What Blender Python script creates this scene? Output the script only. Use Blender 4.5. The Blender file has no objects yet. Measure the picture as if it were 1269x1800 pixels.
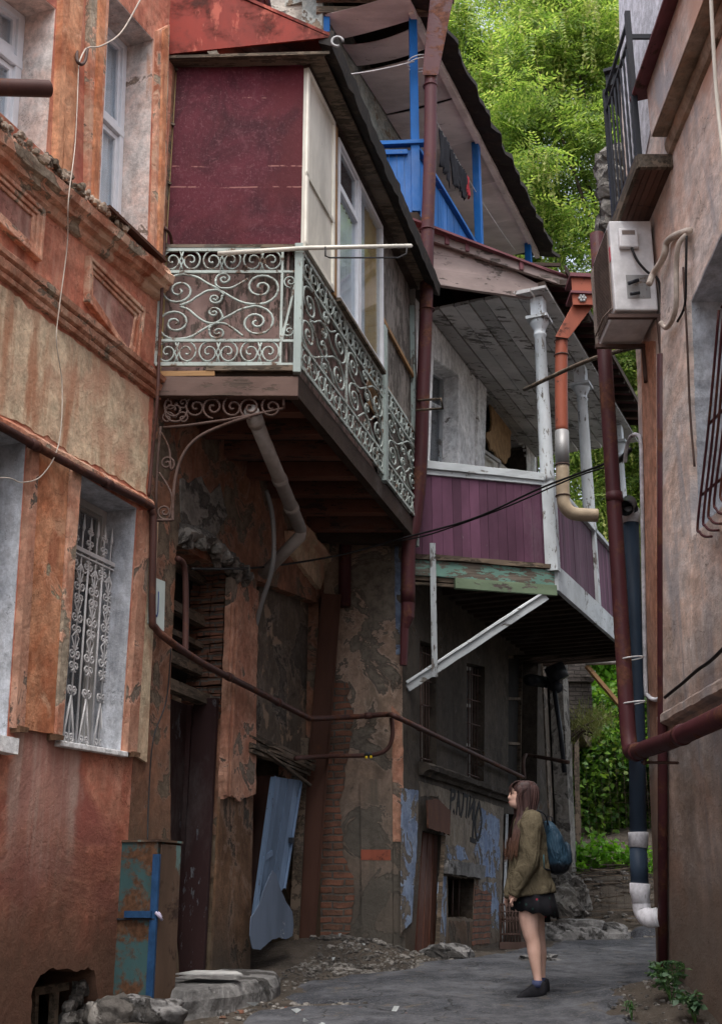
import bpy, math, random
import numpy as np
from mathutils import Vector, Matrix, noise
from mathutils.geometry import tessellate_polygon
R = math.radians
random.seed(7); rng = np.random.default_rng(11)
sc = bpy.context.scene
COL = sc.collection

# ---------------------------------------------------------------- camera, sky, sun, exposure
FPX = 2098.0; TH = math.atan(680/FPX); CZ = 1.5
CT, ST = math.cos(TH), math.sin(TH)
cam = bpy.data.cameras.new('camera'); camo = bpy.data.objects.new('camera', cam); COL.objects.link(camo)
cam.sensor_fit = 'VERTICAL'; cam.sensor_height = 36; cam.sensor_width = 36*1269/1800; cam.lens = 36*FPX/1800
cam.clip_start = .05; cam.clip_end = 2000
camo.location = (0, 0, CZ); camo.rotation_euler = (R(90)+TH, 0, 0)
sc.camera = camo
w = bpy.data.worlds.new('World'); sc.world = w; w.use_nodes = True
wn = w.node_tree; wn.nodes.clear()
SUN_EL, SUN_AZ = R(66), R(182)
sky = wn.nodes.new('ShaderNodeTexSky'); sky.sky_type = 'NISHITA'; sky.sun_disc = False
sky.sun_elevation = SUN_EL; sky.sun_rotation = SUN_AZ; sky.air_density = 1; sky.dust_density = 4; sky.ozone_density = 1
hs = wn.nodes.new('ShaderNodeHueSaturation'); hs.inputs['Saturation'].default_value = .42
bg = wn.nodes.new('ShaderNodeBackground'); bg.inputs['Strength'].default_value = .15
wo = wn.nodes.new('ShaderNodeOutputWorld')
wn.links.new(sky.outputs[0], hs.inputs['Color']); wn.links.new(hs.outputs[0], bg.inputs[0]); wn.links.new(bg.outputs[0], wo.inputs[0])
sl = bpy.data.lights.new('sun', 'SUN'); sl.energy = .55; sl.angle = R(25); sl.color = (1, .95, .88)
so = bpy.data.objects.new('sun', sl); COL.objects.link(so)
sd = Vector((math.sin(SUN_AZ)*math.cos(SUN_EL), math.cos(SUN_AZ)*math.cos(SUN_EL), math.sin(SUN_EL)))  # towards the sun
so.rotation_euler = sd.to_track_quat('Z', 'Y').to_euler()
sc.view_settings.view_transform = 'Standard'; sc.view_settings.look = 'None'
sc.view_settings.gamma = 1; sc.view_settings.use_curve_mapping = False
sc.view_settings.exposure = 1.38
sc.render.engine = 'CYCLES'

# ---------------------------------------------------------------- measuring helpers
def ray(px, py):
    dx = (px-634.5)/FPX; v = (900-py)/FPX
    return (dx, CT-v*ST, ST+v*CT)
def atY(px, py, Y):
    r = ray(px, py); t = Y/r[1]
    return Vector((r[0]*t, Y, CZ+r[2]*t))
class Pl:
    """vertical plane through (x, y), running along heading deg; local x along, local y into the wall, z up"""
    def __init__(s, x, y, deg, z=0):
        a = R(deg); s.o = Vector((x, y, z)); s.d = Vector((math.sin(a), math.cos(a), 0)); s.n = Vector((-math.cos(a), math.sin(a), 0))
        s.rz = math.atan2(s.d.y, s.d.x)
        s.M = Matrix.Translation(s.o) @ Matrix.Rotation(s.rz, 4, 'Z')
    def pt(s, u, y, z): return s.o + s.d*u + s.n*y + Vector((0, 0, z))
    def __call__(s, u, y, z): return s.pt(u, y, z)
    def uz(s, px, py, y=0):
        r = ray(px, py); o = s.o + s.n*y
        det = r[0]*(-s.d.y) + s.d.x*r[1]
        t = (o.x*(-s.d.y) + s.d.x*o.y)/det
        u = (r[0]*o.y - r[1]*o.x)/det
        u = -u if False else ((r[0]*t-o.x)*s.d.x + (r[1]*t-o.y)*s.d.y)
        return (u, CZ+r[2]*t-s.o.z)
    def poly(s, pts, y=0): return [s.uz(a, b, y) for a, b in pts]
    def at(s, px, py, y=0):
        u, z = s.uz(px, py, y); return s.pt(u, y, z)

# ---------------------------------------------------------------- mesh helpers
class MB:
    def __init__(s, T=None): s.v = []; s.f = []; s.sm = []; s.T = T or (lambda x, y, z: (x, y, z))
    def add(s, vs, fs, smooth=False):
        b = len(s.v); s.v += [tuple(s.T(*p)) for p in vs]
        s.f += [tuple(i+b for i in f) for f in fs]; s.sm += [smooth]*len(fs); return s
    def addw(s, vs, fs, smooth=False):
        T = s.T; s.T = lambda x, y, z: (x, y, z); s.add(vs, fs, smooth); s.T = T; return s
    def box(s, x0, x1, y0, y1, z0, z1, j=0):
        vs = [(x, y, z) for x in (x0, x1) for y in (y0, y1) for z in (z0, z1)]
        if j: vs = [tuple(c+random.uniform(-j, j) for c in p) for p in vs]
        return s.add(vs, [(0,1,3,2),(4,6,7,5),(0,4,5,1),(2,3,7,6),(0,2,6,4),(1,5,7,3)])
    def prism(s, poly, y0, y1, holes=()):
        """polygon(s) in (x, z) extruded from y0 to y1"""
        def area(p): return sum(p[i][0]*p[(i+1) % len(p)][1]-p[(i+1) % len(p)][0]*p[i][1] for i in range(len(p)))
        P = list(poly) if area(poly) > 0 else list(poly)[::-1]
        H = [list(h) if area(h) < 0 else list(h)[::-1] for h in holes]
        loops = [P]+H; flat = [p for l in loops for p in l]; n = len(flat)
        tr = tessellate_polygon([[Vector((a, b, 0)) for a, b in l] for l in loops])
        fs = []
        for t in tr:
            a, b, c = (flat[i] for i in t)
            if (b[0]-a[0])*(c[1]-a[1])-(b[1]-a[1])*(c[0]-a[0]) < 0: t = t[::-1]
            fs.append(tuple(t)); fs.append(tuple(i+n for i in t[::-1]))
        k = 0
        for l in loops:
            m = len(l)
            for i in range(m):
                a, b = k+i, k+(i+1) % m; fs.append((b, a, a+n, b+n))
            k += m
        return s.add([(a, y0, b) for a, b in flat]+[(a, y1, b) for a, b in flat], fs)
    def bar(s, p, q, w, y0, y1):
        """straight member of width w in the (x, z) plane"""
        d = Vector((q[0]-p[0], q[1]-p[1])); d.normalize(); n = Vector((-d.y, d.x))*w/2
        return s.prism([(p[0]-n.x, p[1]-n.y), (q[0]-n.x, q[1]-n.y), (q[0]+n.x, q[1]+n.y), (p[0]+n.x, p[1]+n.y)], y0, y1)
    def beam(s, a, b, w, h, up=(0, 0, 1), j=0, seg=1):
        a = Vector(s.T(*a)); b = Vector(s.T(*b)); d = (b-a).normalized(); up = Vector(up)
        x = d.cross(up)
        if x.length < .01: x = d.cross(Vector((0, 1, 0)))
        x.normalize(); z = x.cross(d).normalized()
        vs = []; fs = []
        for i in range(seg+1):
            c = a.lerp(b, i/seg)
            for sx, sz in ((-1, -1), (1, -1), (1, 1), (-1, 1)):
                vs.append(c+x*(sx*w/2+random.uniform(-j, j))+z*(sz*h/2+random.uniform(-j, j)))
        for i in range(seg):
            for k in range(4):
                q = 4*i; fs.append((q+k, q+(k+1) % 4, q+4+(k+1) % 4, q+4+k))
        fs += [(3, 2, 1, 0), tuple(4*seg+k for k in range(4))]
        return s.addw(vs, fs)
    def tube(s, pts, r, n=8, smooth=True, caps=True, flat=1.0, closed=False):
        P = [Vector(s.T(*p)) for p in pts]; m = len(P)
        rs = r if isinstance(r, (list, tuple)) else [r]*m
        vs = []; fs = []; up = None
        for i in range(m):
            if closed: t = (P[(i+1) % m]-P[i-1])
            else: t = (P[min(i+1, m-1)]-P[max(i-1, 0)])
            if t.length < 1e-9: t = Vector((0, 0, 1))
            t.normalize()
            if up is None:
                up = Vector((0, 0, 1)) if abs(t.z) < .9 else Vector((1, 0, 0))
            x = t.cross(up)
            if x.length < 1e-4: x = t.cross(Vector((.3, .9, .2)))
            x.normalize(); up = x.cross(t).normalized()
            for k in range(n):
                a = 2*math.pi*k/n; vs.append(P[i]+(x*math.cos(a)+up*math.sin(a)*flat)*rs[i])
        for i in range(m if closed else m-1):
            j2 = (i+1) % m
            for k in range(n): fs.append((i*n+k, i*n+(k+1) % n, j2*n+(k+1) % n, j2*n+k))
        if caps and not closed: fs += [tuple(range(n))[::-1], tuple((m-1)*n+k for k in range(n))]
        return s.addw(vs, fs, smooth)
    def hollow(s, pts, r, n=16, t=.15):
        """open-ended pipe"""
        s.tube(pts, r, n, caps=False)
        rr = [x*(1-t) for x in r] if isinstance(r, (list, tuple)) else r*(1-t)
        s.tube(pts, rr, n, caps=False)
        return s
    def loft(s, rings, smooth=True, cap=True, closed=True):
        n = len(rings[0]); vs = [p for r in rings for p in r]; fs = []
        for i in range(len(rings)-1):
            for k in range(n if closed else n-1): fs.append((i*n+k, i*n+(k+1) % n, (i+1)*n+(k+1) % n, (i+1)*n+k))
        if cap: fs += [tuple(range(n))[::-1], tuple((len(rings)-1)*n+k for k in range(n))]
        return s.add(vs, fs, smooth)
    def mould(s, prof, path, j=0, steps=40, miss=0, seed=0, smooth=False):
        """profile [(y, dz)] swept along path [(u, z)] on the wall plane, worn by noise"""
        rings = []
        L = [0]
        for a, b in zip(path, path[1:]): L.append(L[-1]+math.hypot(b[0]-a[0], b[1]-a[1]))
        for i in range(steps+1):
            t = L[-1]*i/steps; k = 0
            while k < len(L)-2 and t > L[k+1]: k += 1
            f = (t-L[k])/(L[k+1]-L[k]); u = path[k][0]*(1-f)+path[k+1][0]*f; z = path[k][1]*(1-f)+path[k+1][1]*f
            ring = []
            for q, (y, dz) in enumerate(prof):
                nn = noise.noise(Vector((u*5+seed, q*.7, 0)))*j+noise.noise(Vector((u*17+seed, q*1.9, 3)))*j*.6
                m = max(0, noise.noise(Vector((u*3.1+seed*2, q*.25, 9)))-.12)*miss
                ring.append((u, min(y+abs(nn)*.6+m*abs(y)*2, 0.01), z+dz+nn-m*.05))
            rings.append(ring)
        return s.loft(rings, smooth, True, True)
    def rock(s, c, r, n=10, rough=.3, seed=0, sq=(1, 1, 1)):
        vs = []; fs = []; c = Vector(c); rows = max(4, n//2)
        for i in range(rows+1):
            ph = math.pi*i/rows
            for k in range(n):
                a = 2*math.pi*k/n; d = Vector((math.sin(ph)*math.cos(a), math.sin(ph)*math.sin(a), math.cos(ph)))
                q = 1+rough*noise.noise(d*1.7+Vector((seed*3.1, seed, 0)))+rough*.6*noise.noise(d*4+Vector((seed, 0, seed*1.3)))
                e = Vector([math.copysign(abs(x)**.75, x) for x in d])
                vs.append(c+Vector((e.x*r*q*sq[0], e.y*r*q*sq[1], e.z*r*q*sq[2])))
        for i in range(rows):
            for k in range(n): fs.append((i*n+k, (i+1)*n+k, (i+1)*n+(k+1) % n, i*n+(k+1) % n))
        return s.add(vs, fs)
    def build(s, name, mat, parent=None, frame=None, label=None, bevel=0, kind=None, auto=None):
        if parent is not None: M = FR[parent]
        elif frame is not None: M = frame.M if isinstance(frame, Pl) else frame
        else:
            a = np.array(s.v); lo, hi = a.min(0), a.max(0)
            M = Matrix.Translation(((lo[0]+hi[0])/2, (lo[1]+hi[1])/2, lo[2]))
        Mi = M.inverted(); V = np.array(s.v, dtype=np.float64)
        V = V @ np.array(Mi.to_3x3()).T + np.array(Mi.translation)
        me = bpy.data.meshes.new(name); me.from_pydata(V.tolist(), [], s.f)
        me.polygons.foreach_set('use_smooth', s.sm); me.materials.append(mat); me.update()
        o = bpy.data.objects.new(name, me); COL.objects.link(o)
        if parent is not None: o.parent = parent
        else: o.matrix_world = M
        FR[o] = M
        if bevel:
            b = o.modifiers.new('bevel', 'BEVEL'); b.width = bevel; b.segments = 2; b.limit_method = 'ANGLE'; b.angle_limit = R(50)
        if label: o['label'] = label
        if kind: o['kind'] = kind
        return o
FR = {}
def thing(name, label, cat, frame=None, loc=None, group=None):
    M = frame.M if isinstance(frame, Pl) else (frame if frame is not None else Matrix.Translation(loc))
    o = bpy.data.objects.new(name, None); COL.objects.link(o); o.matrix_world = M; o.empty_display_size = .1
    FR[o] = M; o['label'] = label; o['category'] = cat
    if group: o['group'] = group
    return o
def tag(o, label, cat, group=None, kind=None):
    o['label'] = label; o['category'] = cat
    if group: o['group'] = group
    if kind: o['kind'] = kind
    return o
def dup(root, M=None, label=None):
    r = root.copy(); COL.objects.link(r)
    if M is not None: r.matrix_world = M
    if label: r['label'] = label
    for ch in list(root.children):
        c = ch.copy(); COL.objects.link(c); c.parent = r
        for g in list(ch.children):
            d = g.copy(); COL.objects.link(d); d.parent = c
    return r
def shrink(q, t):
    """inset a convex polygon by about t"""
    c = (sum(p[0] for p in q)/len(q), sum(p[1] for p in q)/len(q)); out = []
    for a, b in q:
        dx, dz = c[0]-a, c[1]-b
        out.append((a+math.copysign(min(t, abs(dx)*.9), dx), b+math.copysign(min(t, abs(dz)*.9), dz)))
    return out
def bil(q, s, t):
    """q = TL, TR, BR, BL; s across, t down"""
    a = [q[0][i]*(1-s)+q[1][i]*s for i in (0, 1)]; b = [q[3][i]*(1-s)+q[2][i]*s for i in (0, 1)]
    return (a[0]*(1-t)+b[0]*t, a[1]*(1-t)+b[1]*t)
def sub(q, s0, s1, t0, t1): return [bil(q, s0, t0), bil(q, s1, t0), bil(q, s1, t1), bil(q, s0, t1)]
def jag(p, amp, step=.06, seed=0):
    """roughen a closed outline"""
    out = []
    for i in range(len(p)):
        a, b = p[i], p[(i+1) % len(p)]; L = math.hypot(b[0]-a[0], b[1]-a[1]); n = max(1, int(L/step))
        dx, dz = (b[0]-a[0])/max(L, 1e-6), (b[1]-a[1])/max(L, 1e-6)
        for k in range(n):
            f = k/n; x, z = a[0]+(b[0]-a[0])*f, a[1]+(b[1]-a[1])*f
            r = amp*(noise.noise(Vector((x*9+seed, z*9, seed)))*1.2+random.uniform(-.35, .35))
            out.append((x-dz*r, z+dx*r))
    return out
def crom(pts, n=8, closed=False):
    """smooth curve through the points"""
    P = [Vector(p) for p in pts]; out = []; m = len(P)
    for i in range(m if closed else m-1):
        if closed: a, b, c, d = P[i-1], P[i], P[(i+1) % m], P[(i+2) % m]
        else: a, b, c, d = P[max(i-1, 0)], P[i], P[i+1], P[min(i+2, m-1)]
        for k in range(n):
            t = k/n; out.append(.5*((2*b)+(c-a)*t+(2*a-5*b+4*c-d)*t*t+(3*b-a-3*c+d)*t**3))
    if not closed: out.append(P[-1])
    return out
def spiral(cx, cz, r0, r1, a0, turns, n=14, k=1.0):
    """points from the outer radius r0 at angle a0 (deg) inward"""
    N = max(6, int(abs(turns)*n)); out = []
    for i in range(N+1):
        f = i/N; r = r0+(r1-r0)*f**k; a = R(a0)+2*math.pi*turns*f
        out.append((cx+r*math.cos(a), cz+r*math.sin(a)))
    return out

# ---------------------------------------------------------------- materials
class G:
    def __init__(g, name):
        g.m = bpy.data.materials.new(name); g.m.use_nodes = True; g.t = g.m.node_tree; g.t.nodes.clear()
        g.out = g.t.nodes.new('ShaderNodeOutputMaterial'); g.tc = g.t.nodes.new('ShaderNodeTexCoord'); g.co = g.tc.outputs['Object']
    def nd(g, ty, ins=None, **pr):
        n = g.t.nodes.new('ShaderNode'+ty)
        for k, v in pr.items(): setattr(n, k, v)
        for k, v in (ins or {}).items():
            if isinstance(v, bpy.types.NodeSocket): g.t.links.new(v, n.inputs[k])
            else:
                if isinstance(v, tuple) and len(v) == 3 and n.inputs[k].type == 'RGBA': v = v+(1,)
                n.inputs[k].default_value = v
        return n
    def map(g, s, off=(0, 0, 0)): return g.nd('Mapping', {'Vector': g.co, 'Scale': s, 'Location': off}).outputs[0]
    def noise(g, scale=5, s=(1, 1, 1), det=6, rough=.6, dist=0, off=(0, 0, 0)):
        return g.nd('TexNoise', {'Vector': g.map(s, off), 'Scale': scale, 'Detail': det, 'Roughness': rough, 'Distortion': dist}).outputs[0]
    def thr(g, f, a, b, lo=0, hi=1):
        return g.nd('MapRange', {'Value': f, 'From Min': a, 'From Max': b, 'To Min': lo, 'To Max': hi}, interpolation_type='SMOOTHSTEP').outputs[0]
    def ma(g, op, a, b=0): return g.nd('Math', {0: a, 1: b}, operation=op).outputs[0]
    def mix(g, f, a, b, bt='MIX'):
        n = g.nd('Mix', {}, data_type='RGBA', blend_type=bt)
        for k, v in ((0, f), (6, a), (7, b)):
            if isinstance(v, bpy.types.NodeSocket): g.t.links.new(v, n.inputs[k])
            else: n.inputs[k].default_value = (v+(1,)) if isinstance(v, tuple) and len(v) == 3 else v
        return n.outputs[2]
    def z(g): return g.nd('SeparateXYZ', {0: g.co}).outputs[2]
    def fin(g, col, rough=.85, h=None, bs=.5, bd=.02, metal=0, **kw):
        b = g.nd('BsdfPrincipled', {'Base Color': col, 'Roughness': rough, 'Metallic': metal, 'Specular IOR Level': .18 if not metal else .5}); 
        for k, v in kw.items(): b.inputs[k].default_value = v
        if h is not None:
            bn = g.nd('Bump', {'Height': h, 'Strength': bs, 'Distance': bd}); g.t.links.new(bn.outputs[0], b.inputs['Normal'])
        g.t.links.new(b.outputs[0], g.out.inputs[0]); return g.m

def plaster(name, c1, c2, patch=None, pthr=(.56, .58), pscale=1.3, streak=None, sthr=(.5, .75), dirt=None, dz=(0, 1), crack=.5, cscale=2.2, bs=.6, scale=2.2, off=(0, 0, 0), second=None, s2thr=(.6, .63), s2scale=2.5, hs=1.0, dks=.5, dst=.42, extra=None):
    g = G(name)
    n1 = g.noise(scale, s=(hs, hs, 1), det=9, rough=.68, dist=.4, off=off)
    col = g.mix(g.thr(n1, .38, .62), c1, c2)
    fin_ = g.noise(11, s=(hs, hs, .8), det=8, rough=.75, off=(off[0]+2, 1, 7))
    col = g.mix(1.0, col, g.thr(fin_, .3, .7, .62, 1.22), 'MULTIPLY')
    big = g.noise(.9, s=(1, 1, .7), det=7, rough=.7, off=(off[0]+9, 4, 2))
    col = g.mix(1.0, col, g.thr(big, .3, .7, .72, 1.2), 'MULTIPLY')
    sp = g.noise(30, det=5, rough=.7, off=off)
    h = g.ma('ADD', g.ma('MULTIPLY', sp, .35), g.ma('MULTIPLY', fin_, .9))
    if streak:
        st = g.noise(1.5, s=(3.0*hs, 3.0*hs, .34), det=6, rough=.6, dist=.5, off=off)
        fd = g.thr(g.noise(.8, det=5, off=(off[0], 2, 6)), .35, .6)
        col = g.mix(g.ma('MULTIPLY', fd, g.thr(st, sthr[0], sthr[1], 0, .95)), col, streak)
        st2 = g.noise(1.6, s=(3.4*hs, 3.4*hs, .30), det=6, rough=.62, dist=.4, off=(off[0]+6, 2, 0))
        fd2 = g.thr(g.noise(1.1, det=4, off=(off[0], 7, 1)), .48, .62)
        col = g.mix(g.ma('MULTIPLY', fd2, g.thr(st2, .5, .68, 0, .75)), col, tuple(x*dst for x in c1))
    if second:
        s2 = g.noise(s2scale, det=10, rough=.62, dist=.5, off=(off[0]+7, 3, 1)); m2 = g.thr(s2, *s2thr)
        col = g.mix(m2, col, second)
        h = g.ma('ADD', h, g.ma('MULTIPLY', m2, -.35))
    if patch:
        pn = g.noise(pscale, det=12, rough=.66, dist=.6, off=(off[0]+3, 8, 5)); m = g.thr(pn, *pthr)
        pc = g.mix(g.thr(g.noise(9, det=6, rough=.7), .35, .7), patch, tuple(x*.5 for x in patch))
        wd_ = pthr[1]-pthr[0]; rim = g.thr(pn, pthr[0]-.018-wd_, pthr[0]); col = g.mix(g.ma('MULTIPLY', rim, .45), col, tuple(min(1, x*1.25+.08) for x in c2))
        dk = g.ma('MULTIPLY', g.thr(pn, pthr[0]-.002, pthr[0]+.004), g.thr(pn, pthr[1]+.022, pthr[1]+.004))
        col = g.mix(m, col, pc); col = g.mix(g.ma('MULTIPLY', dk, dks), col, tuple(x*.3 for x in patch)); h = g.ma('ADD', h, g.ma('MULTIPLY', m, -1.4))
        h = g.ma('ADD', h, g.ma('MULTIPLY', g.noise(14, det=6), g.ma('MULTIPLY', m, .8)))
    if crack:
        dn = g.nd('TexNoise', {'Vector': g.co, 'Scale': 3.0, 'Detail': 6.0, 'Roughness': .7})
        dv = g.nd('VectorMath', {0: dn.outputs[1], 'Scale': .5}, operation='SCALE').outputs[0]
        vv = g.nd('VectorMath', {0: g.co, 1: dv}, operation='ADD').outputs[0]
        vo = g.nd('TexVoronoi', {'Vector': vv, 'Scale': cscale}, feature='DISTANCE_TO_EDGE').outputs[0]
        ck = g.ma('MULTIPLY', g.thr(vo, .012, .0, 0, 1), g.thr(g.noise(1.7, off=(4, 4, 4)), .5, .62))
        ck = g.ma('MULTIPLY', ck, crack)
        col = g.mix(ck, col, tuple(x*.22 for x in c1)); h = g.ma('SUBTRACT', h, ck)
    if extra: col = extra(g, col)
    if dirt:  # darker towards the bottom: dirt, plus the lane's shade put into the colour
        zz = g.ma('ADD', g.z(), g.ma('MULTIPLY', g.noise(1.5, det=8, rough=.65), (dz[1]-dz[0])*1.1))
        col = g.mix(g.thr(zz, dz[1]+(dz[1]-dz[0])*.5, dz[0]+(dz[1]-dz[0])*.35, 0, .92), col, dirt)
    return g.fin(col, .9, h, bs, .03)

def wood(name, c, grain='z', bare=(.16, .13, .10), peel=.62, dark=None, gs=1.0, bs=.5, width=.012, rough=.75, streak=None):
    """painted or bare timber, grain along x, y or z"""
    g = G(name); k = {'x': (.06, 1, 1), 'y': (1, .06, 1), 'z': (1, 1, .06)}[grain]
    gr = g.noise(38*gs, s=k, det=6, rough=.65)
    big = g.noise(3.0, s=tuple(.35+x*.65 for x in k), det=8, rough=.65)
    col = g.mix(g.thr(big, .3, .7), tuple(x*.78 for x in c), tuple(min(1, x*1.18) for x in c))
    wd = g.mix(g.thr(gr, .35, .65), bare, tuple(x*.45 for x in bare))
    pn = g.ma('ADD', g.ma('MULTIPLY', g.noise(16*gs, s=tuple(.25+x*.75 for x in k), det=8, rough=.72), .65), g.ma('MULTIPLY', g.noise(2.3, det=4), .35))
    m = g.thr(pn, peel-width, peel+width)
    col = g.mix(m, col, wd)
    isl = g.nd('NewGeometry').outputs['Random Per Island']; col = g.mix(1.0, col, g.thr(isl, 0, 1, .74, 1.18), 'MULTIPLY')
    fade = g.noise(1.4, s=tuple(.4+x*.6 for x in k), det=6, rough=.7, off=(4, 4, 4)); col = g.mix(g.thr(fade, .5, .72, 0, .35), col, tuple(x*.6+.14 for x in c))
    if dark: col = g.mix(g.thr(g.noise(2.0, s=(1, 1, .4), det=8, rough=.7, off=(9, 2, 2)), .5, .7, 0, .8), col, dark)
    h = g.ma('SUBTRACT', g.ma('MULTIPLY', gr, .5), g.ma('MULTIPLY', m, .4))
    return g.fin(col, rough, h, bs, .008)

def metal(name, c, rust=(.10, .045, .025), rthr=(.55, .66), rough=.55, metallic=0, spec=.5, rs=5, pale=None):
    g = G(name)
    n = g.noise(rs, det=10, rough=.7, dist=.3); m = g.thr(n, *rthr)
    rc = g.mix(g.thr(g.noise(25, det=4), .3, .7), rust, tuple(x*.45 for x in rust))
    base = g.mix(g.thr(g.noise(2.2, s=(2, 2, .5), det=6), .35, .7), c, tuple(x*.7 for x in c))
    if pale: base = g.mix(g.thr(g.noise(3.1, s=(2, 2, .6), det=9, rough=.7, off=(5, 5, 5)), .56, .62), base, pale)
    col = g.mix(m, base, rc)
    h = g.ma('ADD', g.ma('MULTIPLY', m, .5), g.ma('MULTIPLY', g.noise(60, det=3), .25))
    return g.fin(col, g.thr(m, 0, 1, rough, .9), h, .35, .004, metallic)

def brick(name, c1=(.22, .10, .065), c2=(.13, .075, .055), mortar=(.13, .115, .10), scale=1.0, cover=None, cthr=(.5, .54), off=(0, 0, 0)):
    g = G(name); s = g.nd('SeparateXYZ', {0: g.co})
    dn = g.nd('TexNoise', {'Vector': g.co, 'Scale': 5.0, 'Detail': 4.0})
    v = g.nd('CombineXYZ', {0: g.ma('ADD', s.outputs[0], s.outputs[1]), 1: s.outputs[2], 2: 0.0}).outputs[0]
    dv = g.nd('VectorMath', {0: dn.outputs[1], 'Scale': .05}, operation='SCALE').outputs[0]
    v = g.nd('VectorMath', {0: v, 1: dv}, operation='ADD').outputs[0]
    b = g.nd('TexBrick', {'Vector': v, 'Color1': c1, 'Color2': c2, 'Mortar': mortar, 'Scale': scale, 'Mortar Size': .012, 'Mortar Smooth': .4, 'Bias': 0.0, 'Brick Width': .24, 'Row Height': .075})
    col = g.mix(g.thr(g.noise(6, det=8, rough=.7), .35, .75, 0, .75), b.outputs[0], (.05, .045, .04))
    h = g.ma('ADD', g.ma('MULTIPLY', b.outputs[1], -1.2), g.ma('MULTIPLY', g.noise(18, det=6), .9))
    if cover:
        m = g.thr(g.noise(1.5, det=11, rough=.66, dist=.5, off=off), *cthr)
        cc = g.mix(g.thr(g.noise(5, det=8, rough=.7), .35, .7), cover, tuple(x*.5 for x in cover))
        col = g.mix(m, col, cc); h = g.ma('ADD', h, g.ma('MULTIPLY', m, 1.6))
    return g.fin(col, .95, h, .9, .02)

def leafmat(name, cols, trans=.35, rough=.5):
    g = G(name); gi = g.nd('NewGeometry')
    rp = g.nd('ValToRGB', {0: gi.outputs['Random Per Island']})
    e = rp.color_ramp.elements
    e[0].position = 0; e[0].color = cols[0]+(1,); e[1].position = 1; e[1].color = cols[-1]+(1,)
    for i, c in enumerate(cols[1:-1]): x = e.new((i+1)/(len(cols)-1)); x.color = c+(1,)
    col = rp.outputs[0]
    d = g.nd('BsdfPrincipled', {'Base Color': col, 'Roughness': rough})
    t = g.nd('BsdfTranslucent', {'Color': g.mix(1.0, col, (1.25, 1.3, .7), 'MULTIPLY')})
    m = g.nd('MixShader', {0: trans, 1: d.outputs[0], 2: t.outputs[0]})
    g.t.links.new(m.outputs[0], g.out.inputs[0]); return g.m

def glassmat(name, tint=(.93, .95, .96), opac=.08):
    g = G(name)
    tr = g.nd('BsdfTransparent', {'Color': tint}); gl = g.nd('BsdfGlossy', {'Color': (.9, .95, 1), 'Roughness': .04})
    di = g.nd('BsdfDiffuse', {'Color': (.42, .44, .46)})
    fr = g.nd('Fresnel', {'IOR': 1.5}); 
    m1 = g.nd('MixShader', {0: g.thr(g.noise(1.3, det=8, rough=.7), .3, .8, opac*.4, opac*1.3), 1: tr.outputs[0], 2: di.outputs[0]})
    m = g.nd('MixShader', {0: g.ma('ADD', g.ma('MULTIPLY', fr.outputs[0], .3), .03), 1: m1.outputs[0], 2: gl.outputs[0]})
    g.t.links.new(m.outputs[0], g.out.inputs[0]); return g.m
def flat(name, c, rough=.7, var=.25, ns=8, bump=.2, **kw):
    g = G(name); n = g.noise(ns, det=8, rough=.65)
    return g.fin(g.mix(g.thr(n, .3, .7), tuple(x*(1-var) for x in c), tuple(min(1, x*(1+var)) for x in c)), rough, g.noise(ns*8, det=3), bump, .005, **kw)
# ---------------------------------------------------------------- colours
M = {}
def pale_patch(g, col):
    xyz = g.nd('SeparateXYZ', {0: g.co}); n = g.ma('MULTIPLY', g.ma('SUBTRACT', g.noise(3.5, det=7), .5), .35); x = g.ma('ADD', xyz.outputs[0], n); z = g.ma('ADD', xyz.outputs[2], g.ma('MULTIPLY', n, 3.0))
    m = g.ma('MULTIPLY', g.thr(x, -1.52, -1.42), g.thr(x, -.62, -.74)); m = g.ma('MULTIPLY', m, g.ma('MULTIPLY', g.thr(z, 1.25, 2.2), g.thr(z, 3.2, 3.1)))
    st = g.noise(2, s=(5, 5, .3), det=6)
    return g.mix(g.ma('MULTIPLY', m, .8), col, g.mix(g.thr(st, .4, .62), (.40,.22,.18), (.50,.37,.31)))
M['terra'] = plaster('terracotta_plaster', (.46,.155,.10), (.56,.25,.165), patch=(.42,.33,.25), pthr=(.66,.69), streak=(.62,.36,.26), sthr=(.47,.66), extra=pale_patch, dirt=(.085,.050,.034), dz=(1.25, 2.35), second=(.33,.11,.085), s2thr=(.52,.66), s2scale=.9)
M['terra_light'] = plaster('orange_plaster', (.50,.215,.135), (.62,.37,.26), patch=(.50,.42,.32), pthr=(.56,.59), pscale=2.6, streak=(.30,.10,.055), sthr=(.5,.66), second=(.58,.38,.27), s2thr=(.54,.62), s2scale=3.2)
M['orange'] = plaster('orange_ochre_plaster', (.49,.19,.095), (.60,.31,.18), patch=(.55,.47,.32), pthr=(.64,.66), pscale=2.0, streak=(.28,.085,.045), sthr=(.52,.7), second=(.56,.32,.20), s2thr=(.6,.7))
M['cream'] = plaster('cream_plaster', (.66,.54,.38), (.58,.43,.30), streak=(.44,.22,.13), sthr=(.48,.64), second=(.54,.32,.22), s2thr=(.50,.66), s2scale=1.1, patch=(.36,.30,.23), pthr=(.68,.70))
M['pink'] = plaster('faded_pink_plaster', (.38,.21,.17), (.33,.15,.12), streak=(.50,.36,.30), sthr=(.48,.68), dirt=(.11,.07,.045), dz=(1.2, 2.4), second=(.30,.20,.15), s2thr=(.55,.7))
M['reveal'] = plaster('pale_blue_reveal', (.50,.53,.58), (.58,.60,.64), patch=(.42,.36,.30), pthr=(.66,.67), crack=1, cscale=4, streak=(.42,.42,.44))
M['reveal_pink'] = plaster('white_pink_reveal', (.62,.56,.53), (.66,.50,.44), patch=(.45,.33,.26), pthr=(.66,.68), crack=1, cscale=4, streak=(.55,.28,.18), sthr=(.58,.7))
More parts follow.
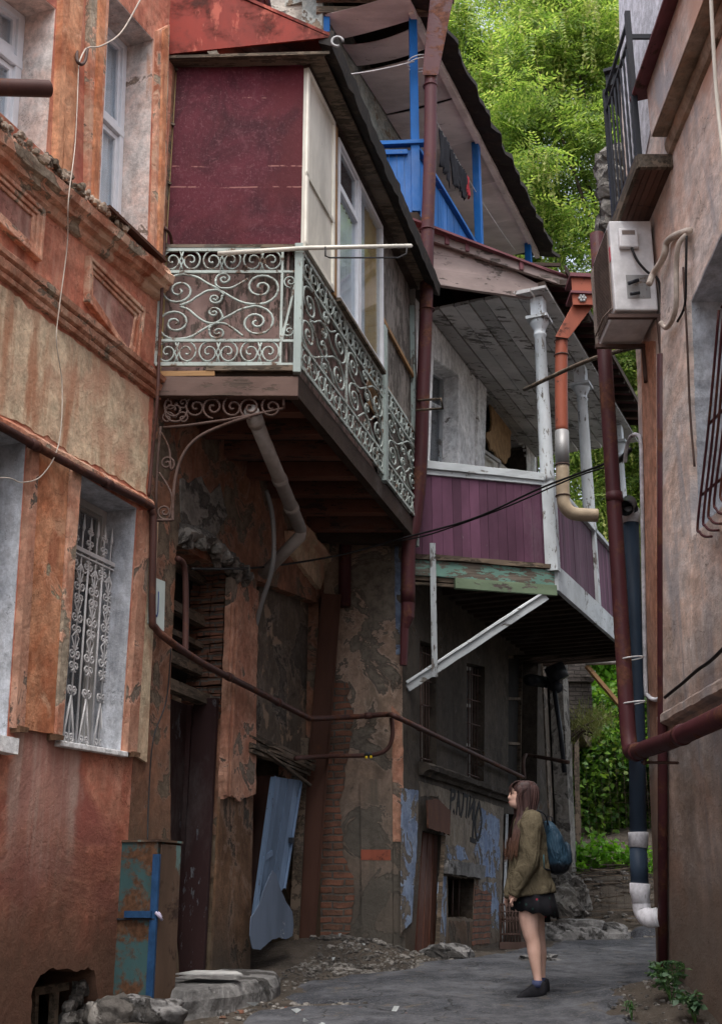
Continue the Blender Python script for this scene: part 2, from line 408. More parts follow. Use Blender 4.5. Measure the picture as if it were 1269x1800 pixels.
M['pier'] = plaster('worn_pier_plaster', (.30,.145,.09), (.23,.12,.08), patch=(.20,.155,.115), pthr=(.53,.55), pscale=2.3, streak=(.20,.07,.04), sthr=(.54,.66), dirt=(.10,.075,.05), dz=(1.6, 3.0))
M['brown'] = plaster('brown_damp_plaster', (.12,.066,.038), (.17,.10,.06), patch=(.10,.085,.07), pthr=(.56,.6), streak=(.11,.07,.045), dirt=(.06,.05,.04), dz=(.9, 1.7))
M['glow'] = plaster('tan_lower_plaster', (.23,.195,.15), (.19,.16,.13), patch=(.20,.12,.08), pthr=(.60,.62), pscale=1.6, streak=(.08,.07,.06), dirt=(.08,.055,.036), dz=(.9, 1.8), crack=1)
M['dirty'] = plaster('dirty_grey_plaster', (.125,.105,.085), (.16,.13,.105), patch=(.13,.115,.10), pthr=(.55,.57), streak=(.12,.09,.07), sthr=(.5,.75), crack=.8, second=(.30,.22,.16), s2thr=(.58,.62))
M['fface'] = plaster('grey_brown_render', (.30,.215,.16), (.36,.26,.20), patch=(.22,.19,.155), pthr=(.52,.535), pscale=1.5, streak=(.16,.13,.10), sthr=(.52,.72), dirt=(.085,.076,.064), dz=(1.6, 4.2), crack=1)  # lower front's shade is put into the bottom gradient with the dirt
M['gface'] = plaster('patched_grey_plaster', (.075,.062,.050), (.055,.046,.038), patch=(.11,.075,.05), pthr=(.60,.62), pscale=1.5, streak=(.06,.052,.045), sthr=(.5,.7), dirt=(.075,.052,.035), dz=(.9, 2.0), crack=1)  # shade under the timber balcony is put into this dark base colour
M['bluepaint'] = plaster('blue_limewash', (.17,.22,.33), (.22,.28,.38), patch=(.20,.17,.14), pthr=(.52,.54), pscale=2.6, streak=(.13,.18,.30))
M['peach'] = plaster('peach_stripe_plaster', (.38,.18,.12), (.46,.26,.18), patch=(.25,.20,.16), pthr=(.57,.59), pscale=2.4)
M['whiteplaster'] = plaster('white_balcony_plaster', (.80,.82,.83), (.86,.87,.87), patch=(.42,.40,.37), pthr=(.64,.66), crack=.6, streak=(.44,.45,.45))
M['greywall'] = plaster('grey_upper_plaster', (.40,.37,.33), (.46,.42,.36), patch=(.28,.25,.22), pthr=(.58,.6), crack=.8)
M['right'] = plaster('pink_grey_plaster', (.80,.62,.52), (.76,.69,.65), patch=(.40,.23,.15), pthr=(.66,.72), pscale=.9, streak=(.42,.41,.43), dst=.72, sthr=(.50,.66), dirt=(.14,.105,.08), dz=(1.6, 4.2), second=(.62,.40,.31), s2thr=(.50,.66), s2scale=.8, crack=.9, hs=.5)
M['rightgrey'] = plaster('grey_blue_plaster', (.58,.59,.64), (.64,.65,.70), patch=(.40,.34,.30), pthr=(.66,.7))
M['rightorange'] = plaster('orange_strip_plaster', (.58,.33,.24), (.50,.26,.17), patch=(.36,.30,.26), pthr=(.62,.66), streak=(.30,.13,.08), dirt=(.13,.09,.07), dz=(1.5, 4))
M['cornice'] = plaster('stained_cornice_plaster', (.30,.23,.17), (.38,.31,.25), patch=(.20,.16,.12), pthr=(.58,.6), streak=(.42,.26,.18))
M['concrete'] = plaster('rough_concrete', (.13,.127,.125), (.18,.175,.17), patch=(.09,.085,.08), pthr=(.52,.56), bs=.9, crack=.6, dks=.15)
M['stone'] = plaster('grey_rubble_stone', (.15,.14,.125), (.21,.195,.175), patch=(.12,.11,.10), pthr=(.5,.56), pscale=3, bs=.9, crack=0, dks=.1)
M['brick'] = brick('old_brick', cover=(.22,.18,.14), cthr=(.56,.6))
M['brickbare'] = brick('bare_brick', c1=(.26,.11,.07), c2=(.17,.09,.06))
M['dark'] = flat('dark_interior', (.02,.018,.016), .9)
M['maroonboard'] = None
g = G('maroon_oilcloth')
n = g.noise(1.5, s=(1,1,.8), det=9, rough=.68, dist=1.0); fibre = g.noise(26, s=(1,1,1.3), det=8, rough=.8); sm_ = g.noise(6, s=(1,1,.6), det=7, rough=.7, dist=.6)
c = g.mix(g.thr(n, .35, .62), (.034,.005,.010), (.090,.014,.024)); c = g.mix(g.thr(sm_, .52, .74, 0, .6), c, (.13,.040,.052)); c = g.mix(g.thr(fibre, .52, .74, 0, .6), c, (.22,.10,.115)); c = g.mix(g.thr(g.noise(70, s=(1,1,.3), det=3, rough=.8), .55, .75, 0, .35), c, (.30,.15,.16))
c = g.mix(g.thr(g.noise(3.4, s=(1,1,2.5), det=10, rough=.75, off=(3,0,1)), .60, .70, 0, .5), c, (.22,.09,.10))
c = g.mix(g.thr(g.noise(1.1, det=5, off=(1,1,6)), .5, .66, 0, .7), c, (.085,.012,.016))
for zl, x0_ in ((7.57, .5), (7.36, .42), (8.28, .55)):
    zz = g.ma('ADD', g.z(), g.ma('MULTIPLY', g.noise(1.6, det=4, off=(zl, 0, 0)), .05)); ln = g.ma('MULTIPLY', g.thr(g.ma('ABSOLUTE', g.ma('SUBTRACT', zz, zl+.025)), .009, .003), g.thr(g.noise(7, det=5, off=(zl, 1, 2)), x0_, x0_+.08))
    c = g.mix(g.ma('MULTIPLY', ln, .7), c, (.34,.16,.14))
M['maroonboard'] = g.fin(c, .75, g.ma('ADD', g.ma('MULTIPLY', fibre, .25), g.ma('MULTIPLY', sm_, 1.6)), .30, .02)
M['redroof'] = metal('red_sheet_metal', (.23,.020,.009), rust=(.085,.028,.022), rthr=(.47,.66), rough=.6, rs=2.6, pale=(.36,.075,.045))
M['greenpaint'] = metal('pale_green_paint', (.44,.51,.48), rust=(.20,.14,.105), rthr=(.52,.62), rough=.6, rs=9)
M['whiteiron'] = metal('white_iron_paint', (.66,.66,.66), rust=(.25,.18,.13), rthr=(.66,.74), rough=.6, rs=9)
M['rust'] = metal('rusty_pipe_paint', (.075,.035,.030), rust=(.16,.07,.045), rthr=(.5,.62), rough=.55, rs=4)
M['maroonpipe'] = metal('maroon_pipe_paint', (.070,.022,.026), rust=(.13,.055,.035), rthr=(.50,.62), rough=.5, rs=4)
M['orangepipe'] = metal('red_orange_downpipe', (.30,.085,.05), rust=(.15,.06,.045), rthr=(.54,.62), rough=.5, rs=4)
M['ironbrown'] = metal('brown_iron', (.10,.065,.055), rust=(.09,.05,.035), rthr=(.52,.64), rough=.7)
M['beamrust'] = metal('rust_brown_steel', (.085,.040,.028), rust=(.16,.07,.035), rthr=(.55,.7), rough=.8, rs=2)
M['blackiron'] = metal('black_iron_paint', (.03,.033,.04), rust=(.06,.04,.03), rthr=(.66,.75), rough=.4)
M['zinc'] = metal('zinc_sheet', (.26,.26,.26), rust=(.16,.11,.08), rthr=(.58,.66), rough=.5, metallic=.3)
M['greypvc'] = flat('grey_plastic_pipe', (.30,.27,.25), .5, .15)
M['whitepvc'] = plaster('white_plastic_pipe', (.55,.55,.58), (.62,.62,.65), patch=(.30,.28,.27), pthr=(.60,.66), crack=0, bs=.1)
M['bluepipe'] = metal('slate_blue_pipe', (.035,.055,.085), rust=(.50,.52,.55), rthr=(.66,.68), rough=.5, rs=2.2)
M['greenbox'] = metal('teal_sheet_metal', (.040,.085,.088), rust=(.11,.055,.03), rthr=(.47,.56), rough=.55, rs=2.6)
M['brownbox'] = metal('brown_sheet_metal', (.12,.075,.05), rust=(.06,.038,.03), rthr=(.5,.62), rough=.6, rs=2.4, pale=(.12,.20,.19))
M['bluemetal'] = flat('blue_steel', (.018,.055,.13), .5)
M['acwhite'] = flat('ac_white_enamel', (.60,.60,.61), .5, .16, 6)
M['acgrille'] = flat('ac_grille_brown', (.20,.16,.14), .6)
M['rubber'] = flat('black_cable', (.018,.017,.018), .55)
M['palecable'] = flat('pale_cable', (.50,.44,.38), .6)
M['whitecable'] = flat('white_cable_sleeve', (.55,.55,.55), .6)
M['bluewood'] = wood('blue_painted_wood', (.008,.115,.38), 'z', bare=(.30,.35,.42), peel=.64, rough=.6)
M['bluewoodx'] = wood('blue_painted_rail', (.008,.115,.38), 'x', bare=(.30,.35,.42), peel=.60, rough=.6)
M['purple'] = wood('purple_painted_board', (.105,.045,.078), 'z', bare=(.20,.15,.17), peel=.66, rough=.7)
M['whitewood'] = wood('white_painted_wood', (.52,.56,.585), 'z', bare=(.24,.22,.20), peel=.56)
M['whitewoodx'] = wood('white_painted_rail', (.54,.585,.61), 'x', bare=(.24,.22,.20), peel=.58)
M['greenwoodx'] = wood('green_painted_fascia', (.17,.32,.27), 'x', bare=(.20,.17,.14), peel=.50)
M['olivewoodx'] = wood('olive_painted_board', (.19,.26,.17), 'x', bare=(.17,.14,.13), peel=.56)
M['greywood'] = wood('grey_weathered_board', (.34,.37,.39), 'z', bare=(.14,.13,.12), peel=.54)
M['mintwood'] = wood('mint_painted_post', (.40,.48,.46), 'z', bare=(.25,.22,.19), peel=.58)
M['soffit'] = wood('grey_soffit_board', (.42,.415,.41), 'x', bare=(.20,.19,.18), peel=.55, rough=.9)
M['soffity'] = wood('grey_ceiling_board', (.62,.59,.58), 'x', bare=(.36,.33,.31), peel=.62, rough=.9)
M['greyboard'] = wood('weathered_plywood', (.23,.21,.19), 'z', bare=(.14,.125,.11), peel=.5, rough=.9)
M['pinkboard'] = wood('weathered_pink_plywood', (.27,.185,.168), 'z', bare=(.15,.115,.10), peel=.52, rough=.85, streak=None)
M['creamboard'] = wood('cream_painted_board', (.72,.70,.62), 'z', bare=(.30,.26,.21), peel=.64)
M['brownwood'] = wood('dark_brown_timber', (.045,.030,.023), 'x', bare=(.05,.035,.026), peel=.55, rough=.85)
M['joist'] = wood('red_brown_joist', (.13,.056,.038), 'x', bare=(.08,.05,.04), peel=.55, rough=.85)
M['beamwood'] = wood('pink_grey_beam', (.16,.105,.088), 'x', bare=(.14,.10,.08), peel=.57)
M['gableboard'] = wood('grey_pink_gable_board', (.34,.27,.25), 'x', bare=(.17,.14,.125), peel=.56)
M['oldwood'] = wood('raw_old_wood', (.15,.115,.085), 'x', bare=(.10,.08,.06), peel=.5, rough=.9)
M['ochrewood'] = wood('ochre_batten', (.32,.19,.09), 'x', bare=(.20,.13,.08), peel=.58)
M['yellowboard'] = wood('yellow_board', (.50,.38,.18), 'z', bare=(.30,.22,.13), peel=.62)
M['bluedoor'] = wood('pale_blue_door', (.15,.22,.33), 'z', bare=(.10,.10,.12), peel=.60)
M['bluesheet'] = metal('blue_grey_sheet', (.14,.18,.25), rust=(.55,.56,.58), rthr=(.62,.63), rough=.7, rs=4)
M['browndoor'] = wood('red_brown_door', (.085,.034,.022), 'z', bare=(.22,.14,.11), peel=.64)
M['darkdoor'] = wood('dark_maroon_door', (.035,.017,.017), 'z', bare=(.16,.17,.19), peel=.60)
M['deck'] = wood('red_brown_decking', (.10,.052,.038), 'y', bare=(.07,.04,.03), peel=.58)
M['pvcframe'] = flat('white_window_frame', (.66,.68,.72), .4, .06)
M['oldframe'] = wood('old_white_frame', (.45,.44,.42), 'z', bare=(.24,.20,.16), peel=.6)
M['glass'] = glassmat('window_glass')
M['glassdark'] = glassmat('dirty_window_glass', (.55,.58,.60), .35)
M['curtain'] = flat('white_curtain', (.80,.86,.92), .9, .08, 5)
M['yellowcurtain'] = flat('yellow_curtain', (.60,.42,.16), .9, .12, 5)
M['roofdark'] = metal('dark_roof_felt', (.035,.032,.03), rust=(.07,.055,.045), rthr=(.5,.65), rough=.95)
M['sheetroof'] = metal('maroon_roof_sheet', (.16,.06,.07), rust=(.10,.06,.05), rthr=(.55,.65), rough=.6)
M['signwhite'] = flat('enamel_plate', (.48,.56,.54), .35, .06)
M['signblue'] = flat('enamel_blue', (.02,.05,.20), .35, .1)
M['tarp'] = flat('sagging_cloth', (.33,.30,.30), .95, .15)
# ---------------------------------------------------------------- planes of the place
A = Pl(-1.68, 8.93, 19.8)          # left house, street front
B = Pl(-1.68, 8.93, 16.0)          # its far half, under the balcony
F = Pl(-1.72, 13.5, 98.0)          # narrow face of the corner house
Gp = Pl(.459, 13.194, 22.0)        # its long street side
J = Pl(.60, 13.28, 75.0)           # front end of the timber balcony
K = Pl(2.32, 13.74, 23.6)          # its street side
RW = Pl(2.3, 9.8, 180.0)           # right house
E = Pl(-1.68, 8.93, 90.0)          # near end of the iron balcony
S = Pl(-.52, 8.93, 15.6)           # its street side

# ================================================================ LEFT HOUSE
HA = thing('townhouse', 'tall terracotta and cream plastered house filling the left side, with barred window and moulded bands', 'house', A)
def seg(lines, u):
    for (a, b), (c, d) in zip(lines, lines[1:]):
        if a <= u <= c: return b+(d-b)*(u-a)/(c-a)
# openings on plane A
U2 = A.poly([(189,-22),(271,70),(259,459),(165,368)])
U1 = A.poly([(-150,-190),(99,15),(82,272),(-150,60)])
L2 = A.poly([(136,830),(241,893),(213,1323),(100,1303)])
L1 = A.poly([(-80,700),(47,776),(13,1300),(-80,1272)])
holeC = jag(A.poly([(52,1840),(58,1738),(72,1709),(101,1700),(118,1704),(167,1705),(173,1745),(190,1840)]), .022, .04, 2)
D1 = B.poly([(311,957),(345,975),(412,1012),(409,1060),(402,1190),(388,1300),(384,1450),(376,1600),(366,1760),(318,1760),(300,1450),(300,1200)])
D1 = D1[:3]+[D1[3]]+D1[4:]
D2 = B.poly([(452,1020),(560,1060),(556,1290),(545,1700),(440,1720),(447,1300)])
def wall_top(px, py): return A.uz(px, py)
mA = MB(A); mA.prism([(-14, -1.5), (0, -1.5), (0, 9.5), (-14, 9.5)], 0, .42, [U2, U1, L2, L1, holeC])
mA.build('wall', M['terra'], HA)
# far half (same building): wall in plane B joined at P1
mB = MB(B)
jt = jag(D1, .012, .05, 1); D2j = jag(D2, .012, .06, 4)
mB.prism([(.004, -.5), (4.55, -.5), (4.55, 9.3), (.004, 9.3)], 0, .42, [jt, D2j])
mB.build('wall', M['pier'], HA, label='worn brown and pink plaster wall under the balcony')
m = MB(A)   # house volume behind the front
m.box(-14, -13.6, .42, 4.6, -1.5, 9.5); m.box(-14, 4, 4.6, 5, -1.5, 9.5); m.box(-14, 1.5, .42, 5, 9.5, 9.7); m.box(3.6, 4, 1.9, 4.6, -.5, 9.5); m.box(-13.5, 3.6, .5, 4.6, 4.9, 5.1)
m.build('side_wall', M['terra'], HA)
def quadring(q, y0, y1, t, name, mat, par=HA):
    mm = MB(A); mm.prism(q, y0, y1, [shrink(q, t)]); return mm.build(name, mat, par)
# ---- windows with reveals and frames
def window(q, par, pl, ry, fm, revm, fw=.055, mull=(), trans=(), gl='glass', revt=.008, sash=True):
    mm = MB(pl); mm.prism(q, .003, ry, [shrink(q, revt)]); rv = mm.build('window_reveal', revm, par)
    qi = shrink(q, revt+.002)
    mm = MB(pl); mm.prism(qi, ry-.045, ry+.03, [shrink(qi, fw)])
    for s in mull: mm.bar(bil(qi, s, 0), bil(qi, s, 1), fw*.9, ry-.035, ry+.02)
    for t in trans: mm.bar(bil(qi, 0, t), bil(qi, 1, t), fw*1.1, ry-.05, ry+.025)
    if sash:
        xs = [0]+list(mull)+[1]; ts = [0]+list(trans)+[1]
        for a, b in zip(xs, xs[1:]):
            for c, d in zip(ts, ts[1:]):
                qq = shrink(sub(qi, a, b, c, d), fw*.75); mm.prism(qq, ry-.02, ry+.012, [shrink(qq, fw*.75)])
    fr = mm.build('window', fm, par, bevel=.004)
    mm = MB(pl); mm.prism(shrink(qi, fw*.8), ry, ry+.006); g_ = mm.build('pane', M[gl], fr)
    return fr
window(U2, HA, A, .30, M['pvcframe'], M['reveal_pink'], .06, (.52,), (.42,))
window(U1, HA, A, .30, M['pvcframe'], M['reveal_pink'], .07, (.5,), (.35,))
wl2 = window(L2, HA, A, .30, M['oldframe'], M['reveal'], .055, (.5,), (.28,), 'glassdark')
wl1 = window(L1, HA, A, .30, M['oldframe'], M['reveal'], .055, (.5,), (.28,), 'glassdark')
def curtain(pl, q, y, mat, name='curtain', par=HA, folds=26, amp=.02):
    mm = MB(pl); vs = []; n = folds*6
    for i in range(n+1):
        s = i/n; yy = y+amp*math.sin(s*folds*2*math.pi)+amp*.6*noise.noise(Vector((s*9, 0, 1)))
        for t in (0, 1): a = bil(q, s, t); vs.append((a[0], yy, a[1]))
    mm.add(vs, [(2*i, 2*i+1, 2*i+3, 2*i+2) for i in range(n)], True)
    mm.add([(a, b+.012, c) for a, b, c in vs], [(2*i, 2*i+2, 2*i+3, 2*i+1) for i in range(n)], True)
    return mm.build(name, mat, par)
curtain(A, shrink(U2, .05), .345, M['curtain'], folds=9)
curtain(A, shrink(U1, .05), .345, M['curtain'], folds=12)
mm = MB(A); mm.prism(sub(L2, .1, .48, .1, .95), .345, .36); mm.build('curtain', flat('green_curtain', (.10,.28,.18), .9), HA)
# ---- plaster zones: slabs a few centimetres proud
def slab(pl, px, y0, mat, par=HA, name='pilaster', j=.004, y1=.01, seed=0, holes=()):
    q = pl.poly(px) if len(px[0]) == 2 and max(abs(c) for p in px for c in p) > 20 else px
    mm = MB(pl); mm.prism(jag(q, j, .05, seed) if j else q, y0, y1, holes); return mm.build(name, mat, par)
def off(p, q, ax, az): return None
# upper pilaster between the windows, its casings
slab(A, [(113,-60),(146,-60),(118,325),(104,312)], -.035, M['orange'], name='pilaster')
slab(A, [(103,-60),(112,-60),(99,300),(90,290)], -.055, M['orange'], name='window_casing')
slab(A, [(152,-60),(186,-50),(164,366),(146,352)], -.05, M['terra_light'], name='window_casing')
slab(A, [(165,-60),(176,-55),(157,360),(150,354)], -.075, M['orange'], name='window_casing')
slab(A, [(273,55),(291,45),(279,482),(262,462)], -.045, M['terra_light'], name='window_casing')
slab(A, [(277,55),(285,50),(273,476),(267,468)], -.07, M['orange'], name='window_casing')
# cornice below the upper windows, string course above the cream field
cprof = [(0,.0),(-.03,.01),(-.05,.035),(-.055,.07),(-.10,.085),(-.11,.12),(-.15,.14),(-.165,.20),(-.12,.235),(-.11,.27),(0,.30)]
c0 = A.uz(-260, 110); c1 = A.uz(277, 530)
ext = lambda a, b, u: (u, a[1]+(b[1]-a[1])*(u-a[0])/(b[0]-a[0]))
mm = MB(A); mm.mould(cprof, [ext(c0, c1, -13.5), c1], .010, 620, .12, 3); mm.build('cornice', M['terra_light'], HA)
sprof = [(0,.0),(-.035,.005),(-.045,.03),(-.03,.045),(-.06,.06),(-.075,.10),(-.06,.12),(-.09,.13),(-.10,.165),(-.07,.185),(0,.20)]
s0 = A.uz(-260, 290); s1 = A.uz(277, 704)
mm = MB(A); mm.mould(sprof, [ext(s0, s1, -13.5), s1], .008, 620, .10, 8); mm.build('string_course', M['terra_light'], HA)
# weathered moss and rubble line on top of the cornice
mm = MB(A)
for i in range(420):
    f = random.random()**.8; u = c0[0]+(c1[0]-c0[0])*f*.80; z = c0[1]+(c1[1]-c0[1])*f*.8+.29+random.uniform(-.03,.05)
    mm.rock((u, -.09+random.uniform(-.05,.05), z), random.uniform(.010,.028), 6, .5, i)
mm.build('crumbled_edge', M['cornice'], HA, kind='stuff')
# parapet field with sunk panels, framed
def panel(px):
    q = A.poly(px); mm = MB(A)
    for k, (a, y) in enumerate(((0,-.05),(.035,-.035),(.07,-.02))):
        qa = shrink(q, a); mm.prism(qa, y, .004+k*.0005, [shrink(qa, .033)])
    mm.build('panel_frame', M['terra_light'], HA, bevel=.006)
    mm = MB(A); mm.prism(shrink(q, .104), -.006, .004); mm.build('panel_field', M['pink'], HA)
panel([(150,450),(248,546),(236,648),(146,530)]); panel([(-110,205),(72,372),(65,462),(-110,300)])
# cream field between the string course and the ledge over the lower windows
q = A.poly([(-200,348),(262,698),(257,868),(-200,612)]); q = [ext(q[0], q[1], -13.5), q[1], q[2], ext(q[3], q[2], -13.5)]
mm = MB(A); mm.prism(jag(q, .025, .05, 5), -.005, .01); mm.build('cream_field', M['cream'], HA)
lprof = [(0,.0),(-.03,.0),(-.05,.03),(-.05,.055),(-.02,.085),(0,.09)]
mm = MB(A); mm.mould(lprof, [A.uz(-160,668), A.uz(262,897)], .010, 150, .08, 12); mm.build('window_ledge_band', M['terra_light'], HA)
# lower pilasters and casings
slab(A, [(62,790),(116,820),(88,1290),(34,1282)], -.03, M['orange'], name='pilaster')
slab(A, [(48,778),(60,786),(32,1283),(16,1280)], -.05, M['peach'], name='window_casing')
slab(A, [(118,824),(134,832),(99,1296),(88,1292)], -.05, M['terra_light'], name='window_casing')
slab(A, [(243,898),(258,905),(232,1325),(215,1322)], -.045, M['peach'], name='window_casing')
for px in ((27,1281),(90,1295),(227,1325)):
    u, z = A.uz(*px); mm = MB(A); mm.prism([(u-.045, z-.03), (u+.045, z-.02), (u+.05, z+.01), (u-.05, z+.01)], -.07, .0); mm.build('casing_foot', M['brown'], HA)
slab(A, [(258,905),(276,915),(255,1340),(232,1325)], -.018, M['cream'], name='plaster_strip', seed=4)
u0, z0 = A.uz(97,1304); u1, z1 = A.uz(216,1324)
mm = MB(A); mm.prism([(u0, z0-.03), (u1, z1-.03), (u1, z1+.008), (u0, z0+.008)], -.05, .28); mm.build('window_sill', M['whiteplaster'], HA, bevel=.006)
u0, z0 = A.uz(-80,1282); u1, z1 = A.uz(14,1302)
mm = MB(A); mm.prism([(u0, z0-.09), (u1, z1-.09), (u1, z1+.008), (u0, z0+.008)], -.09, .28); mm.build('window_sill', M['whiteplaster'], HA, bevel=.006)
u0, z0 = A.uz(162,368); u1, z1 = A.uz(264,463)
mm = MB(A); mm.prism([(u0, z0-.02), (u1, z1-.02), (u1, z1+.006), (u0, z0+.006)], -.16, .28); mm.build('window_sill', M['beamrust'], HA)
# cellar opening
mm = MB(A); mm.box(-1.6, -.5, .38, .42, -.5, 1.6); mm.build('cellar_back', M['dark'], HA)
a = A.uz(60,1800, .2); b = A.uz(110,1735, .2)
mm = MB(A); mm.box(a[0], b[0], .2, .25, -.3, b[1]+.02); qz = b[1]
mm = MB(A); 
for (p0, p1, ww) in (((58,1743),(118,1733),.05),((98,1735),(92,1850),.04),((62,1742),(58,1850),.035)): mm.bar(A.uz(*p0,.16), A.uz(*p1,.16), ww, .14, .19)
mm.build('cellar_window', M['oldwood'], HA)
mm = MB(A); k = 0
for px, py, r in ((150,1735,.07),(165,1760,.06),(150,1785,.09),(128,1770,.05),(172,1790,.08),(140,1758,.05),(125,1795,.07)):
    u, z = A.uz(px, py, .1); mm.rock((u, .12, z), r, 12, .35, k, (1.1,.9,.8)); k += 1
mm.build('rubble_infill', M['stone'], HA)

# ---- far half under the balcony: pier, transom, doors
mm = MB(B); mm.prism(jag(B.poly([(398,1015),(447,1040),(443,1180),(441,1395),(425,1402),(410,1408),(398,1398),(384,1405),(390,1250)]), .016, .05, 3), -.05, .004); mm.build('pilaster', M['peach'], HA)
for a, b in (((400,1060),(385,1398)),((407,1060),(392,1400))):
    mm = MB(B); mm.bar(B.uz(*a), B.uz(*b), .03, -.075, -.04); mm.build('pilaster_rib', M['peach'], HA)
mm = MB(B); mm.prism(jag(B.poly([(384,1400),(442,1402),(436,1760),(366,1760)]), .006, .05, 6), -.018, .003); mm.build('plinth', M['brown'], HA)
# brick cheek of the doorway
jb = [B.uz(412,1015)[0], B.uz(384,1450)[0]]
mm = MB(B); k = 0
for row in range(26):
    z = B.uz(400,1225)[1]+.28*0+row*.075-.2
    u = B.uz(400,1150)[0]-.02+.0*row+random.uniform(-.02,.02)
    for y in range(3): mm.box(u-.03+random.uniform(-.02,.01), u+.25, .03+y*.13, .03+y*.13+.12, z, z+.062, .006)
mm.build('brick_jamb', M['brickbare'], HA)
# transom with slats over the door, frame and door leaf
zt = B.uz(340,1235,.2)[1]; ul = D1[0][0]-.05; ur = B.uz(392,1150)[0]
mm = MB(B)
for z, h, y in ((zt,.10,.12),(zt+.27,.10,.2),(zt+.52,.045,.22),(zt+.72,.09,.2),(zt+1.12,.07,.22)): mm.box(ul-.1, ur+.1, y, y+.08, z, z+h, .012)
mm.build('transom_slat', M['oldwood'], HA)
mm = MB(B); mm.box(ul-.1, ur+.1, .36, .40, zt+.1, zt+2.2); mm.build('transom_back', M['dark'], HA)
mm = MB(B); u = B.uz(350,1500,.25)[0]; mm.box(ul-.2, u-.28, .30, .35, .3, zt, .004); mm.box(u-.27, u+.30, .26, .31, .3, zt, .004)
for k in range(3): mm.box(u-.25, u+.2, .245, .262, .9+k*.75, .9+k*.75+.55)
d = mm.build('door', M['darkdoor'], HA, label='dark maroon timber door with worn pale paint', bevel=.006)
mm = MB(B); uu = B.uz(366,1600,.0)[0]; mm.prism([(uu-.02,.6),(uu+.03,.6),(B.uz(388,1250)[0]+.01, zt+.05),(B.uz(388,1250)[0]-.04, zt+.05)], .02, .24); mm.build('door_frame', M['darkdoor'], HA)
# broken plaster: rough stone patch and crumbling ledge over the doorway
q = jag(B.poly([(316,842),(330,848),(352,838),(368,870),(385,850),(398,905),(378,945),(318,935)]), .02, .05, 7)
mm = MB(B); mm.prism(q, -.012, .01); mm.build('exposed_rubble', M['stone'], HA)
mm = MB(B); pts = [B.uz(314,948), B.uz(360,958), B.uz(420,1022)]
mm.mould([(0,-.04),(-.05,-.03),(-.10,0),(-.13,.05),(-.09,.10),(-.04,.13),(0,.15)], pts, .03, 50, .2, 4)
for i in range(30):
    f = random.random(); u = pts[0][0]+(pts[2][0]-pts[0][0])*f; z = pts[0][1]+(pts[2][1]-pts[0][1])*f
    mm.rock((u, -.07+random.uniform(-.05,.04), z+random.uniform(-.02,.10)), random.uniform(.025,.06), 7, .5, i)
mm.build('broken_ledge', M['stone'], HA)
# wide opening with blocked upper part
mm = MB(B); q = B.poly([(455,1030),(556,1065),(548,1330),(450,1310)], .12); mm.prism(q, .12, .2); mm.build('blocked_panel', M['dirty'], HA)
mm = MB(B); mm.box(D2[0][0]-.2, D2[1][0]+.2, 1.9, 2.0, -.5, 6); mm.box(D2[0][0]-.2, D2[1][0]+.2, .42, 2.0, 2.95, 3.05); mm.build('dark_room_wall', M['dirty'], HA)
mm = MB(B); a = B.uz(438,1305,-.03); b = B.uz(548,1345,-.03)
for k in range(9):
    o = random.uniform(-.05,.05); mm.beam((a[0]-.05, -.04+random.uniform(-.03,.06), a[1]-.0+k*.022-.08), (b[0]+.02, -.02+random.uniform(-.03,.05), b[1]+k*.018-.10+o*.4), .05, .028, j=.008, seg=8)
mm.beam((a[0]+.3, -.08, a[1]-.05), (b[0]-.1, -.05, b[1]-.22), .03, .03, j=.006, seg=4)
mm.build('rotten_lintel', M['oldwood'], HA)
mm = MB(B); a = B.uz(556,1300,-.02); b = B.uz(540,1660,-.02); mm.beam((a[0]-.05,.1,a[1]), (b[0]-.08,.1,b[1]-.1), .10, .12, up=(0,1,0)); mm.build('door_post', M['oldwood'], HA)
# fragment of moulded cream plaster above it
q = jag(B.poly([(500,935),(572,925),(572,985),(556,1038),(503,968)]), .015, .05, 11)
mm = MB(B); mm.prism(q, -.05, .002); mm.build('plaster_fragment', M['cream'], HA)
mm = MB(B); mm.mould([(0,0),(-.06,0),(-.08,.04),(-.06,.06),(-.11,.08),(-.13,.13),(-.10,.16),(0,.18)], [B.uz(520,945), B.uz(566,1000)], .008, 30, .1, 2); mm.build('moulding', M['cream'], HA)

# white wrought grille of the lower window
yg = .17; gq = [A.uz(106,905,yg), A.uz(207,960,yg), A.uz(184,1318,yg), A.uz(84,1300,yg)]
ug0 = A.uz(60,1150,yg)[0]; ug1 = A.uz(196,1150,yg)[0]; gz0 = L2[3][1]+.01; gz1 = gz0+(A.uz(166,978,yg)[1]-gz0)/.86
mm = MB(A); H_ = gz1-gz0
def gt(pts, r=.008): mm.tube([(ug0+a*(ug1-ug0), yg+.004*(i%2), gz0+b*H_) for i,(a,b) in enumerate([(p[0],p[1]) for p in pts])], r, 5)
W_ = ug1-ug0; nbars = 10
mm.beam((ug0,yg,gz0+.0*H_),(ug1,yg,gz0),.03,.02); mm.beam((ug0,yg,gz0+.86*H_),(ug1,yg,gz0+.86*H_),.035,.03); mm.beam((ug0,yg,gz0+.86*H_-.04),(ug1,yg,gz0+.86*H_-.04),.02,.012)
asp = W_/H_
def curl(cx, cz, r, a0, t, rr=.0075):
    r = r*1.25; gt([(cx+(a-cx), b) for a, b in [(cx+q[0], cz+q[1]*1.0) for q in [((p[0])/W_, (p[1])/H_) for p in spiral(0,0,r,r*.12,a0,t,14)]]], rr)
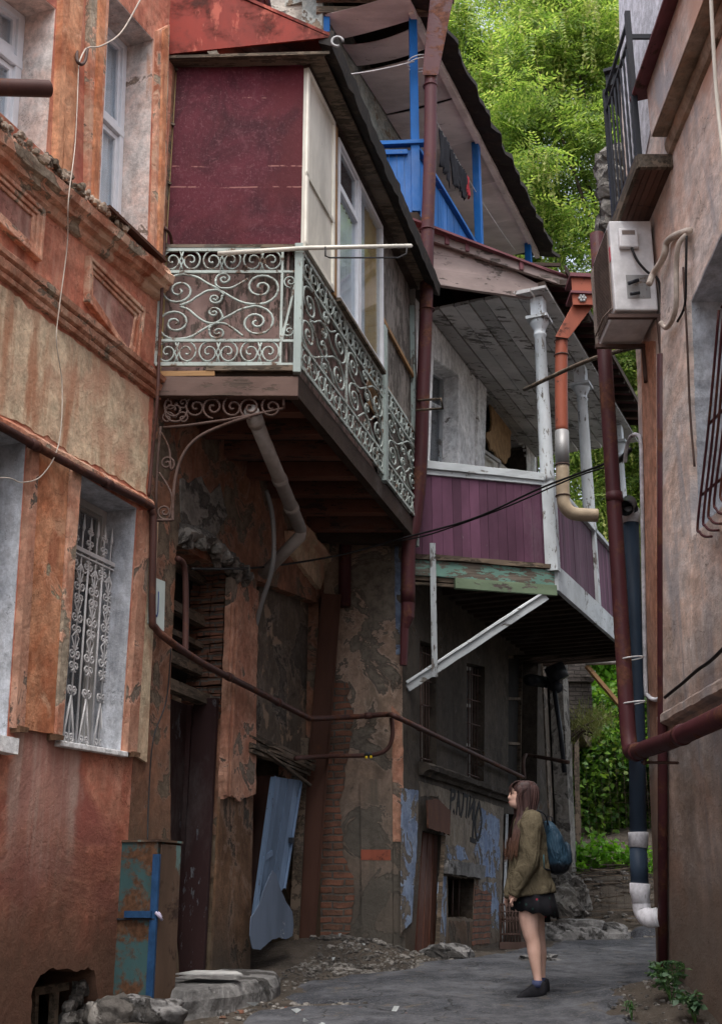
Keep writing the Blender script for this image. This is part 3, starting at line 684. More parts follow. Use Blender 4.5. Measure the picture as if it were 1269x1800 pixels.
for i in range(nbars+1):
    a = i/nbars; tall = i % 2 == 0
    if tall: gt([(a,0),(a,.86)], .009)
    gt([(a,.0 if not tall else .8),(a,.93),(a,.985)], .007)
    s_ = [(a,.93),(a,1.03)]; mm.tube([(ug0+a*W_,yg,gz0+.95*H_),(ug0+a*W_,yg,gz0+.965*H_),(ug0+a*W_,yg,gz0+1.03*H_)], [.005,.014,.002], 6)
    if tall:
        for s2 in (-1,1):
            curl(a+s2*.028/W_, .80, .030, 90, s2*1.4); curl(a+s2*.024/W_, .905, .026, -90, -s2*1.3); curl(a+s2*.02/W_, .96, .020, 90, s2*1.3)
    else:
        gt([(a,.0),(a,.86)],.006)
        for zc_ in (.70,.56,.40):
            for s2 in (-1,1): curl(a+s2*.036/W_, zc_, .036, 90, s2*1.5); curl(a+s2*.03/W_, zc_-.055, .030, -90, -s2*1.4); gt([(a,zc_+.10),(a+s2*.045/W_,zc_+.07),(a+s2*.02/W_,zc_+.035),(a,zc_)], .006)
    gt([(p[0],p[1]) for p in [(a+.5/nbars*math.cos(t_)+.5/nbars, .80-.035*math.sin(t_)) for t_ in [k*math.pi/8 for k in range(9)]]], .006) if i < nbars else None
for i in range(0, nbars, 2):
    a = (i+1)/nbars; d = 1/nbars
    gt([(a-d*.8,.0),(a,.22)], .008); gt([(a+d*.8,.0),(a,.22)], .008)
    for s2 in (-1,1): curl(a+s2*.026/W_, .245, .026, -90, s2*1.4); curl(a+s2*.03/W_, .045, .028, -90, s2*1.4)
gr_ = mm.build('window_grille', M['whiteiron'], HA)
# ================================================================ CORNER HOUSE
HC = thing('corner_house', 'grey plastered corner house in the middle of the lane with patched brickwork and barred windows', 'house', F)
zf = 9.72
mm = MB(F); xs = 1.25
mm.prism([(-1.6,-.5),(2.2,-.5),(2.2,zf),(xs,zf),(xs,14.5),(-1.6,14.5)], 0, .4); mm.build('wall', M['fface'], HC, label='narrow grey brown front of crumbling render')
cu = lambda px, py: F.uz(px, py)
mm = MB(F); mm.prism(jag(F.poly([(560,1195),(612,1200),(620,1290),(600,1400),(598,1480),(625,1560),(615,1640),(560,1660)]), .03, .05, 5), -.022, .004); mm.build('exposed_brickwork', M['brickbare'], HC)
mm = MB(F); mm.prism(F.poly([(634,1370),(637,1600),(632,1700),(691,1720),(690,1370)]), -.05, .004); mm.build('buttress', M['fface'], HC)
a = F.uz(636,1498); b = F.uz(688,1512); mm = MB(F); mm.box(a[0], b[0], -.056, -.03, b[1], a[1]+.02, .004); mm.build('painted_band', M['orangepipe'], HC)
mm = MB(F); mm.prism(jag(F.poly([(440,-150),(566,-150),(566,185),(440,185)]), 0, 1), -.02, .0); mm.build('upper_wall', M['greywall'], HC)
# long side
gw = lambda px, py, y=0: Gp.uz(px, py, y)
W1 = Gp.poly([(738,1125),(766,1135),(767,1355),(738,1348)])
W2 = Gp.poly([(820,1165),(852,1172),(850,1385),(820,1374)])
W3 = Gp.poly([(893,1150),(945,1150),(943,1392),(893,1385)])
D3 = Gp.poly([(742,1460),(778,1468),(772,1700),(726,1700)])
C3 = jag(Gp.poly([(786,1540),(832,1545),(830,1615),(786,1612)]), .02, .05, 3)
D4 = Gp.poly([(886,1430),(922,1432),(918,1690),(878,1690)])
WP = Gp.poly([(760,628),(804,660),(802,850),(752,850)])
WQ = jag(Gp.poly([(845,700),(868,690),(905,735),(925,790),(925,850),(845,850)]), .05, .06, 5)
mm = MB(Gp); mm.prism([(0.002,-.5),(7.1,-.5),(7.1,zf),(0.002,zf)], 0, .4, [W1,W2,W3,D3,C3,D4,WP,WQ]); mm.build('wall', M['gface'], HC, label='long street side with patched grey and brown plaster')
mm = MB(Gp); mm.box(.5, 7.1, 3.6, 3.9, -.5, zf); mm.box(6.8, 7.1, .4, 3.6, -.5, zf); mm.box(.5,7.1,.42,3.9,zf-.2,zf-.05); mm.box(1.1, 7.0, .42, 3.6, 4.9, 5.1); mm.build('back_wall', M['gface'], HC)
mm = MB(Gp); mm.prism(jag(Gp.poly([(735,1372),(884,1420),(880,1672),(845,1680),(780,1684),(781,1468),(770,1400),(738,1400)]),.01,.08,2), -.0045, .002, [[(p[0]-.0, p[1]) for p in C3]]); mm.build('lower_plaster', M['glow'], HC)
# corner stripes of old paint
mm = MB(Gp); mm.prism(jag(Gp.poly([(705,1385),(734,1390),(732,1480),(722,1620),(704,1640)]), .015, .05, 2), -.009, .002); mm.build('blue_paint_patch', M['bluepaint'], HC)
mm = MB(F); mm.prism(jag([(2.08,F.uz(692,1480)[1]),(2.197,F.uz(692,1480)[1]),(2.197,F.uz(692,1262)[1]),(2.08,F.uz(692,1240)[1])], .01, .05, 3), -.008, .002); mm.build('peach_paint_patch', M['peach'], HC)
mm = MB(F); mm.prism(jag([(2.13,4.1),(2.199,4.1),(2.199,6.3),(2.13,6.2)], .008, .05, 3), -.010, .002); mm.build('pale_paint_patch', M['bluepaint'], HC)
for q, dep in ((W1,.22),(W2,.22),(W3,.3)):
    mm = MB(Gp); qi = shrink(q, .002); mm.prism(qi, dep-.05, dep, [shrink(qi,.05)]); mm.bar(bil(qi,.5,0), bil(qi,.5,1), .04, dep-.04, dep-.005)
    for t in (.33,.66): mm.bar(bil(qi,0,t), bil(qi,1,t), .04, dep-.04, dep-.005)
    wf = mm.build('window', M['oldframe'] if q is not W3 else M['oldwood'], HC)
    mm = MB(Gp); mm.prism(shrink(qi,.03), dep, dep+.01); mm.build('pane', M['glassdark'] if q is not W3 else M['dark'], wf)
    mm = MB(Gp)
    if q is not W3:
        for i in range(1, 6): a = bil(q, i/6, .02); b = bil(q, i/6, .98); mm.tube([(a[0],.06,a[1]),(b[0],.06,b[1])], .009, 6)
        for t in (.08,.3,.5,.7,.92): a = bil(q, 0, t); b = bil(q, 1, t); mm.tube([(a[0],.06,a[1]),(b[0],.06,b[1])], .009, 6)
        mm.build('window_bars', M['ironbrown'], HC)
mm = MB(Gp); mm.mould([(0,0),(-.05,.0),(-.08,.04),(-.14,.06),(-.15,.11),(-.10,.14),(0,.16)], [gw(736,1362), gw(893,1412)], .012, 90, .25, 5); mm.build('string_course', M['gface'], HC)
mm = MB(Gp); mm.prism(shrink(D3,.002), .06, .12)
for s in (.25,.5,.75): a, b = bil(D3,s,0), bil(D3,s,1); mm.bar(a, b, .012, .05, .065)
mm.build('door', M['browndoor'], HC, label='narrow red brown plank door')
mm = MB(Gp); a = gw(776,1470); b = gw(764,1680); mm.beam((a[0],-.02,a[1]), (b[0],-.02,b[1]), .05, .06, up=(0,1,0)); mm.build('door_batten', M['oldwood'], HC)
mm = MB(Gp); q = jag(Gp.poly([(738,1408),(755,1404),(779,1425),(778,1468),(740,1456)]), .012, .04, 4)
mm.prism(q, -.09, -.07); mm.build('rusty_door_hood', M['beamrust'], HC)
mm = MB(Gp); q = jag(Gp.poly([(778,1512),(845,1522),(842,1545),(776,1535)]), .015, .05, 6); mm.prism(q, -.07, .01); mm.build('cellar_lintel', M['concrete'], HC)
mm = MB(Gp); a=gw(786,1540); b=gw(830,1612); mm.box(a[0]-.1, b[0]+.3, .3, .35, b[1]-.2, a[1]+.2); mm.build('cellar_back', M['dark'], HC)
mm = MB(Gp)
for i in range(1,4): p = bil(Gp.poly([(786,1540),(832,1545),(830,1615),(786,1612)]), i/4, 0), bil(Gp.poly([(786,1540),(832,1545),(830,1615),(786,1612)]), i/4, 1); mm.tube([(p[0][0],.1,p[0][1]),(p[1][0],.1,p[1][1])], .01, 6)
mm.build('cellar_bars', M['ironbrown'], HC)
for q, s in (([(784,1485),(812,1488),(822,1512),(784,1508)],1),([(845,1420),(876,1440),(878,1545),(840,1540),(832,1500)],3),([(770,1540),(784,1540),(782,1660),(765,1655)],4),([(846,1550),(878,1552),(874,1640),(855,1620)],8)):
    mm = MB(Gp); mm.prism(jag(Gp.poly(q), .03, .05, s), -.009, .002); mm.build('blue_paint_patch', M['bluepaint'], HC)
mm = MB(Gp); mm.prism(jag(Gp.poly([(834,1560),(862,1570),(860,1660),(828,1660)]), .03, .05, 1), -.01, .002); mm.build('exposed_brickwork', M['brickbare'], HC)
mm = MB(Gp); mm.prism(jag(Gp.poly([(788,1618),(830,1620),(828,1672),(786,1672)]), .02, .05, 1), -.008, .002); mm.build('rust_stained_patch', M['brown'], HC)
mm = MB(Gp); mm.box(D4[0][0]-.1, D4[1][0]+.2, .38, .41, 0, D4[0][1]+.1); mm.build('door_back', M['dark'], HC)
mm = MB(Gp); a = gw(887,1432); b = gw(880,1665); mm.beam((a[0],-.03,a[1]), (b[0],-.03,b[1]), .035, .05, up=(0,1,0)); mm.build('pale_door_edge', M['whitewood'], HC)
# graffiti: black painted letters and numerals
mm = MB(Gp)
def gl(px, wd=.035):
    pts = crom([gw(*p)+(0,) for p in px], 5) if len(px) > 2 else [Vector(gw(*p)+(0,)) for p in px]
    pts = [(p[0], p[1]) for p in pts]
    for p, q in zip(pts, pts[1:]):
        if math.hypot(q[0]-p[0], q[1]-p[1]) > 1e-4:
            d = Vector((q[0]-p[0], q[1]-p[1])).normalized()*wd*.3; mm.bar((p[0]-d.x,p[1]-d.y), (q[0]+d.x,q[1]+d.y), wd, -.0105+random.uniform(-.0008,.0008), .001)
for s_ in ([(792,1389),(790,1425)], [(792,1390),(798,1392),(797,1402),(791,1406)], [(796,1425),(797,1428)],
           [(805,1393),(801,1430)], [(805,1393),(807,1432)], [(802,1414),(806,1416)],
           [(814,1397),(812,1420),(809,1434)], [(814,1397),(821,1400)], [(821,1400),(818,1436)],
           [(826,1402),(822,1434)], [(822,1434),(832,1408)], [(832,1406),(829,1440)]): gl(s_, .045)
for s_ in ([(833,1410),(829,1478)], [(826,1476),(834,1479)], [(841,1412),(834,1445),(838,1476),(845,1445),(841,1412)]): gl(s_, .06)
mm.build('graffiti', flat('black_spray_paint', (.012,.012,.014), .7), HC)

# ================================================================ TIMBER BALCONY (purple boards)
zb = 5.33; ztop = 8.85
HP = thing('timber_balcony', 'roofed wooden balcony with purple boarded front, white columns and peeling plank ceiling', 'balcony', J)
LJ, LK = 1.75, 5.4
mm = MB(J)
x = .02
while x < LJ-.05:
    w_ = random.uniform(.10,.135); x2 = min(x+w_-.004, LJ-.06); mm.box(x, x2, .02+random.uniform(0,.006), .05, zb-.03+random.uniform(-.02,0), zb+1.0); x += w_
mm.build('board_panel', M['purple'], HP)
mm = MB(K)
x = .06
while x < LK:
    w_ = random.uniform(.10,.135); mm.box(x, x+w_-.004, .02+random.uniform(0,.006), .05, zb-.03, zb+1.0); x += w_
mm.build('board_panel', M['purple'], HP)
mm = MB(J); mm.beam((-.1,.03,zb+1.08),(LJ+.0,.03,zb+1.06),.12,.10,j=.004,seg=8); mm.box(-.1,LJ-.05,-.0,.06,zb+.96,zb+1.02,.003); mm.build('handrail', M['whitewoodx'], HP, bevel=.006)
mm = MB(K); mm.beam((.05,.03,zb+1.03),(LK,.03,zb+1.03),.12,.06,j=.004,seg=8); mm.build('handrail', M['whitewoodx'], HP, bevel=.006)
# columns
def column(u):
    mm = MB(K); c = (u, .05)
    z0 = zb-.12; z1 = ztop-.25
    if u < .1: mm.box(u-.075, u+.075, -.04, .11, z0, zb+1.0, .003)
    else: mm.box(u-.06, u+.06, -.02, .10, zb-.05, zb+1.0, .003)
    rings = []
    for z, r in ((zb+1.0,.085),(zb+1.06,.095),(zb+1.1,.085),(zb+1.8,.082),(z1-.30,.070),(z1-.285,.082),(z1-.265,.082),(z1-.25,.070),(z1-.20,.075),(z1-.17,.095),(z1-.14,.105),(z1-.12,.118),(z1-.08,.12)):
        rings.append([(c[0]+r*math.cos(2*math.pi*k/20), c[1]+r*math.sin(2*math.pi*k/20), z) for k in range(20)])
    mm.loft(rings); mm.box(u-.14, u+.14, -.09, .19, z1-.08, z1-.04); mm.box(u-.085, u+.085, -.03, .135, z1-.04, ztop-.02)
    mm.build('column', M['whitewood'], HP)
for u in (0.0, 2.25, 4.75): column(u)
# floor, fascia, joists
fl = [J.pt(-.3,0,0), J.pt(LJ,0,0), K.pt(LK,0,0), K.pt(LK,2.1,0)]
def slabw(pts, z0, z1, name, mat, par, bevel=0):
    mm = MB(); n = len(pts); vs = [(p.x,p.y,z0) for p in pts]+[(p.x,p.y,z1) for p in pts]
    a = sum(pts[i].x*pts[(i+1)%n].y-pts[(i+1)%n].x*pts[i].y for i in range(n))
    fs = [tuple(range(n))[::-1], tuple(range(n,2*n))]+[(i,(i+1)%n,n+(i+1)%n,n+i) for i in range(n)]
    if a < 0: fs = [f[::-1] for f in fs]
    return mm.add(vs, fs).build(name, mat, par, bevel=bevel)
slabw([Gp.pt(-.0,0,0), J.pt(LJ-.02,.02,0), K.pt(LK,.02,0), Gp.pt(LK+.4,0,0)], zb-.10, zb-.04, 'floor', M['brownwood'], HP)
mm = MB(K)
for i in range(20): mm.beam((.3+i*.27, .05, zb-.15),(.3+i*.27, 1.9, zb-.15),.09,.10,j=.004)
mm.build('joist', M['brownwood'], HP)
mm = MB(J); mm.beam((-.15,-.02,zb-.06),(LJ+.04,-.02,zb-.07),.03,.055,j=.006,seg=14); mm.build('floor_edge', M['oldwood'], HP)
mm = MB(J); mm.beam((-.1,.02,zb-.19),(LJ+.02,.02,zb-.20),.05,.19,j=.004,seg=10); mm.build('fascia', M['greenwoodx'], HP, bevel=.004)
mm = MB(J); mm.beam((.5,.0,zb-.355),(LJ+.02,.0,zb-.36),.05,.125,j=.003,seg=6); mm.build('fascia', M['olivewoodx'], HP, bevel=.004, label='lower fascia board in olive green')
mm = MB(J); mm.beam((-.1,.05,zb-.31),(LJ,.05,zb-.32),.05,.05,j=.005,seg=8); mm.beam((-.1,.05,zb-.37),(LJ,.05,zb-.38),.04,.035,j=.005,seg=8); mm.build('fascia', M['oldwood'], HP)
mm = MB(K); mm.beam((-.02,-.0,zb-.20),(LK,-.0,zb-.20),.05,.32,j=.004,seg=8); mm.build('fascia', M['whitewoodx'], HP, bevel=.004, label='long pale fascia on the street side')
# brace and hanging board
br0 = J.pt(LJ-.10,.06,zb-.43); t0 = Gp.at(714,1211,.02)
mm = MB(); mm.beam(tuple(t0), tuple(br0), .11, .09, j=.004, seg=12); mm.beam(tuple(t0+Vector((.0,-.07,.06))), tuple(br0+Vector((0,-.07,.06))), .03, .03, j=.003, seg=12); mm.build('brace', M['whitewoodx'], HP, bevel=.004)
mm = MB(); a = atY(760,955,13.22); b = atY(764,1190,13.22); mm.beam(tuple(a), tuple(b), .065, .03, up=(0,1,0), j=.002, seg=4)
mm.build('hanging_board', M['greywood'], HP)
# ceiling boards following the wall, house wall behind, beam, gable, roof
mm = MB(K)
for i in range(11):
    y0 = -.12+i*.205; mm.box(-.25-.12*i*0, LK+.2, y0, y0+.19, ztop-.015*(i%2)-.004, ztop+.03)
mm.build('ceiling_board', M['soffit'], HP)
mm = MB(Gp); mm.box(.002,6.9,-.012,.0,zb,ztop,0); WPq = WP
mm = MB(Gp); mm.prism([(.004,zb-.03),(6.9,zb-.03),(6.9,ztop),(.004,ztop)], -.014, -.001, [WP, WQ]); mm.build("plaster_lining", M['whiteplaster'], HC)
mm = MB(Gp); mm.prism(WP, 0, .25, [shrink(WP,.008)]); mm.build('window_reveal', M['whiteplaster'], HC)
qi = shrink(WP,.01); mm = MB(Gp); mm.prism(qi, .2, .26, [shrink(qi,.05)]); mm.bar(bil(qi,.45,0), bil(qi,.45,1), .06, .2, .25); mm.bar(bil(qi,0,.3), bil(qi,1,.3), .05, .2, .25); wf = mm.build('window', M['whitewood'], HC)
mm = MB(Gp); mm.prism(shrink(qi,.04), .24, .25); mm.build('pane', M['glassdark'], wf)
mm = MB(Gp); q = Gp.poly([(836,640),(850,655),(845,850),(832,850)]); mm.prism(q, -.05, .0); mm.build('window_casing', M['whiteplaster'], HC)
mm = MB(Gp); qz = WQ; mm.box(min(p[0] for p in WQ)-.2, max(p[0] for p in WQ)+.2, .38, .42, zb-.2, ztop); mm.build('broken_back', M['dark'], HC)
mm = MB(Gp); mm.prism(jag(Gp.poly([(868,705),(905,740),(903,800),(895,815),(870,790),(860,765),(872,750)]), .05, .05, 3), .06, .09); mm.build('torn_board', flat('brown_hardboard', (.30,.19,.10), .9), HC)
mm = MB(Gp); mm.prism(Gp.poly([(865,790),(915,830),(915,860),(850,860)]), .12, .15)
mm.build('plank_lining', M['creamboard'], HC)
mm = MB(Gp); mm.bar(Gp.uz(848,790), Gp.uz(880,812), .05, .0, .04); mm.bar(Gp.uz(848,790), Gp.uz(846,850), .05, .0, .04); mm.bar(Gp.uz(880,812), Gp.uz(878,850), .05, .0, .04); mm.build('window', M['oldframe'], HC)
mm = MB(Gp)
for i in range(26):
    p = WQ[int(random.random()*len(WQ))]; mm.rock((p[0], .0+random.uniform(-.02,.05), p[1]+random.uniform(-.05,.05)), random.uniform(.02,.05), 7, .5, i)
mm.build('broken_plaster', M['whiteplaster'], HC, kind='stuff')
# beam under the eave, gable boards, sloping barge board, roof sheet
mm = MB(J); mm.beam((-.12,.02,ztop+.10),(LJ+.05,.02,ztop+.08),.06,.23,j=.004,seg=6); mm.build('gable_board', M['gableboard'], HP, bevel=.004)
za = ztop+.20
mm = MB(J); mm.prism([(-.12,za),(LJ*.98,za-.0),(LJ*.72,za+.20),(-.12,za+.47)], .0, .04); mm.prism([(-.13,za+.20),(LJ*.55,za+.215),(LJ*.55,za+.225),(-.13,za+.21)], -.004, .0); mm.build('gable_board', M['gableboard'], HP)
r0 = J.pt(-.1,-.12,za+.62); r1 = J.pt(LJ+.42,-.12,za+.08)
mm = MB(J); mm.beam((-.12,-.06,za+.50),(LJ+.36,-.06,za+.02),.05,.12,up=(0,0,1),j=.004,seg=10); mm.build('barge_board', M['gableboard'], HP, bevel=.004)
mm = MB(J); mm.tube([(-.12,-.10,za+.58),(.6,-.10,za+.41),(LJ+.40,-.10,za+.09)], .022, 8)
for u in (.45,.72,1.45): z = za+.58-(u+.12)*.225; mm.box(u,u+.05,-.115,-.085,z-.13,z+.03,.004)
mm.build('roof_edge', M['sheetroof'], HP)
v0 = [Gp.pt(-.15,-.1,za+.56), J.pt(LJ+.38,-.1,za+.07), K.pt(LK+.3,-.38,za+.07), Gp.pt(LK+.5,0,za+.56)]
mm = MB(); vs = [tuple(p) for p in v0]+[tuple(p+Vector((0,0,.03))) for p in v0]
mm.add(vs, [(3,2,1,0),(4,5,6,7),(0,1,5,4),(1,2,6,5),(2,3,7,6),(3,0,4,7)]); mm.build('roof', M['sheetroof'], HP)
mm = MB(K)
for i in range(15): mm.beam((.1+i*.37,-.36,za-.02),(.1+i*.37,.3,za+.12),.06,.08,j=.004)
mm.beam((-.1,-.03,za-.10),(LK,-.03,za-.10),.09,.14); mm.build('rafter', M['brownwood'], HP)
mm = MB(K); mm.box(-.2,LK,-.38,-.36,za-.02,za+.08); mm.build('eave_board', M['brownwood'], HP)

# ================================================================ BLUE BALCONY (top floor)
zf2, zc2 = 9.80, 12.80
P = Pl(-.50, 13.22, 90.0); Q = Pl(.71, 13.22, 22.0); QW = Pl(-.50, 13.22, 22.0)
HB = thing('blue_balcony', 'top floor balcony with bright blue posts and boarding under a grey sagging ceiling', 'balcony', P)
def post(pl, u, z0=zf2, z1=zc2, w_=.11):
    mm = MB(pl); mm.box(u-w_/2, u+w_/2, .0, w_, z0, z1, .003); mm.build('post', M['bluewood'], HB, bevel=.006)
post(P, 1.20); post(P, .04, w_=.09); post(Q, 3.05); post(Q, 6.3)
mm = MB(P)
for i in range(11): mm.box(.08+i*.098, .08+i*.098+.094, .03+random.uniform(0,.006), .055, zf2-.02, zf2+.92)
mm.build('board_panel', M['bluewood'], HB)
mm = MB(Q); 
for i in range(62): mm.box(.08+i*.1, .08+i*.1+.094, .03+random.uniform(0,.006), .055, zf2-.02, zf2+.92)
mm.build('board_panel', M['bluewood'], HB)
mm = MB(P); mm.beam((.05,.02,zf2+.96),(1.32,.02,zf2+1.02),.10,.06,j=.003,seg=4); mm.beam((.1,.0,zf2+.84),(1.1,.0,zf2+.87),.03,.07,seg=2); mm.build('handrail', M['bluewoodx'], HB, bevel=.005)
mm = MB(Q); mm.beam((.05,.02,zf2+.97),(6.3,.02,zf2+.97),.10,.06,j=.003,seg=8); mm.build('handrail', M['bluewoodx'], HB, bevel=.005)
slabw([P.pt(0,0,0), P.pt(1.22,-.0,0), Q.pt(6.4,0,0), QW.pt(6.4,0,0)], zf2-.18, zf2-.02, 'floor', M['brownwood'], HB)
# ceiling of sagging sheets with gaps
mm = MB(QW)
u = -.02; k = 0
for L in (.62,.62,1.1,1.1,1.2,1.2,1.2):
    n = 12; vs = []; g_ = .10 if k < 2 else .012
    sag = (.03,.10,.02,.03,.02,.04,.02)[k]
    for i in range(n+1):
        f = i/n; y = -.02-f*1.16
        for s_ in (0, 1):
            vs.append((u+s_*(L-g_)+.0, y, zc2-sag*(4*f*(1-f))*(1-s_*.4)-.02*math.sin(s_*3+k)))
    mm.add(vs, [(2*i,2*i+2,2*i+3,2*i+1) for i in range(n)], True)
    mm.add([(a,b,c+.012) for a,b,c in vs], [(2*i,2*i+1,2*i+3,2*i+2) for i in range(n)], True)
    u += L; k += 1
mm.build('ceiling_sheet', M['tarp'] if False else M['soffity'], HB)
mm = MB(P); mm.beam((-.1,-.02,zc2+.06),(1.45,-.02,zc2+.05),.08,.10,j=.004,seg=5); mm.beam((-.1,-.10,zc2+.24),(1.75,-.10,zc2+.22),.10,.12,j=.01,seg=8); mm.build('front_beam', M['oldwood'], HB)
mm = MB(Q); mm.beam((-.1,-.0,zc2+.02),(6.8,-.0,zc2+.02),.08,.14,j=.004,seg=9); mm.build('side_beam', M['soffity'], HB)
# roof above, dark ragged eave
mm = MB(QW); n = 60; vs = []
for i in range(n+1):
    u = -.35+i*(7.8/n)
    e = -1.46-.10*noise.noise(Vector((u*3,1,1)))-.05*noise.noise(Vector((u*11,1,4)))
    for y, z in ((0.3, zc2+.55), (e, zc2-.02+.05*noise.noise(Vector((u*4,5,5)))), (e, zc2+.06+.07*noise.noise(Vector((u*6,5,5)))), (.3, zc2+.70)): vs.append((u, y, z))
fs = []
for i in range(n):
    for k in range(4): fs.append((4*i+k, 4*i+(k+1)%4, 4*i+4+(k+1)%4, 4*i+4+k))
fs += [(0,1,2,3)[::-1], (4*n,4*n+1,4*n+2,4*n+3)]
mm.add(vs, fs); mm.build('roof', M['roofdark'], HB)
mm = MB(QW)
for i in range(22): mm.beam((.0+i*.66,-1.40,zc2+.10),(.0+i*.66,.2,zc2+.50),.05,.07,j=.004)
mm.build('rafter', M['brownwood'], HB)
mm = MB(QW); mm.box(-.05,7,.0,.3,zf2-.1,zc2+.6); mm.box(-.05,7,.3,3,zc2+.3,zc2+.5); mm.build('house_wall', plaster('grey_green_balcony_wall',(.26,.29,.28),(.32,.33,.30),patch=(.30,.24,.18),pthr=(.56,.58)), HB)
mm = MB(QW)
for i in range(9): mm.box(.62+i*.13,.66+i*.13,-.02,-.003,zf2+1.5,zf2+2.3)
mm.build('louvre_grille', M['oldwood'], HB)
# roofline wall behind at top left of it
# washing on the line
wl = MB(); a = atY(757,195,13.5); b = atY(905,440,19.0); pts = [a.lerp(b,i/12)+Vector((0,0,-.12*4*(i/12)*(1-i/12))) for i in range(13)]
wl.tube([tuple(p) for p in pts], .006, 5); tag(wl.build('washing_line', M['whitecable']), 'thin white washing line running along the blue balcony', 'washing line')
def cloth(f0, f1, drop, mat, name, lab, cat='laundry', grp='dark clothes drying on the blue balcony'):
    p0, p1 = a.lerp(b,f0)+Vector((0,0,-.48*f0*(1-f0))), a.lerp(b,f1)+Vector((0,0,-.48*f1*(1-f1)))
    mm = MB(); n, r = 16, 10; vs = []; sd_ = random.random()*9
    for i in range(n+1):
        for j in range(r+1):
            q = p0.lerp(p1,i/n); d = drop*(.85+.3*noise.noise(Vector((i*.3,sd_,0))))*j/r
            o = .05*noise.noise(Vector((i*.7,j*.15,sd_)))+.02*math.sin(i*1.7+sd_)*j/r
            vs.append((q.x+o, q.y-o*.4, q.z-d))
    fs = [(i*(r+1)+j,i*(r+1)+j+1,(i+1)*(r+1)+j+1,(i+1)*(r+1)+j) for i in range(n) for j in range(r)]
    mm.add(vs, fs, True); o = mm.build(name, mat); m_ = o.modifiers.new('s','SOLIDIFY'); m_.thickness = .006
    tag(o, lab, cat, grp); return o
blk = flat('black_cloth', (.018,.018,.022), .95); redc = flat('red_cloth', (.35,.04,.05), .9)
cloth(.08,.17,.75,blk,'hanging_trousers','black trousers hanging nearest the blue corner post')
cloth(.18,.26,.62,blk,'hanging_shirt','black shirt hanging in the middle of the blue balcony line')
cloth(.27,.34,.55,blk,'hanging_skirt','black skirt hanging at the far end of the dark washing')
cloth(.335,.37,.35,redc,'hanging_sock','small red cloth hanging under the end of the dark washing')
# thin white cord across the front of the blue balcony
mm = MB(); a1 = atY(584,134,13.0); b1 = atY(728,108,13.08); mm.tube([tuple(a1.lerp(b1,i/8)+Vector((0,0,-.03*math.sin(math.pi*i/8)))) for i in range(9)], .009, 5)
for dz in (0,.05): mm.tube([(.63+.17*math.cos(t)*1.0+.15,13.15+.14*math.sin(t),b1.z+dz+.02*math.cos(t)) for t in [i*math.pi/8 for i in range(17)]], .008, 5)
tag(mm.build('cord', M['whitecable']), 'white cord tied around the blue post and maroon downpipe', 'cord')
# ================================================================ IRON BALCONY with boarded room
z0, zr, zt = 5.60, 6.72, 8.64     # floor, rail, top of the room
IB = thing('enclosed_balcony', 'boarded balcony room with maroon end panel, red roof and pale green scrolled iron railings', 'balcony', E)
LE, LS = 1.16, 4.30
# floor slab, beams, joists
mm = MB(); p = [E.pt(-.05,.02,0), E.pt(LE,.02,0), S.pt(LS,.0,0), B.pt(4.35,.0,0), B.pt(0,0,0)]
slabw(p, z0-.04, z0+.0, 'floor', M['brownwood'], IB)
mm = MB(E); mm.beam((-.06,.03,z0-.13),(LE+.01,.03,z0-.135),.09,.17,j=.003,seg=6); mm.build('edge_beam', M['beamwood'], IB, bevel=.005)
mm = MB(E); mm.box(-.05,LE*.42,-.02,.05,z0-.045,z0-.0,.003); mm.build('edge_batten', M['ochrewood'], IB)
mm = MB(E); mm.box(LE*.36,LE*.98,-.025,.03,z0-.0,z0+.045,.006); mm.build('edge_batten', M['oldwood'], IB)
mm = MB(S); mm.beam((.0,.04,z0-.12),(LS,.04,z0-.12),.08,.18,j=.003,seg=8); mm.build('edge_beam', M['brownwood'], IB)
mm = MB(E)
for y in (.45,.95,1.5,2.05,2.6,3.2,3.8): mm.beam((-.05+y*.29,y,z0-.12),(1.08+y*.28,y,z0-.12),.13,.15,j=.004)
mm.build('joist', M['joist'], IB)
mm = MB(S); a = S.pt(LS+.02,0,0); mm = MB(); a = B.pt(4.15,-.05,z0-.20); b = S.pt(LS,.0,z0-.20); mm.beam(tuple(a),tuple(b),.12,.14,j=.004,seg=4); mm.build('end_beam', M['brownwood'], IB)
# boarding
mm = MB(E); mm.prism(jag([(.02,z0+.02),(LE-.14,z0+.02),(LE-.12,zr),(.02,zr)],.004,.06,1), .07, .085); mm.build('end_boarding', M['pinkboard'], IB)
mm = MB(E); mm.prism(jag([(LE-.16,z0+.02),(LE-.05,z0+.02),(LE-.05,zr),(LE-.16,zr)],.002,.06,1), .062, .075); mm.build('end_boarding', M['greyboard'], IB)
q = E.poly([(312,128),(540,128),(551,432),(560,452),(300,452)], .06)
mm = MB(E); mm.prism([(.03,zr-.02),(LE-.06,zr-.02),(LE-.06,zr+.035),(LE+.05,zr+.035),(LE+.035,zr+.9),(LE+.015,zt+.02),(.03,zt+.02)], .03, .045); mm.build('end_panel', M['maroonboard'], IB, label='maroon oilcloth covered end panel')
mm = MB(E); mm.box(-.10,.035,.06,.08,z0,zt+.1); mm.build('side_strip', M['yellowboard'], IB)
for z in (zr+.12,zr+.72,zr+1.32,zt-.02): mm = MB(E); mm.beam((-.10,.04,z+.04),(.04,.04,z-.05),.02,.035,up=(0,1,0)); mm.build('cross_batten', M['oldwood'], IB)
for px0,px1 in ((.1,.35),(.3,.62)): pass
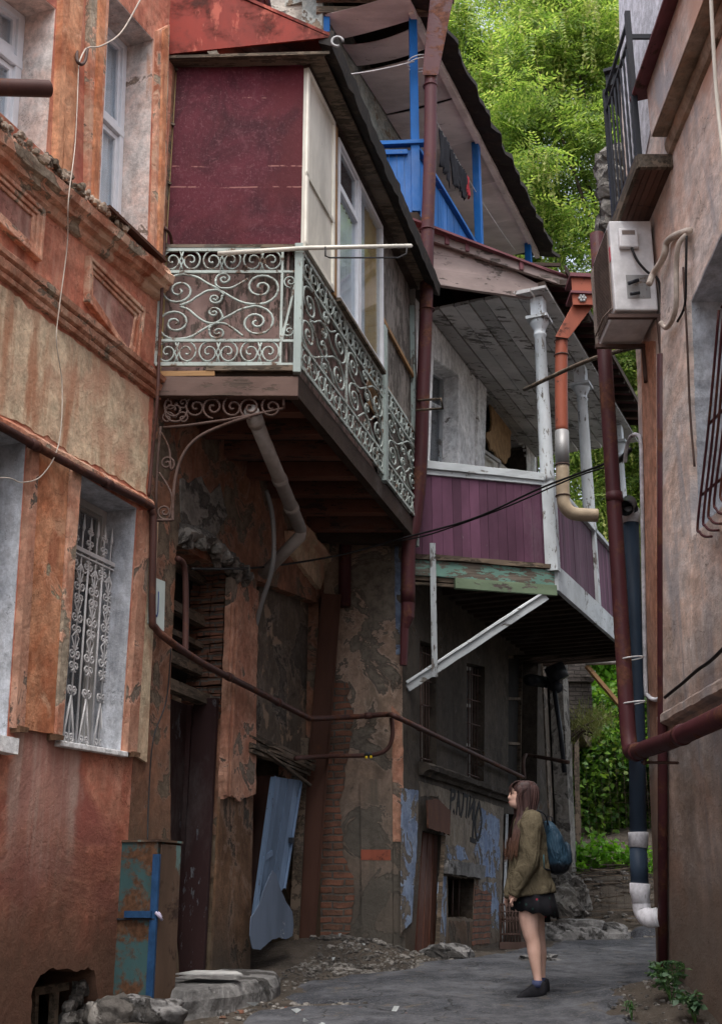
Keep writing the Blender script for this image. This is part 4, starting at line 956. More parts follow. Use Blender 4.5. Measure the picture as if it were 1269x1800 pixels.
# street side boarding and windows: plane S, 6 cm inside the railing
y = .06
mm = MB(S); mm.box(.0,LS,y+.03,y+.05,z0+.02,zr+.02); mm.build('side_boarding', M['pinkboard'], IB)
y = -.03
su = lambda px, py: S.uz(px, py, y)
q = S.poly([(543,150),(587,205),(584,492),(551,440)], y); u0 = .03; u1 = su(586,350)[0]
mm = MB(S); mm.box(u0,u1,y,y+.03,zr+.05,zt-.05); mm.build('side_panel', M['creamboard'], IB, bevel=.004)
mm = MB(S); 
for a_,b_,c_,d_ in ((u0,u1,zt-.11,zt-.05),(u0,u1,zr+.05,zr+.10),(u0,u0+.05,zr+.05,zt-.05),(u1-.05,u1,zr+.05,zt-.05),(u0,u1,zr+.75,zr+.79)): mm.box(a_,b_,y-.018,y+.0,c_,d_)
mm.build('panel_batten', M['creamboard'], IB)
up = su(590,350)[0]; mm = MB(S); mm.box(u1+.01,u1+.10,y-.01,y+.06,zr+.04,zt-.02,.003); mm.build('window_post', M['ochrewood'], IB)
ua, ub, uc_, ud = u1+.12, su(629,400)[0], su(634,400)[0], su(671,450)[0]
print('iron balcony u', u1, ua, ub, ud)
zb0, zb1 = zr+.06, zt-.13
def swin(ua, ub, tr, cm):
    qq = [(ua,zb1),(ub,zb1),(ub,zb0),(ua,zb0)]
    mm = MB(S); mm.prism(qq, y-.02, y+.05, [shrink(qq,.05)])
    if tr: mm.bar(bil(qq,0,.30), bil(qq,1,.30), .055, y-.015, y+.045); q2 = shrink(sub(qq,0,1,0,.3),.055); mm.prism(q2,y,y+.035,[shrink(q2,.025)])
    f_ = mm.build('window', M['pvcframe'], IB, bevel=.003); mm = MB(S); mm.prism(shrink(qq,.04), y+.012, y+.018); mm.build('pane', M['glass'], f_)
    if cm: curtain(S, shrink(sub(qq,0,1,.3 if tr else .0,1),.05), y+.045, M[cm], par=IB, folds=7 if cm=='curtain' else 4, amp=.015)
swin(ua, ub, True, 'curtain'); swin(ub+.02, ud, False, None)
qq = [(ub+.02,zb1),(ud,zb1),(ud,zb0),(ub+.02,zb0)]
curtain(S, sub(qq,.05,.45,0,1), y+.06, M['curtain'], par=IB, folds=3); curtain(S, sub(qq,.45,.97,0,1), y+.05, M['yellowcurtain'], par=IB, folds=3, amp=.012)
mm = MB(S); mm.box(ua,ud,y-.04,y+.05,zb0-.04,zb0-.005,.002); mm.build('window_sill', M['oldwood'], IB)
mm = MB(S); mm.box(ud-.35,ud+.1,.03,.045,zr-.45,zr-.02); mm.build('side_boarding', M['ochrewood'], IB)
mm = MB(S)
for i,(a_,b_) in enumerate(((ud+.04,ud+.75),(ud+.77,ud+1.5),(ud+1.52,LS-.05))): mm.prism(jag([(a_,z0+.05),(b_,z0+.05),(b_,zt-.05),(a_,zt-.05)],.006,.1,i), .02+i*.006, .04+i*.006)
mm.build('side_boarding', M['greyboard'], IB, label='weathered grey plywood boarding')
mm = MB(S)
for z in (zr+.02+.62, zr-.10): mm.beam((ud+.08,.0,z+.1),(LS-.08,.0,z+.06),.03,.05)
mm.build('side_batten', M['ochrewood'], IB)
mm = MB(S)
mm.box(u0,LS,y-.03,y+.06,zt-.05,zt+.02); mm.build('top_plate', M['brownwood'], IB)
mm = MB(S); mm.box(.9,LS,y+1.0,y+1.05,z0,zt); mm.build('inner_wall', M['yellowboard'] if False else M['creamboard'], IB)
mm = MB(S); mm.box(LS-.04,LS,y+.0,.9,z0,zt); mm.build('far_end_panel', M['greyboard'], IB)
# posts
mm = MB(S); mm.box(LS-.06,LS+.03,-.02,.07,z0-.28,zt-.28,.003); mm.build('corner_post', M['mintwood'], IB, bevel=.005)
up2 = S.uz(672,700)[0]; mm = MB(S); mm.box(up2-.055,up2+.055,-.05,.04,z0-.02,z0+1.75,.003); mm.build('railing_post', M['mintwood'], IB, bevel=.005)
# roof: sheet from the house wall down to the street eave
ze = 8.80
e0 = E.pt(-.12,-.10,8.60); e1 = E.pt(LE+.06,-.10,ze-.03); e2 = S.pt(LS+.12,-.28,ze-.16); 
w0 = B.pt(.0,.0,9.55)+Vector((-.0,-.1,0)); w1 = B.pt(4.5,0,9.55)
es = S.pt(-.10,-.28,ze-.03)
mm = MB(); vs = [tuple(v) for v in (E.pt(-.12,-.12,9.62), es, e2, w1)]; vs += [(a,b,c+.035) for a,b,c in vs]
mm.add(vs, [(3,2,1,0),(4,5,6,7),(0,1,5,4),(1,2,6,5),(2,3,7,6),(3,0,4,7)]); mm.build('roof', M['redroof'], IB)
tip = es
mm = MB(); a0 = E.pt(-.10,-.10,8.63); a1 = Vector((tip.x-.0, tip.y+.0, tip.z-.01)); a2 = E.pt(-.10,-.10,9.60)
mm.add([tuple(a0),tuple(a1),tuple(a2),tuple(a0+Vector((0,.02,0))),tuple(a1+Vector((0,.02,0))),tuple(a2+Vector((0,.02,0)))], [(0,1,2),(5,4,3),(0,3,4,1),(1,4,5,2),(2,5,3,0)]); mm.build('gable_sheet', M['redroof'], IB, label='rust streaked red sheet metal gable')
slabw([E.pt(-.10,-.09,0), Vector((tip.x,tip.y+.02,0)), S.pt(0,y,0), E.pt(-.1,.06,0)], 8.60, 8.63, 'soffit', M['oldwood'], IB)
mm = MB()
n = 40; vs = []
for i in range(n+1):
    f = i/n; p_ = es.lerp(e2, f); j1 = .03*noise.noise(Vector((f*22,0,2))); j2 = .025*noise.noise(Vector((f*30,4,2)))
    b_ = S.n*.10
    vs += [tuple(p_+Vector((0,0,-.11+j2))-S.n*(.02+j1)), tuple(p_+Vector((0,0,.05))-S.n*(.04+j1)), tuple(p_+b_+Vector((0,0,.06))), tuple(p_+b_+Vector((0,0,-.05)))]
fs = [(4*i+k,4*i+4+k,4*i+4+(k+1)%4,4*i+(k+1)%4) for i in range(n) for k in range(4)]+[(0,1,2,3),(4*n+3,4*n+2,4*n+1,4*n)]
mm.add(vs, fs); mm.build('eave_gutter', M['roofdark'], IB)
mm = MB(S)
mm.box(-.05,LS+.05,-.20,.02,zt-.02,zt+.01); mm.build('soffit', M['oldwood'], IB)
mm = MB(); c_ = es+Vector((.07,-.03,-.10)); mm.tube([tuple(c_+Vector((.05*math.cos(t),-.02,.05*math.sin(t)))) for t in [i*.42 for i in range(13)]], .013, 6); mm.build('gutter_hook', M['zinc'], IB)
mm = MB()
for i in range(12):
    a_ = Vector((-1.55+i*.055, 8.85, 9.72)); mm.tube([tuple(a_), tuple(a_+Vector((0,1.2,.5)))], .028, 8)
mm.build('corrugated_sheet', M['sheetroof'], IB)

# ---- railings: scroll panels designed in a unit frame, stretched to each bay
def spl(c, r0, r1, a0, turns, lead=None, n=16, k=.85):
    pts = spiral(c[0], c[1], r0, r1, a0, turns, n, k)
    if lead: pts = [tuple(p) for p in crom([lead[0]]+list(lead[1:])+[pts[0], pts[1]], 6)][:-6]+pts
    return pts
def C8(x, y): return ((x-90)/870.0, (890-y)/590.0)       # crop coordinates to unit frame
ASP = 870/590.0
def main_scrolls():
    L = []
    def sp(cx, cy, r, a0, turns, r1=9, pre=(), k=.85):
        N = max(8, int(abs(turns)*18)); pts = []
        for i in range(N+1):
            f = i/N; rr = r+(r1-r)*f**k; a = R(a0)+2*math.pi*turns*f; pts.append((cx+rr*math.cos(a), cy-rr*math.sin(a)))
        if pre: pts = [tuple(p) for p in crom(list(pre)+[pts[0], pts[2]], 6)][:-6]+pts
        return pts
    tl = sp(222,458,148,80,1.95,8); tr = sp(818,430,150,-95,2.0,8)
    L.append([tuple(p) for p in crom([tl[1],tl[0],(340,335),(430,395),(520,455),(600,515),(700,570),tr[0],tr[1]],5)]); L.append(tl); L.append(tr)
    bl = sp(205,745,142,-85,-1.95,8); br = sp(790,740,145,95,-2.0,8)
    L.append([tuple(p) for p in crom([bl[1],bl[0],(320,868),(400,810),(490,750),(580,690),(680,625),br[0],br[1]],5)]); L.append(bl); L.append(br)
    L.append(sp(545,355,62,195,-1.6,6,((950,440),(830,300),(720,350),(620,425),(540,438),(495,415))[2:]))
    L.append(sp(515,830,62,165,1.6,6,((800,880),(700,860),(620,790),(560,750),(490,752),(455,790))[1:]))
    L.append(sp(485,530,52,20,-1.6,5,((235,590),(300,560),(360,510),(430,462),(500,455),(545,490))))
    L.append(sp(482,655,50,0,1.5,5,((235,600),(300,630),(360,690),(430,740),(500,745),(545,700))))
    return [[C8(*p) for p in l] for l in L]
MS = main_scrolls()
def border(n_):
    """a row of facing C scrolls with small curls, unit height"""
    L = []; w_ = 1.0/n_
    for i in range(n_):
        c = (i+.5)*w_
        for sgn in (-1, 1):
            N = 26; pts = []
            for k in range(N+1):
                f = k/N; rr = .47*(1-f)**.8+.05; a = math.pi*(.5 if sgn < 0 else .5)+sgn*-1*2*math.pi*1.55*f
                pts.append((c+sgn*w_*.23+rr*.50*w_*math.cos(a)*1.0, .5+rr*math.sin(a)))
            L.append(pts)
        L.append([(c-w_*.04,.05),(c,.28),(c-w_*.05,.5),(c,.72),(c-w_*.04,.95)]); L.append([(c+w_*.04,.05),(c,.28),(c+w_*.05,.5),(c,.72),(c+w_*.04,.95)])
    return L
def bay(pl, ua, ub, za, zb_, y, flip=False, nb=3, r=.011):
    """one railing bay: main scrolls between two border rows"""
    h = zb_-za; hb = h*.20
    mm = MB(pl)
    def put(lines, u0, u1, v0, v1, rr):
        for l in lines:
            pts = [(u0+(1-x if flip else x)*(u1-u0), y+.002*math.sin(i), v0+z*(v1-v0)) for i, (x, z) in enumerate(l)]
            mm.tube(pts, rr, 5, caps=True)
    put(MS, ua+.01, ub-.01, za+hb+.01, zb_-hb-.01, r)
    put(border(nb), ua, ub, za+.008, za+hb-.008, r*.75); put(border(nb), ua, ub, zb_-hb+.008, zb_-.008, r*.75)
    return mm
def railing(pl, ua, ub, za, zb_, y, bays, name='railing', nb=3, flip=False):
    h = zb_-za; hb = h*.20
    mm = MB(pl)
    for z, t in ((za,.016),(za+hb,.012),(zb_-hb,.012),(zb_,.017)): mm.beam((ua,y,z),(ub,y,z),.022,t*2)
    us = [ua+(ub-ua)*i/bays for i in range(bays+1)]
    for u in us: mm.box(u-.010,u+.010,y-.010,y+.010,za,zb_)
    rl = mm.build(name, M['greenpaint'], IB)
    for i in range(bays): bay(pl, us[i], us[i+1], za, zb_, y, flip != bool(i % 2), nb).build('scrollwork', M['greenpaint'], rl)
    return rl
zra, zrb = z0+.06, zr
railing(E, .0, 1.02, zra, zrb, -.015, 1, nb=3)
mm = MB(E)   # narrow end bay with a diagonal
for z in (zra, zra+.21, zrb-.21, zrb): mm.beam((1.02,-.015,z),(LE,-.015,z),.02,.02)
mm.beam((1.03,-.015,zra+.22),(LE-.01,-.015,zrb-.23),.018,.018,up=(0,1,0))
for c_, s_ in (((1.085,zra+.30),1),((1.09,zrb-.30),-1)): mm.tube([(a_,-.015,b_) for a_,b_ in spiral(c_[0],c_[1],.06,.008,90*s_,1.5*s_)], .007, 5)
mm.build('railing', M['greenpaint'], IB)
mm = MB(E); mm.box(LE-.035,LE+.03,-.045,.02,z0-.02,zrb+.05,.002); mm.build('railing_post', M['mintwood'], IB, bevel=.004)
um = up2-.06
railing(S, .04, um, zra, zrb, -.015, 2, nb=3); railing(S, up2+.08, LS-.05, zra-.02, zrb-.03, -.015, 1, nb=3, flip=True)
mm = MB(E); mm.beam((-.02,.02,zrb+.03),(LE,.02,zrb+.03),.10,.03); mm.build('rail_cap', M['oldwood'], IB)
mm = MB(S); mm.beam((.0,.03,zrb+.02),(um,.03,zrb+.02),.08,.03,j=.003,seg=6); mm.build('rail_cap', M['oldwood'], IB)
# iron brackets below
mm = MB(E); yb = .04
zt_ = z0-.26
def ib(px): return [(E.uz(a,b,yb)[0], yb, E.uz(a,b,yb)[1]) for a,b in px]
def isp(cx, cy, r, a0, turns, rr=.010, pre=()):
    pts = []; N = int(abs(turns)*18)
    for i in range(N+1):
        f = i/N; q = r*(1-f*.9); a = R(a0)+2*math.pi*turns*f; pts.append((cx+q*math.cos(a), cy-q*math.sin(a)))
    if pre: pts = [tuple(p) for p in crom(list(pre)+[pts[0], pts[2]], 5)][:-5]+pts
    mm.tube(ib(pts), rr, 6)
mm.tube(ib([(287,697),(498,692)]), .014, 6); mm.tube(ib([(288,752),(330,748),(400,738),(452,728),(498,718)]), .012, 6); mm.tube(ib([(498,690),(499,718)]), .012, 6)
for cx, s_ in ((345,1),(375,-1),(410,1),(440,-1),(478,1)): isp(cx, 716, 20, 90*s_, 1.6*s_)
isp(308,718,24,60,1.2); isp(305,722,25,0,-1.0,.010); isp(295,735,12,0,1.4,.008); isp(322,735,12,180,-1.4,.008); isp(298,710,11,0,-1.4,.008); isp(322,708,11,180,1.4,.008)
pts = [tuple(p) for p in crom([(452,728),(400,745),(350,768),(322,800),(308,845),(304,900),(304,915)], 6)]; mm.tube(ib(pts), .014, 6)
mm.tube(ib([(283,750),(278,800),(275,860),(275,915)]), .012, 6); mm.tube(ib([(275,915),(304,914)]), .012, 6)
isp(294,815,14,-60,1.6,.009,((284,760),(298,790))); isp(290,900,14,-60,-1.6,.009,((280,830),(302,870)))
mm.build('iron_bracket', M['ironbrown'], IB)
# ================================================================ RIGHT HOUSE
HR = thing('plastered_house', 'stained pink and grey plastered house filling the right edge, with box cornice and barred window', 'house', RW)
ru = lambda px, py, y=0: RW.uz(px, py, y)
edge = RW.poly([(1156,1790),(1150,1600),(1138,1300),(1128,1000),(1119,650),(1100,390),(1090,150),(1080,-300)])
WR = jag(RW.poly([(1214,528),(1232,488),(1262,420),(1330,290),(1400,200),(1400,760),(1269,905),(1228,945)]), .008, .06, 2)
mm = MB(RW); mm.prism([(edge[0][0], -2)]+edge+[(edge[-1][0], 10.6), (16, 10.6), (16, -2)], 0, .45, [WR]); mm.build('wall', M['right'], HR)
mm = MB(RW); mm.box(.8,16,4,4.3,-2,10.6); mm.box(.8,1.2,.45,4,-2,10.6); mm.box(15.7,16,.45,4,-2,10.6); mm.box(.8,16,.45,4.3,10.6,10.8); mm.box(-4.0,.8,2.3,2.6,-.5,11); mm.box(-4.0,-3.7,2.6,6,-.5,11); mm.box(-4.0,.8,2.3,6,11,11.2); mm.build('side_wall', M['right'], HR)  # house volume; also an unseen wing added to block light on the corner house
sl_ = lambda px, y0, mat, name, j=.006, seed=0, y1=.006: (lambda b: (b.prism(jag(RW.poly(px), j, .06, seed), y0, y1), b.build(name, mat, HR))[1])(MB(RW))
sl_([(1092,140),(1110,390),(1137,265),(1210,-100),(1082,-300)], -.01, M['rightgrey'], 'upper_wall', 0)
sl_([(1128,600),(1152,600),(1156,1320),(1145,1320),(1136,1000)], -.012, M['rightorange'], 'wall_strip')
sl_([(1172,430),(1214,400),(1214,530),(1228,945),(1224,1242),(1172,1268)], -.05, M['right'], 'pilaster')
sl_([(1224,948),(1330,840),(1330,1182),(1224,1242)], -.045, M['right'], 'pilaster', seed=3)
a, b = ru(1171,1272), ru(1340,1180)
mm = MB(RW); mm.mould([(0,-.03),(-.05,-.02),(-.07,.0),(-.07,.05),(-.05,.07),(0,.08)], [a, b], .006, 60, .1, 2); mm.build('ledge', M['right'], HR)
# window: reveal, frame, grille of bent bars
mm = MB(RW); mm.prism(WR, .002, .3, [[(p[0]+(.012 if p[0]<1.9 else -.0), p[1]+(.012 if p[1]<3.9 else -.012)) for p in WR]]); mm.build('window_reveal', M['reveal'], HR)
mm = MB(RW); xs_ = [p[0] for p in WR]; zs_ = [p[1] for p in WR]
mm.prism([(min(xs_)-.1,min(zs_)-.1),(max(xs_)+.1,min(zs_)-.1),(max(xs_)+.1,max(zs_)+.1),(min(xs_)-.1,max(zs_)+.1)], .26, .31, [[(min(xs_)+.13,min(zs_)+.12),(max(xs_)-.1,min(zs_)+.12),(max(xs_)-.1,max(zs_)-.1),(min(xs_)+.13,max(zs_)-.1)]])
for k in (.35,.7): x = min(xs_)+(max(xs_)-min(xs_))*k; mm.box(x-.03,x+.03,.262,.30,min(zs_),max(zs_))
wf = mm.build('window', M['oldframe'], HR)
mm = MB(RW); mm.box(min(xs_),max(xs_),.29,.295,min(zs_),max(zs_)); mm.build('pane', M['glassdark'], wf)
mm = MB(RW)
for k, (xt, yt, xb, yb, xr) in enumerate(((1263,545,1226,935,1250),(1270,560,1236,924,1262),(1277,575,1245,912,1274),(1286,590,1255,895,1286),(1296,600,1266,880,1300),(1310,600,1280,860,1312),(1325,600,1294,845,1326))):
    pts = [(xt,yt),((xt*.5+xb*.5),(yt+yb)/2+10),(xb,yb-20),(xb+3,yb),(xb+12,yb+8),(xr,yb+8)]
    cc = crom(pts, 5); mm.tube([(ru(p[0],p[1],-.09)[0], -.09, ru(p[0],p[1],-.09)[1]) for p in cc], .009, 6)
for (a_, b_) in (((1246,745),(1330,660)),((1268,540),(1340,440)),((1233,870),(1330,790))): p = ru(*a_,-.08); q = ru(*b_,-.08); mm.tube([(p[0],-.08,p[1]),(q[0],-.08,q[1])], .010, 6)
mm.build('window_grille', M['maroonpipe'], HR)
# box cornice with soffit, roof flashing above, moulding below
uc0 = 2.25; 
mm = MB(RW)
zc = 6.86
mm.prism([(uc0,zc),(7.5,zc),(7.5,zc+.42),(uc0,zc+.42)], -.15, .0); mm.build('cornice', M['cornice'], HR, bevel=.01)
mm = MB(RW); mm.prism([(uc0,zc+.004),(7.5,zc+.004),(7.5,zc+.424),(uc0,zc+.424)], -.156, -.151); mm.build('cornice_face', M['right'], HR)
mm = MB(RW); mm.mould([(0,-.10),(-.03,-.09),(-.05,-.05),(-.05,-.0),(0,.0)], [(uc0-.05,zc-.02),(7.5,zc-.02)], .008, 80, .1, 5); mm.build('moulding', M['cornice'], HR)
mm = MB(RW); mm.mould([(0,.0),(-.24,-.06),(-.26,-.05),(-.26,-.03),(0,.05)], [(uc0-.12,zc+.46),(7.5,zc+.46)], .006, 80, .0, 7); mm.build('roof_flashing', M['sheetroof'], HR)

# small black balcony
BB = thing('railing_balcony', 'small balcony high on the right wall with black metal railing and brown plank floor', 'balcony', RW)
ub0, ub1 = 1.28, 2.20; yb_ = -.24; zfb = 6.74
mm = MB(RW)
for i in range(5): mm.box(ub0, ub1-.02, yb_+.005+i*.048, yb_+.005+i*.048+.043, zfb-.09, zfb-.02, .002)
mm.build('floor', M['deck'], BB)
mm = MB(RW); mm.box(ub1-.02, ub1+.02, yb_-.02, 0, zfb-.11, zfb-.0); mm.box(ub0, ub1, yb_-.03, yb_-.0, zfb-.11, zfb-.0); mm.build('floor_edge', M['oldwood'], BB)
mm = MB(RW); mm.box(ub1-.03, ub1+.01, yb_-.02, yb_+.02, zfb, zfb+1.30); mm.build('post', M['blackiron'], BB)
mm = MB(RW); mm.box(ub0, ub0+.04, yb_-.02, yb_+.02, zfb, zfb+1.26); mm.build('post', M['blackiron'], BB)
mm = MB(RW)
for z in (.05, 1.06, 1.22): mm.box(ub0, ub1, yb_-.012, yb_+.012, zfb+z-.014, zfb+z+.014)
mm.box(ub1-.02, ub1, yb_, 0, zfb+1.05, zfb+1.09)
mm.build('rail', M['blackiron'], BB)
for i in range(1,8):
    u = ub0+(ub1-ub0)*i/8; mm = MB(RW); mm.tube([(u,yb_,zfb+.05+k*.06+.0) for k in range(18)], [.011 if k%2 else .008 for k in range(18)], 4, smooth=False); mm.build('baluster', M['blackiron'], BB)
# masonry stub and little eave behind
mm = MB(); c = atY(1076,400,10.6)
for i in range(34):
    z = c.z-1.0+i*.055; mm.rock((c.x+random.uniform(-.05,.05), 10.6+random.uniform(-.1,.1), z), random.uniform(.09,.14), 9, .4, i)
tag(mm.build('masonry_stub', M['stone']), 'ragged stump of old masonry beside the black railing balcony', 'masonry')
c = atY(1066,175,9.6); mm = MB(); mm.beam((c.x-.02,9.3,c.z),(c.x+.25,9.9,c.z+.02),.10,.12); mm.beam((c.x-.03,9.25,c.z+.08),(c.x+.3,9.95,c.z+.1),.14,.03)
tag(mm.build('gutter_box', M['blackiron']), 'dark metal gutter box peeking out beyond the black railing', 'gutter')

# air conditioner
AC = thing('air_conditioner', 'white air conditioner outdoor unit on a steel bracket on the right wall', 'air conditioner', loc=(2.10,8.52,5.71))
x0,x1,y0_,y1_,za_,zb_ = 1.94,2.27,8.2,8.84,5.78,6.56
mm = MB(); mm.box(x0,x1,y0_,y1_,za_,zb_); mm.build('casing', M['acwhite'], AC, bevel=.012)
mm = MB()
for i in range(24): z = za_+.05+i*.029; mm.box(x0-.016,x0-.008,y0_+.05,y1_-.04,z,z+.006)
for i in range(26): y = y0_+.05+i*.027; mm.box(x0-.012,x0-.004,y,y+.005,za_+.04,zb_-.05)
mm.build('fan_grille', M['acgrille'], AC)
mm = MB(); mm.tube([(x0-.02,y0_+.04,za_+.03),(x0-.05,y0_+.2,za_+.04),(x0-.05,y1_-.1,za_+.04)], .006, 5); mm.build('grille_frame', M['acgrille'], AC)
mm = MB(); cx = (x0+x1)/2-.03; mm.box(cx-.075,cx+.075,y0_-.045,y0_-.001,zb_-.26,zb_-.09); o = mm.build('service_cover', M['acwhite'], AC, bevel=.012)
mm = MB(); mm.box(cx-.05,cx+.05,y0_-.049,y0_-.044,zb_-.15,zb_-.115); mm.build('label_plate', M['acgrille'], o)
mm = MB(); mm.box(x0-.004,x0-.0,y0_+.02,y0_+.10,zb_-.34,zb_-.22); mm.build('red_sticker', flat('red_sticker', (.45,.05,.08), .5), AC)
mm = MB(); mm.box(x0+.10,x1-.05,y0_-.004,y0_-.001,za_+.10,za_+.30); mm.build('valve_plate', M['acgrille'] if False else M['zinc'], AC)
mm = MB(); mm.tube([(cx+.05,y0_-.03,za_+.24),(cx-.03,y0_-.05,za_+.20)], .016, 8); mm.tube([(cx+.05,y0_-.03,za_+.13),(cx-.02,y0_-.05,za_+.11)], .014, 8); mm.build('valve', M['blackiron'], AC)
mm = MB(); mm.tube(crom([(cx+.02,y0_-.03,zb_-.26),(cx+.05,y0_-.05,zb_-.38),(cx+.12,y0_-.05,zb_-.48),(x1+.0,y0_-.06,zb_-.55),(x1+.02,y0_-.03,za_+.05),(x1+.02,y0_,za_-.05)],5), .010, 6); mm.build('cable', M['rubber'], AC)
for y in (y0_+.04, y1_-.08): mm = MB(); mm.box(x0-.05,x1+.03,y-.02,y+.02,za_-.05,za_-.02); mm.box(2.262,2.285,y-.018,y+.018,za_-.35,za_-.05); mm.build('bracket', M['ironbrown'], AC)
def hose(px, r, name, mat, lab, cat):
    mm = MB(RW); pts = [(ru(a_,b_,y)[0], y, ru(a_,b_,y)[1]) for a_,b_,y in px]; mm.tube([tuple(p) for p in crom(pts,5)], r, 8); tag(mm.build(name, mat), lab, cat)
hose([(1140,500,-.16),(1148,480,-.12),(1160,462,-.10),(1168,445,-.09),(1172,425,-.08),(1188,413,-.07),(1212,405,-.03)], .024, 'insulated_hose', M['palecable'], 'taped pale insulation hose running from the air conditioner into the wall', 'hose')
hose([(1207,412,-.04),(1192,430,-.09),(1188,470,-.09),(1188,530,-.09),(1182,560,-.09),(1170,576,-.09),(1160,566,-.12)], .019, 'drain_hose', M['palecable'], 'looping pale drain hose hanging beside the air conditioner', 'hose')
hose([(1206,415,-.05),(1205,470,-.06),(1203,535,-.06),(1190,565,-.07)], .009, 'power_cable', M['rubber'], 'short black cable hanging beside the looping pale hose', 'cable')
# pipes on and by the right house
mm = MB(); x = 2.08; pts = [(2.085,9.3,7.1),(2.08,9.3,5.5),(2.07,9.3,4.0),(2.06,9.3,2.75)]
mm.tube([tuple(p) for p in pts]+[tuple(p) for p in crom([(2.06,9.29,2.66),(2.06,9.25,2.58),(2.06,9.16,2.55)],4)]+[(2.09,8.2,2.52),(2.10,6.0,2.50)], .062, 16)
for a_, b_ in (((2.08,9.3,4.60),(2.08,9.3,4.68)),((2.083,9.3,6.2),(2.083,9.3,6.28)),((2.062,9.1,2.548),(2.064,9.02,2.546)),((2.092,7.9,2.518),(2.092,7.82,2.518))): mm.tube([a_,b_], .070, 16)
PL = mm.build('drainpipe', M['maroonpipe']); tag(PL, 'thick maroon drainpipe coming down beside the right wall and turning towards the camera', 'drainpipe')
mm = MB()
for p in ((2.08,9.3,2.95),(2.09,9.3,3.3)): mm.tube([(p[0]+.10*math.cos(t)+.03,p[1]+.08*math.sin(t),p[2]+.012*math.cos(t)) for t in [i*math.pi/8 for i in range(17)]], .006, 5)
tag(mm.build('tie_wire', M['whitecable']), 'loops of pale wire tied around the two big pipes by the right wall', 'wire')
mm = MB(); mm.tube([tuple(atY(1128,1340,9.0)), tuple(atY(1190,1341,8.3))], .012, 6); mm.tube([tuple(atY(1138,1300,8.9)), tuple(atY(1132,1345,8.9))], .012, 6)
tag(mm.build('pipe_bracket', M['ironbrown']), 'iron bar holding up the maroon pipe at its elbow', 'bracket')
yy = 9.55; base = thing('waste_pipe', 'slate blue waste pipe with white joints and white bottom elbow by the right wall', 'pipe', loc=tuple(atY(1132,1590,yy)))
pa = [atY(a_,b_,yy) for a_,b_ in ((1108,908),(1114,1100),(1119,1300),(1121,1465))]
mm = MB(); mm.tube([tuple(p) for p in pa], .066, 16); mm.build('upper_pipe', M['bluepipe'], base)
mm = MB(); p0, p1, p2 = atY(1121,1463,yy), atY(1124,1560,yy), atY(1121,1490,yy)
mm.tube([tuple(p0),tuple(p0+Vector((0,0,-.03))),tuple(p2)], [.078,.078,.074], 16); mm.build('joint', M['whitepvc'], base); mm = MB(); mm.tube([tuple(atY(1124,1553,yy)),tuple(atY(1124,1570,yy)),tuple(atY(1125,1574,yy)),tuple(atY(1126,1588,yy))], [.078,.078,.071,.071], 16); mm.build('joint', M['whitepvc'], base); mm = MB()
mm.tube([tuple(p) for p in crom([atY(1126,1585,yy),atY(1129,1602,yy),atY(1140,1614,yy-.05),atY(1156,1612,yy-.1)],5)], .070, 16); mm.build('elbow', M['whitepvc'], base)
mm = MB(); mm.tube([tuple(p2),tuple(p1)], .068, 16); mm.build('lower_pipe', M['bluepipe'], base)
mm = MB(); mm.tube([tuple(atY(1108,920,yy)),tuple(atY(1107,895,yy))], .078, 16); mm.build('joint', M['whitepvc'], base)
mm = MB(); mm.hollow([tuple(atY(1107,898,yy-.02)),tuple(atY(1104,885,yy-.06)),tuple(atY(1098,893,yy-.16))], .07, 14); mm.build('cap', M['blackiron'], base)
def rpipe(px, y, r, name, mat, lab, cat='pipe', sq=False, n=8, smooth=5):
    mm = MB(RW); pts = [(ru(a_,b_,y)[0], y, ru(a_,b_,y)[1]) for a_,b_ in px]
    if smooth: pts = [tuple(p) for p in crom(pts, smooth)]
    mm.tube(pts, r, n); return tag(mm.build(name, mat), lab, cat)
rpipe([(1163,622),(1163,1000),(1164,1400),(1164,1735)], -.045, .038, 'standpipe', M['maroonpipe'], 'straight dark maroon pipe running up the right wall from the plants', n=12, smooth=0)
rpipe([(1098,812),(1101,785),(1108,768),(1118,764),(1125,775),(1127,830),(1130,1000),(1134,1200),(1138,1222),(1150,1230),(1163,1226),(1172,1222)], -.03, .017, 'conduit', M['greypvc'] if False else M['whitepvc'], 'thin grey white conduit hooked at the top and running down between the right pipes', 'conduit')
rpipe([(1168,1226),(1185,1212),(1200,1200),(1225,1178),(1250,1160),(1290,1120)], -.075, .012, 'wall_cable', M['rubber'], 'dark twisted cable climbing to the right edge above the maroon pipe', 'cable')
rpipe([(1247,-60),(1252,60),(1262,200),(1290,420)], -.17, .012, 'corrugated_conduit', M['creamboard'], 'cream corrugated conduit down the upper right wall over the cornice', 'conduit')
rpipe([(1200,470),(1207,600),(1212,720),(1220,820)], -.055, .008, 'wall_wire', M['pink'] if False else M['ironbrown'], 'painted over wire running down beside the right window', 'wire')
mm = MB(); a_ = atY(921,685,12.2); b_ = atY(1130,606,9.0); c_ = atY(1030,640,10.6)
mm.tube([tuple(p) for p in crom([a_,c_+Vector((0,0,.03)),b_],6)], .022, 6); tag(mm.build('pole', M['oldwood']), 'weathered wooden pole sticking out under the air conditioner', 'pole')

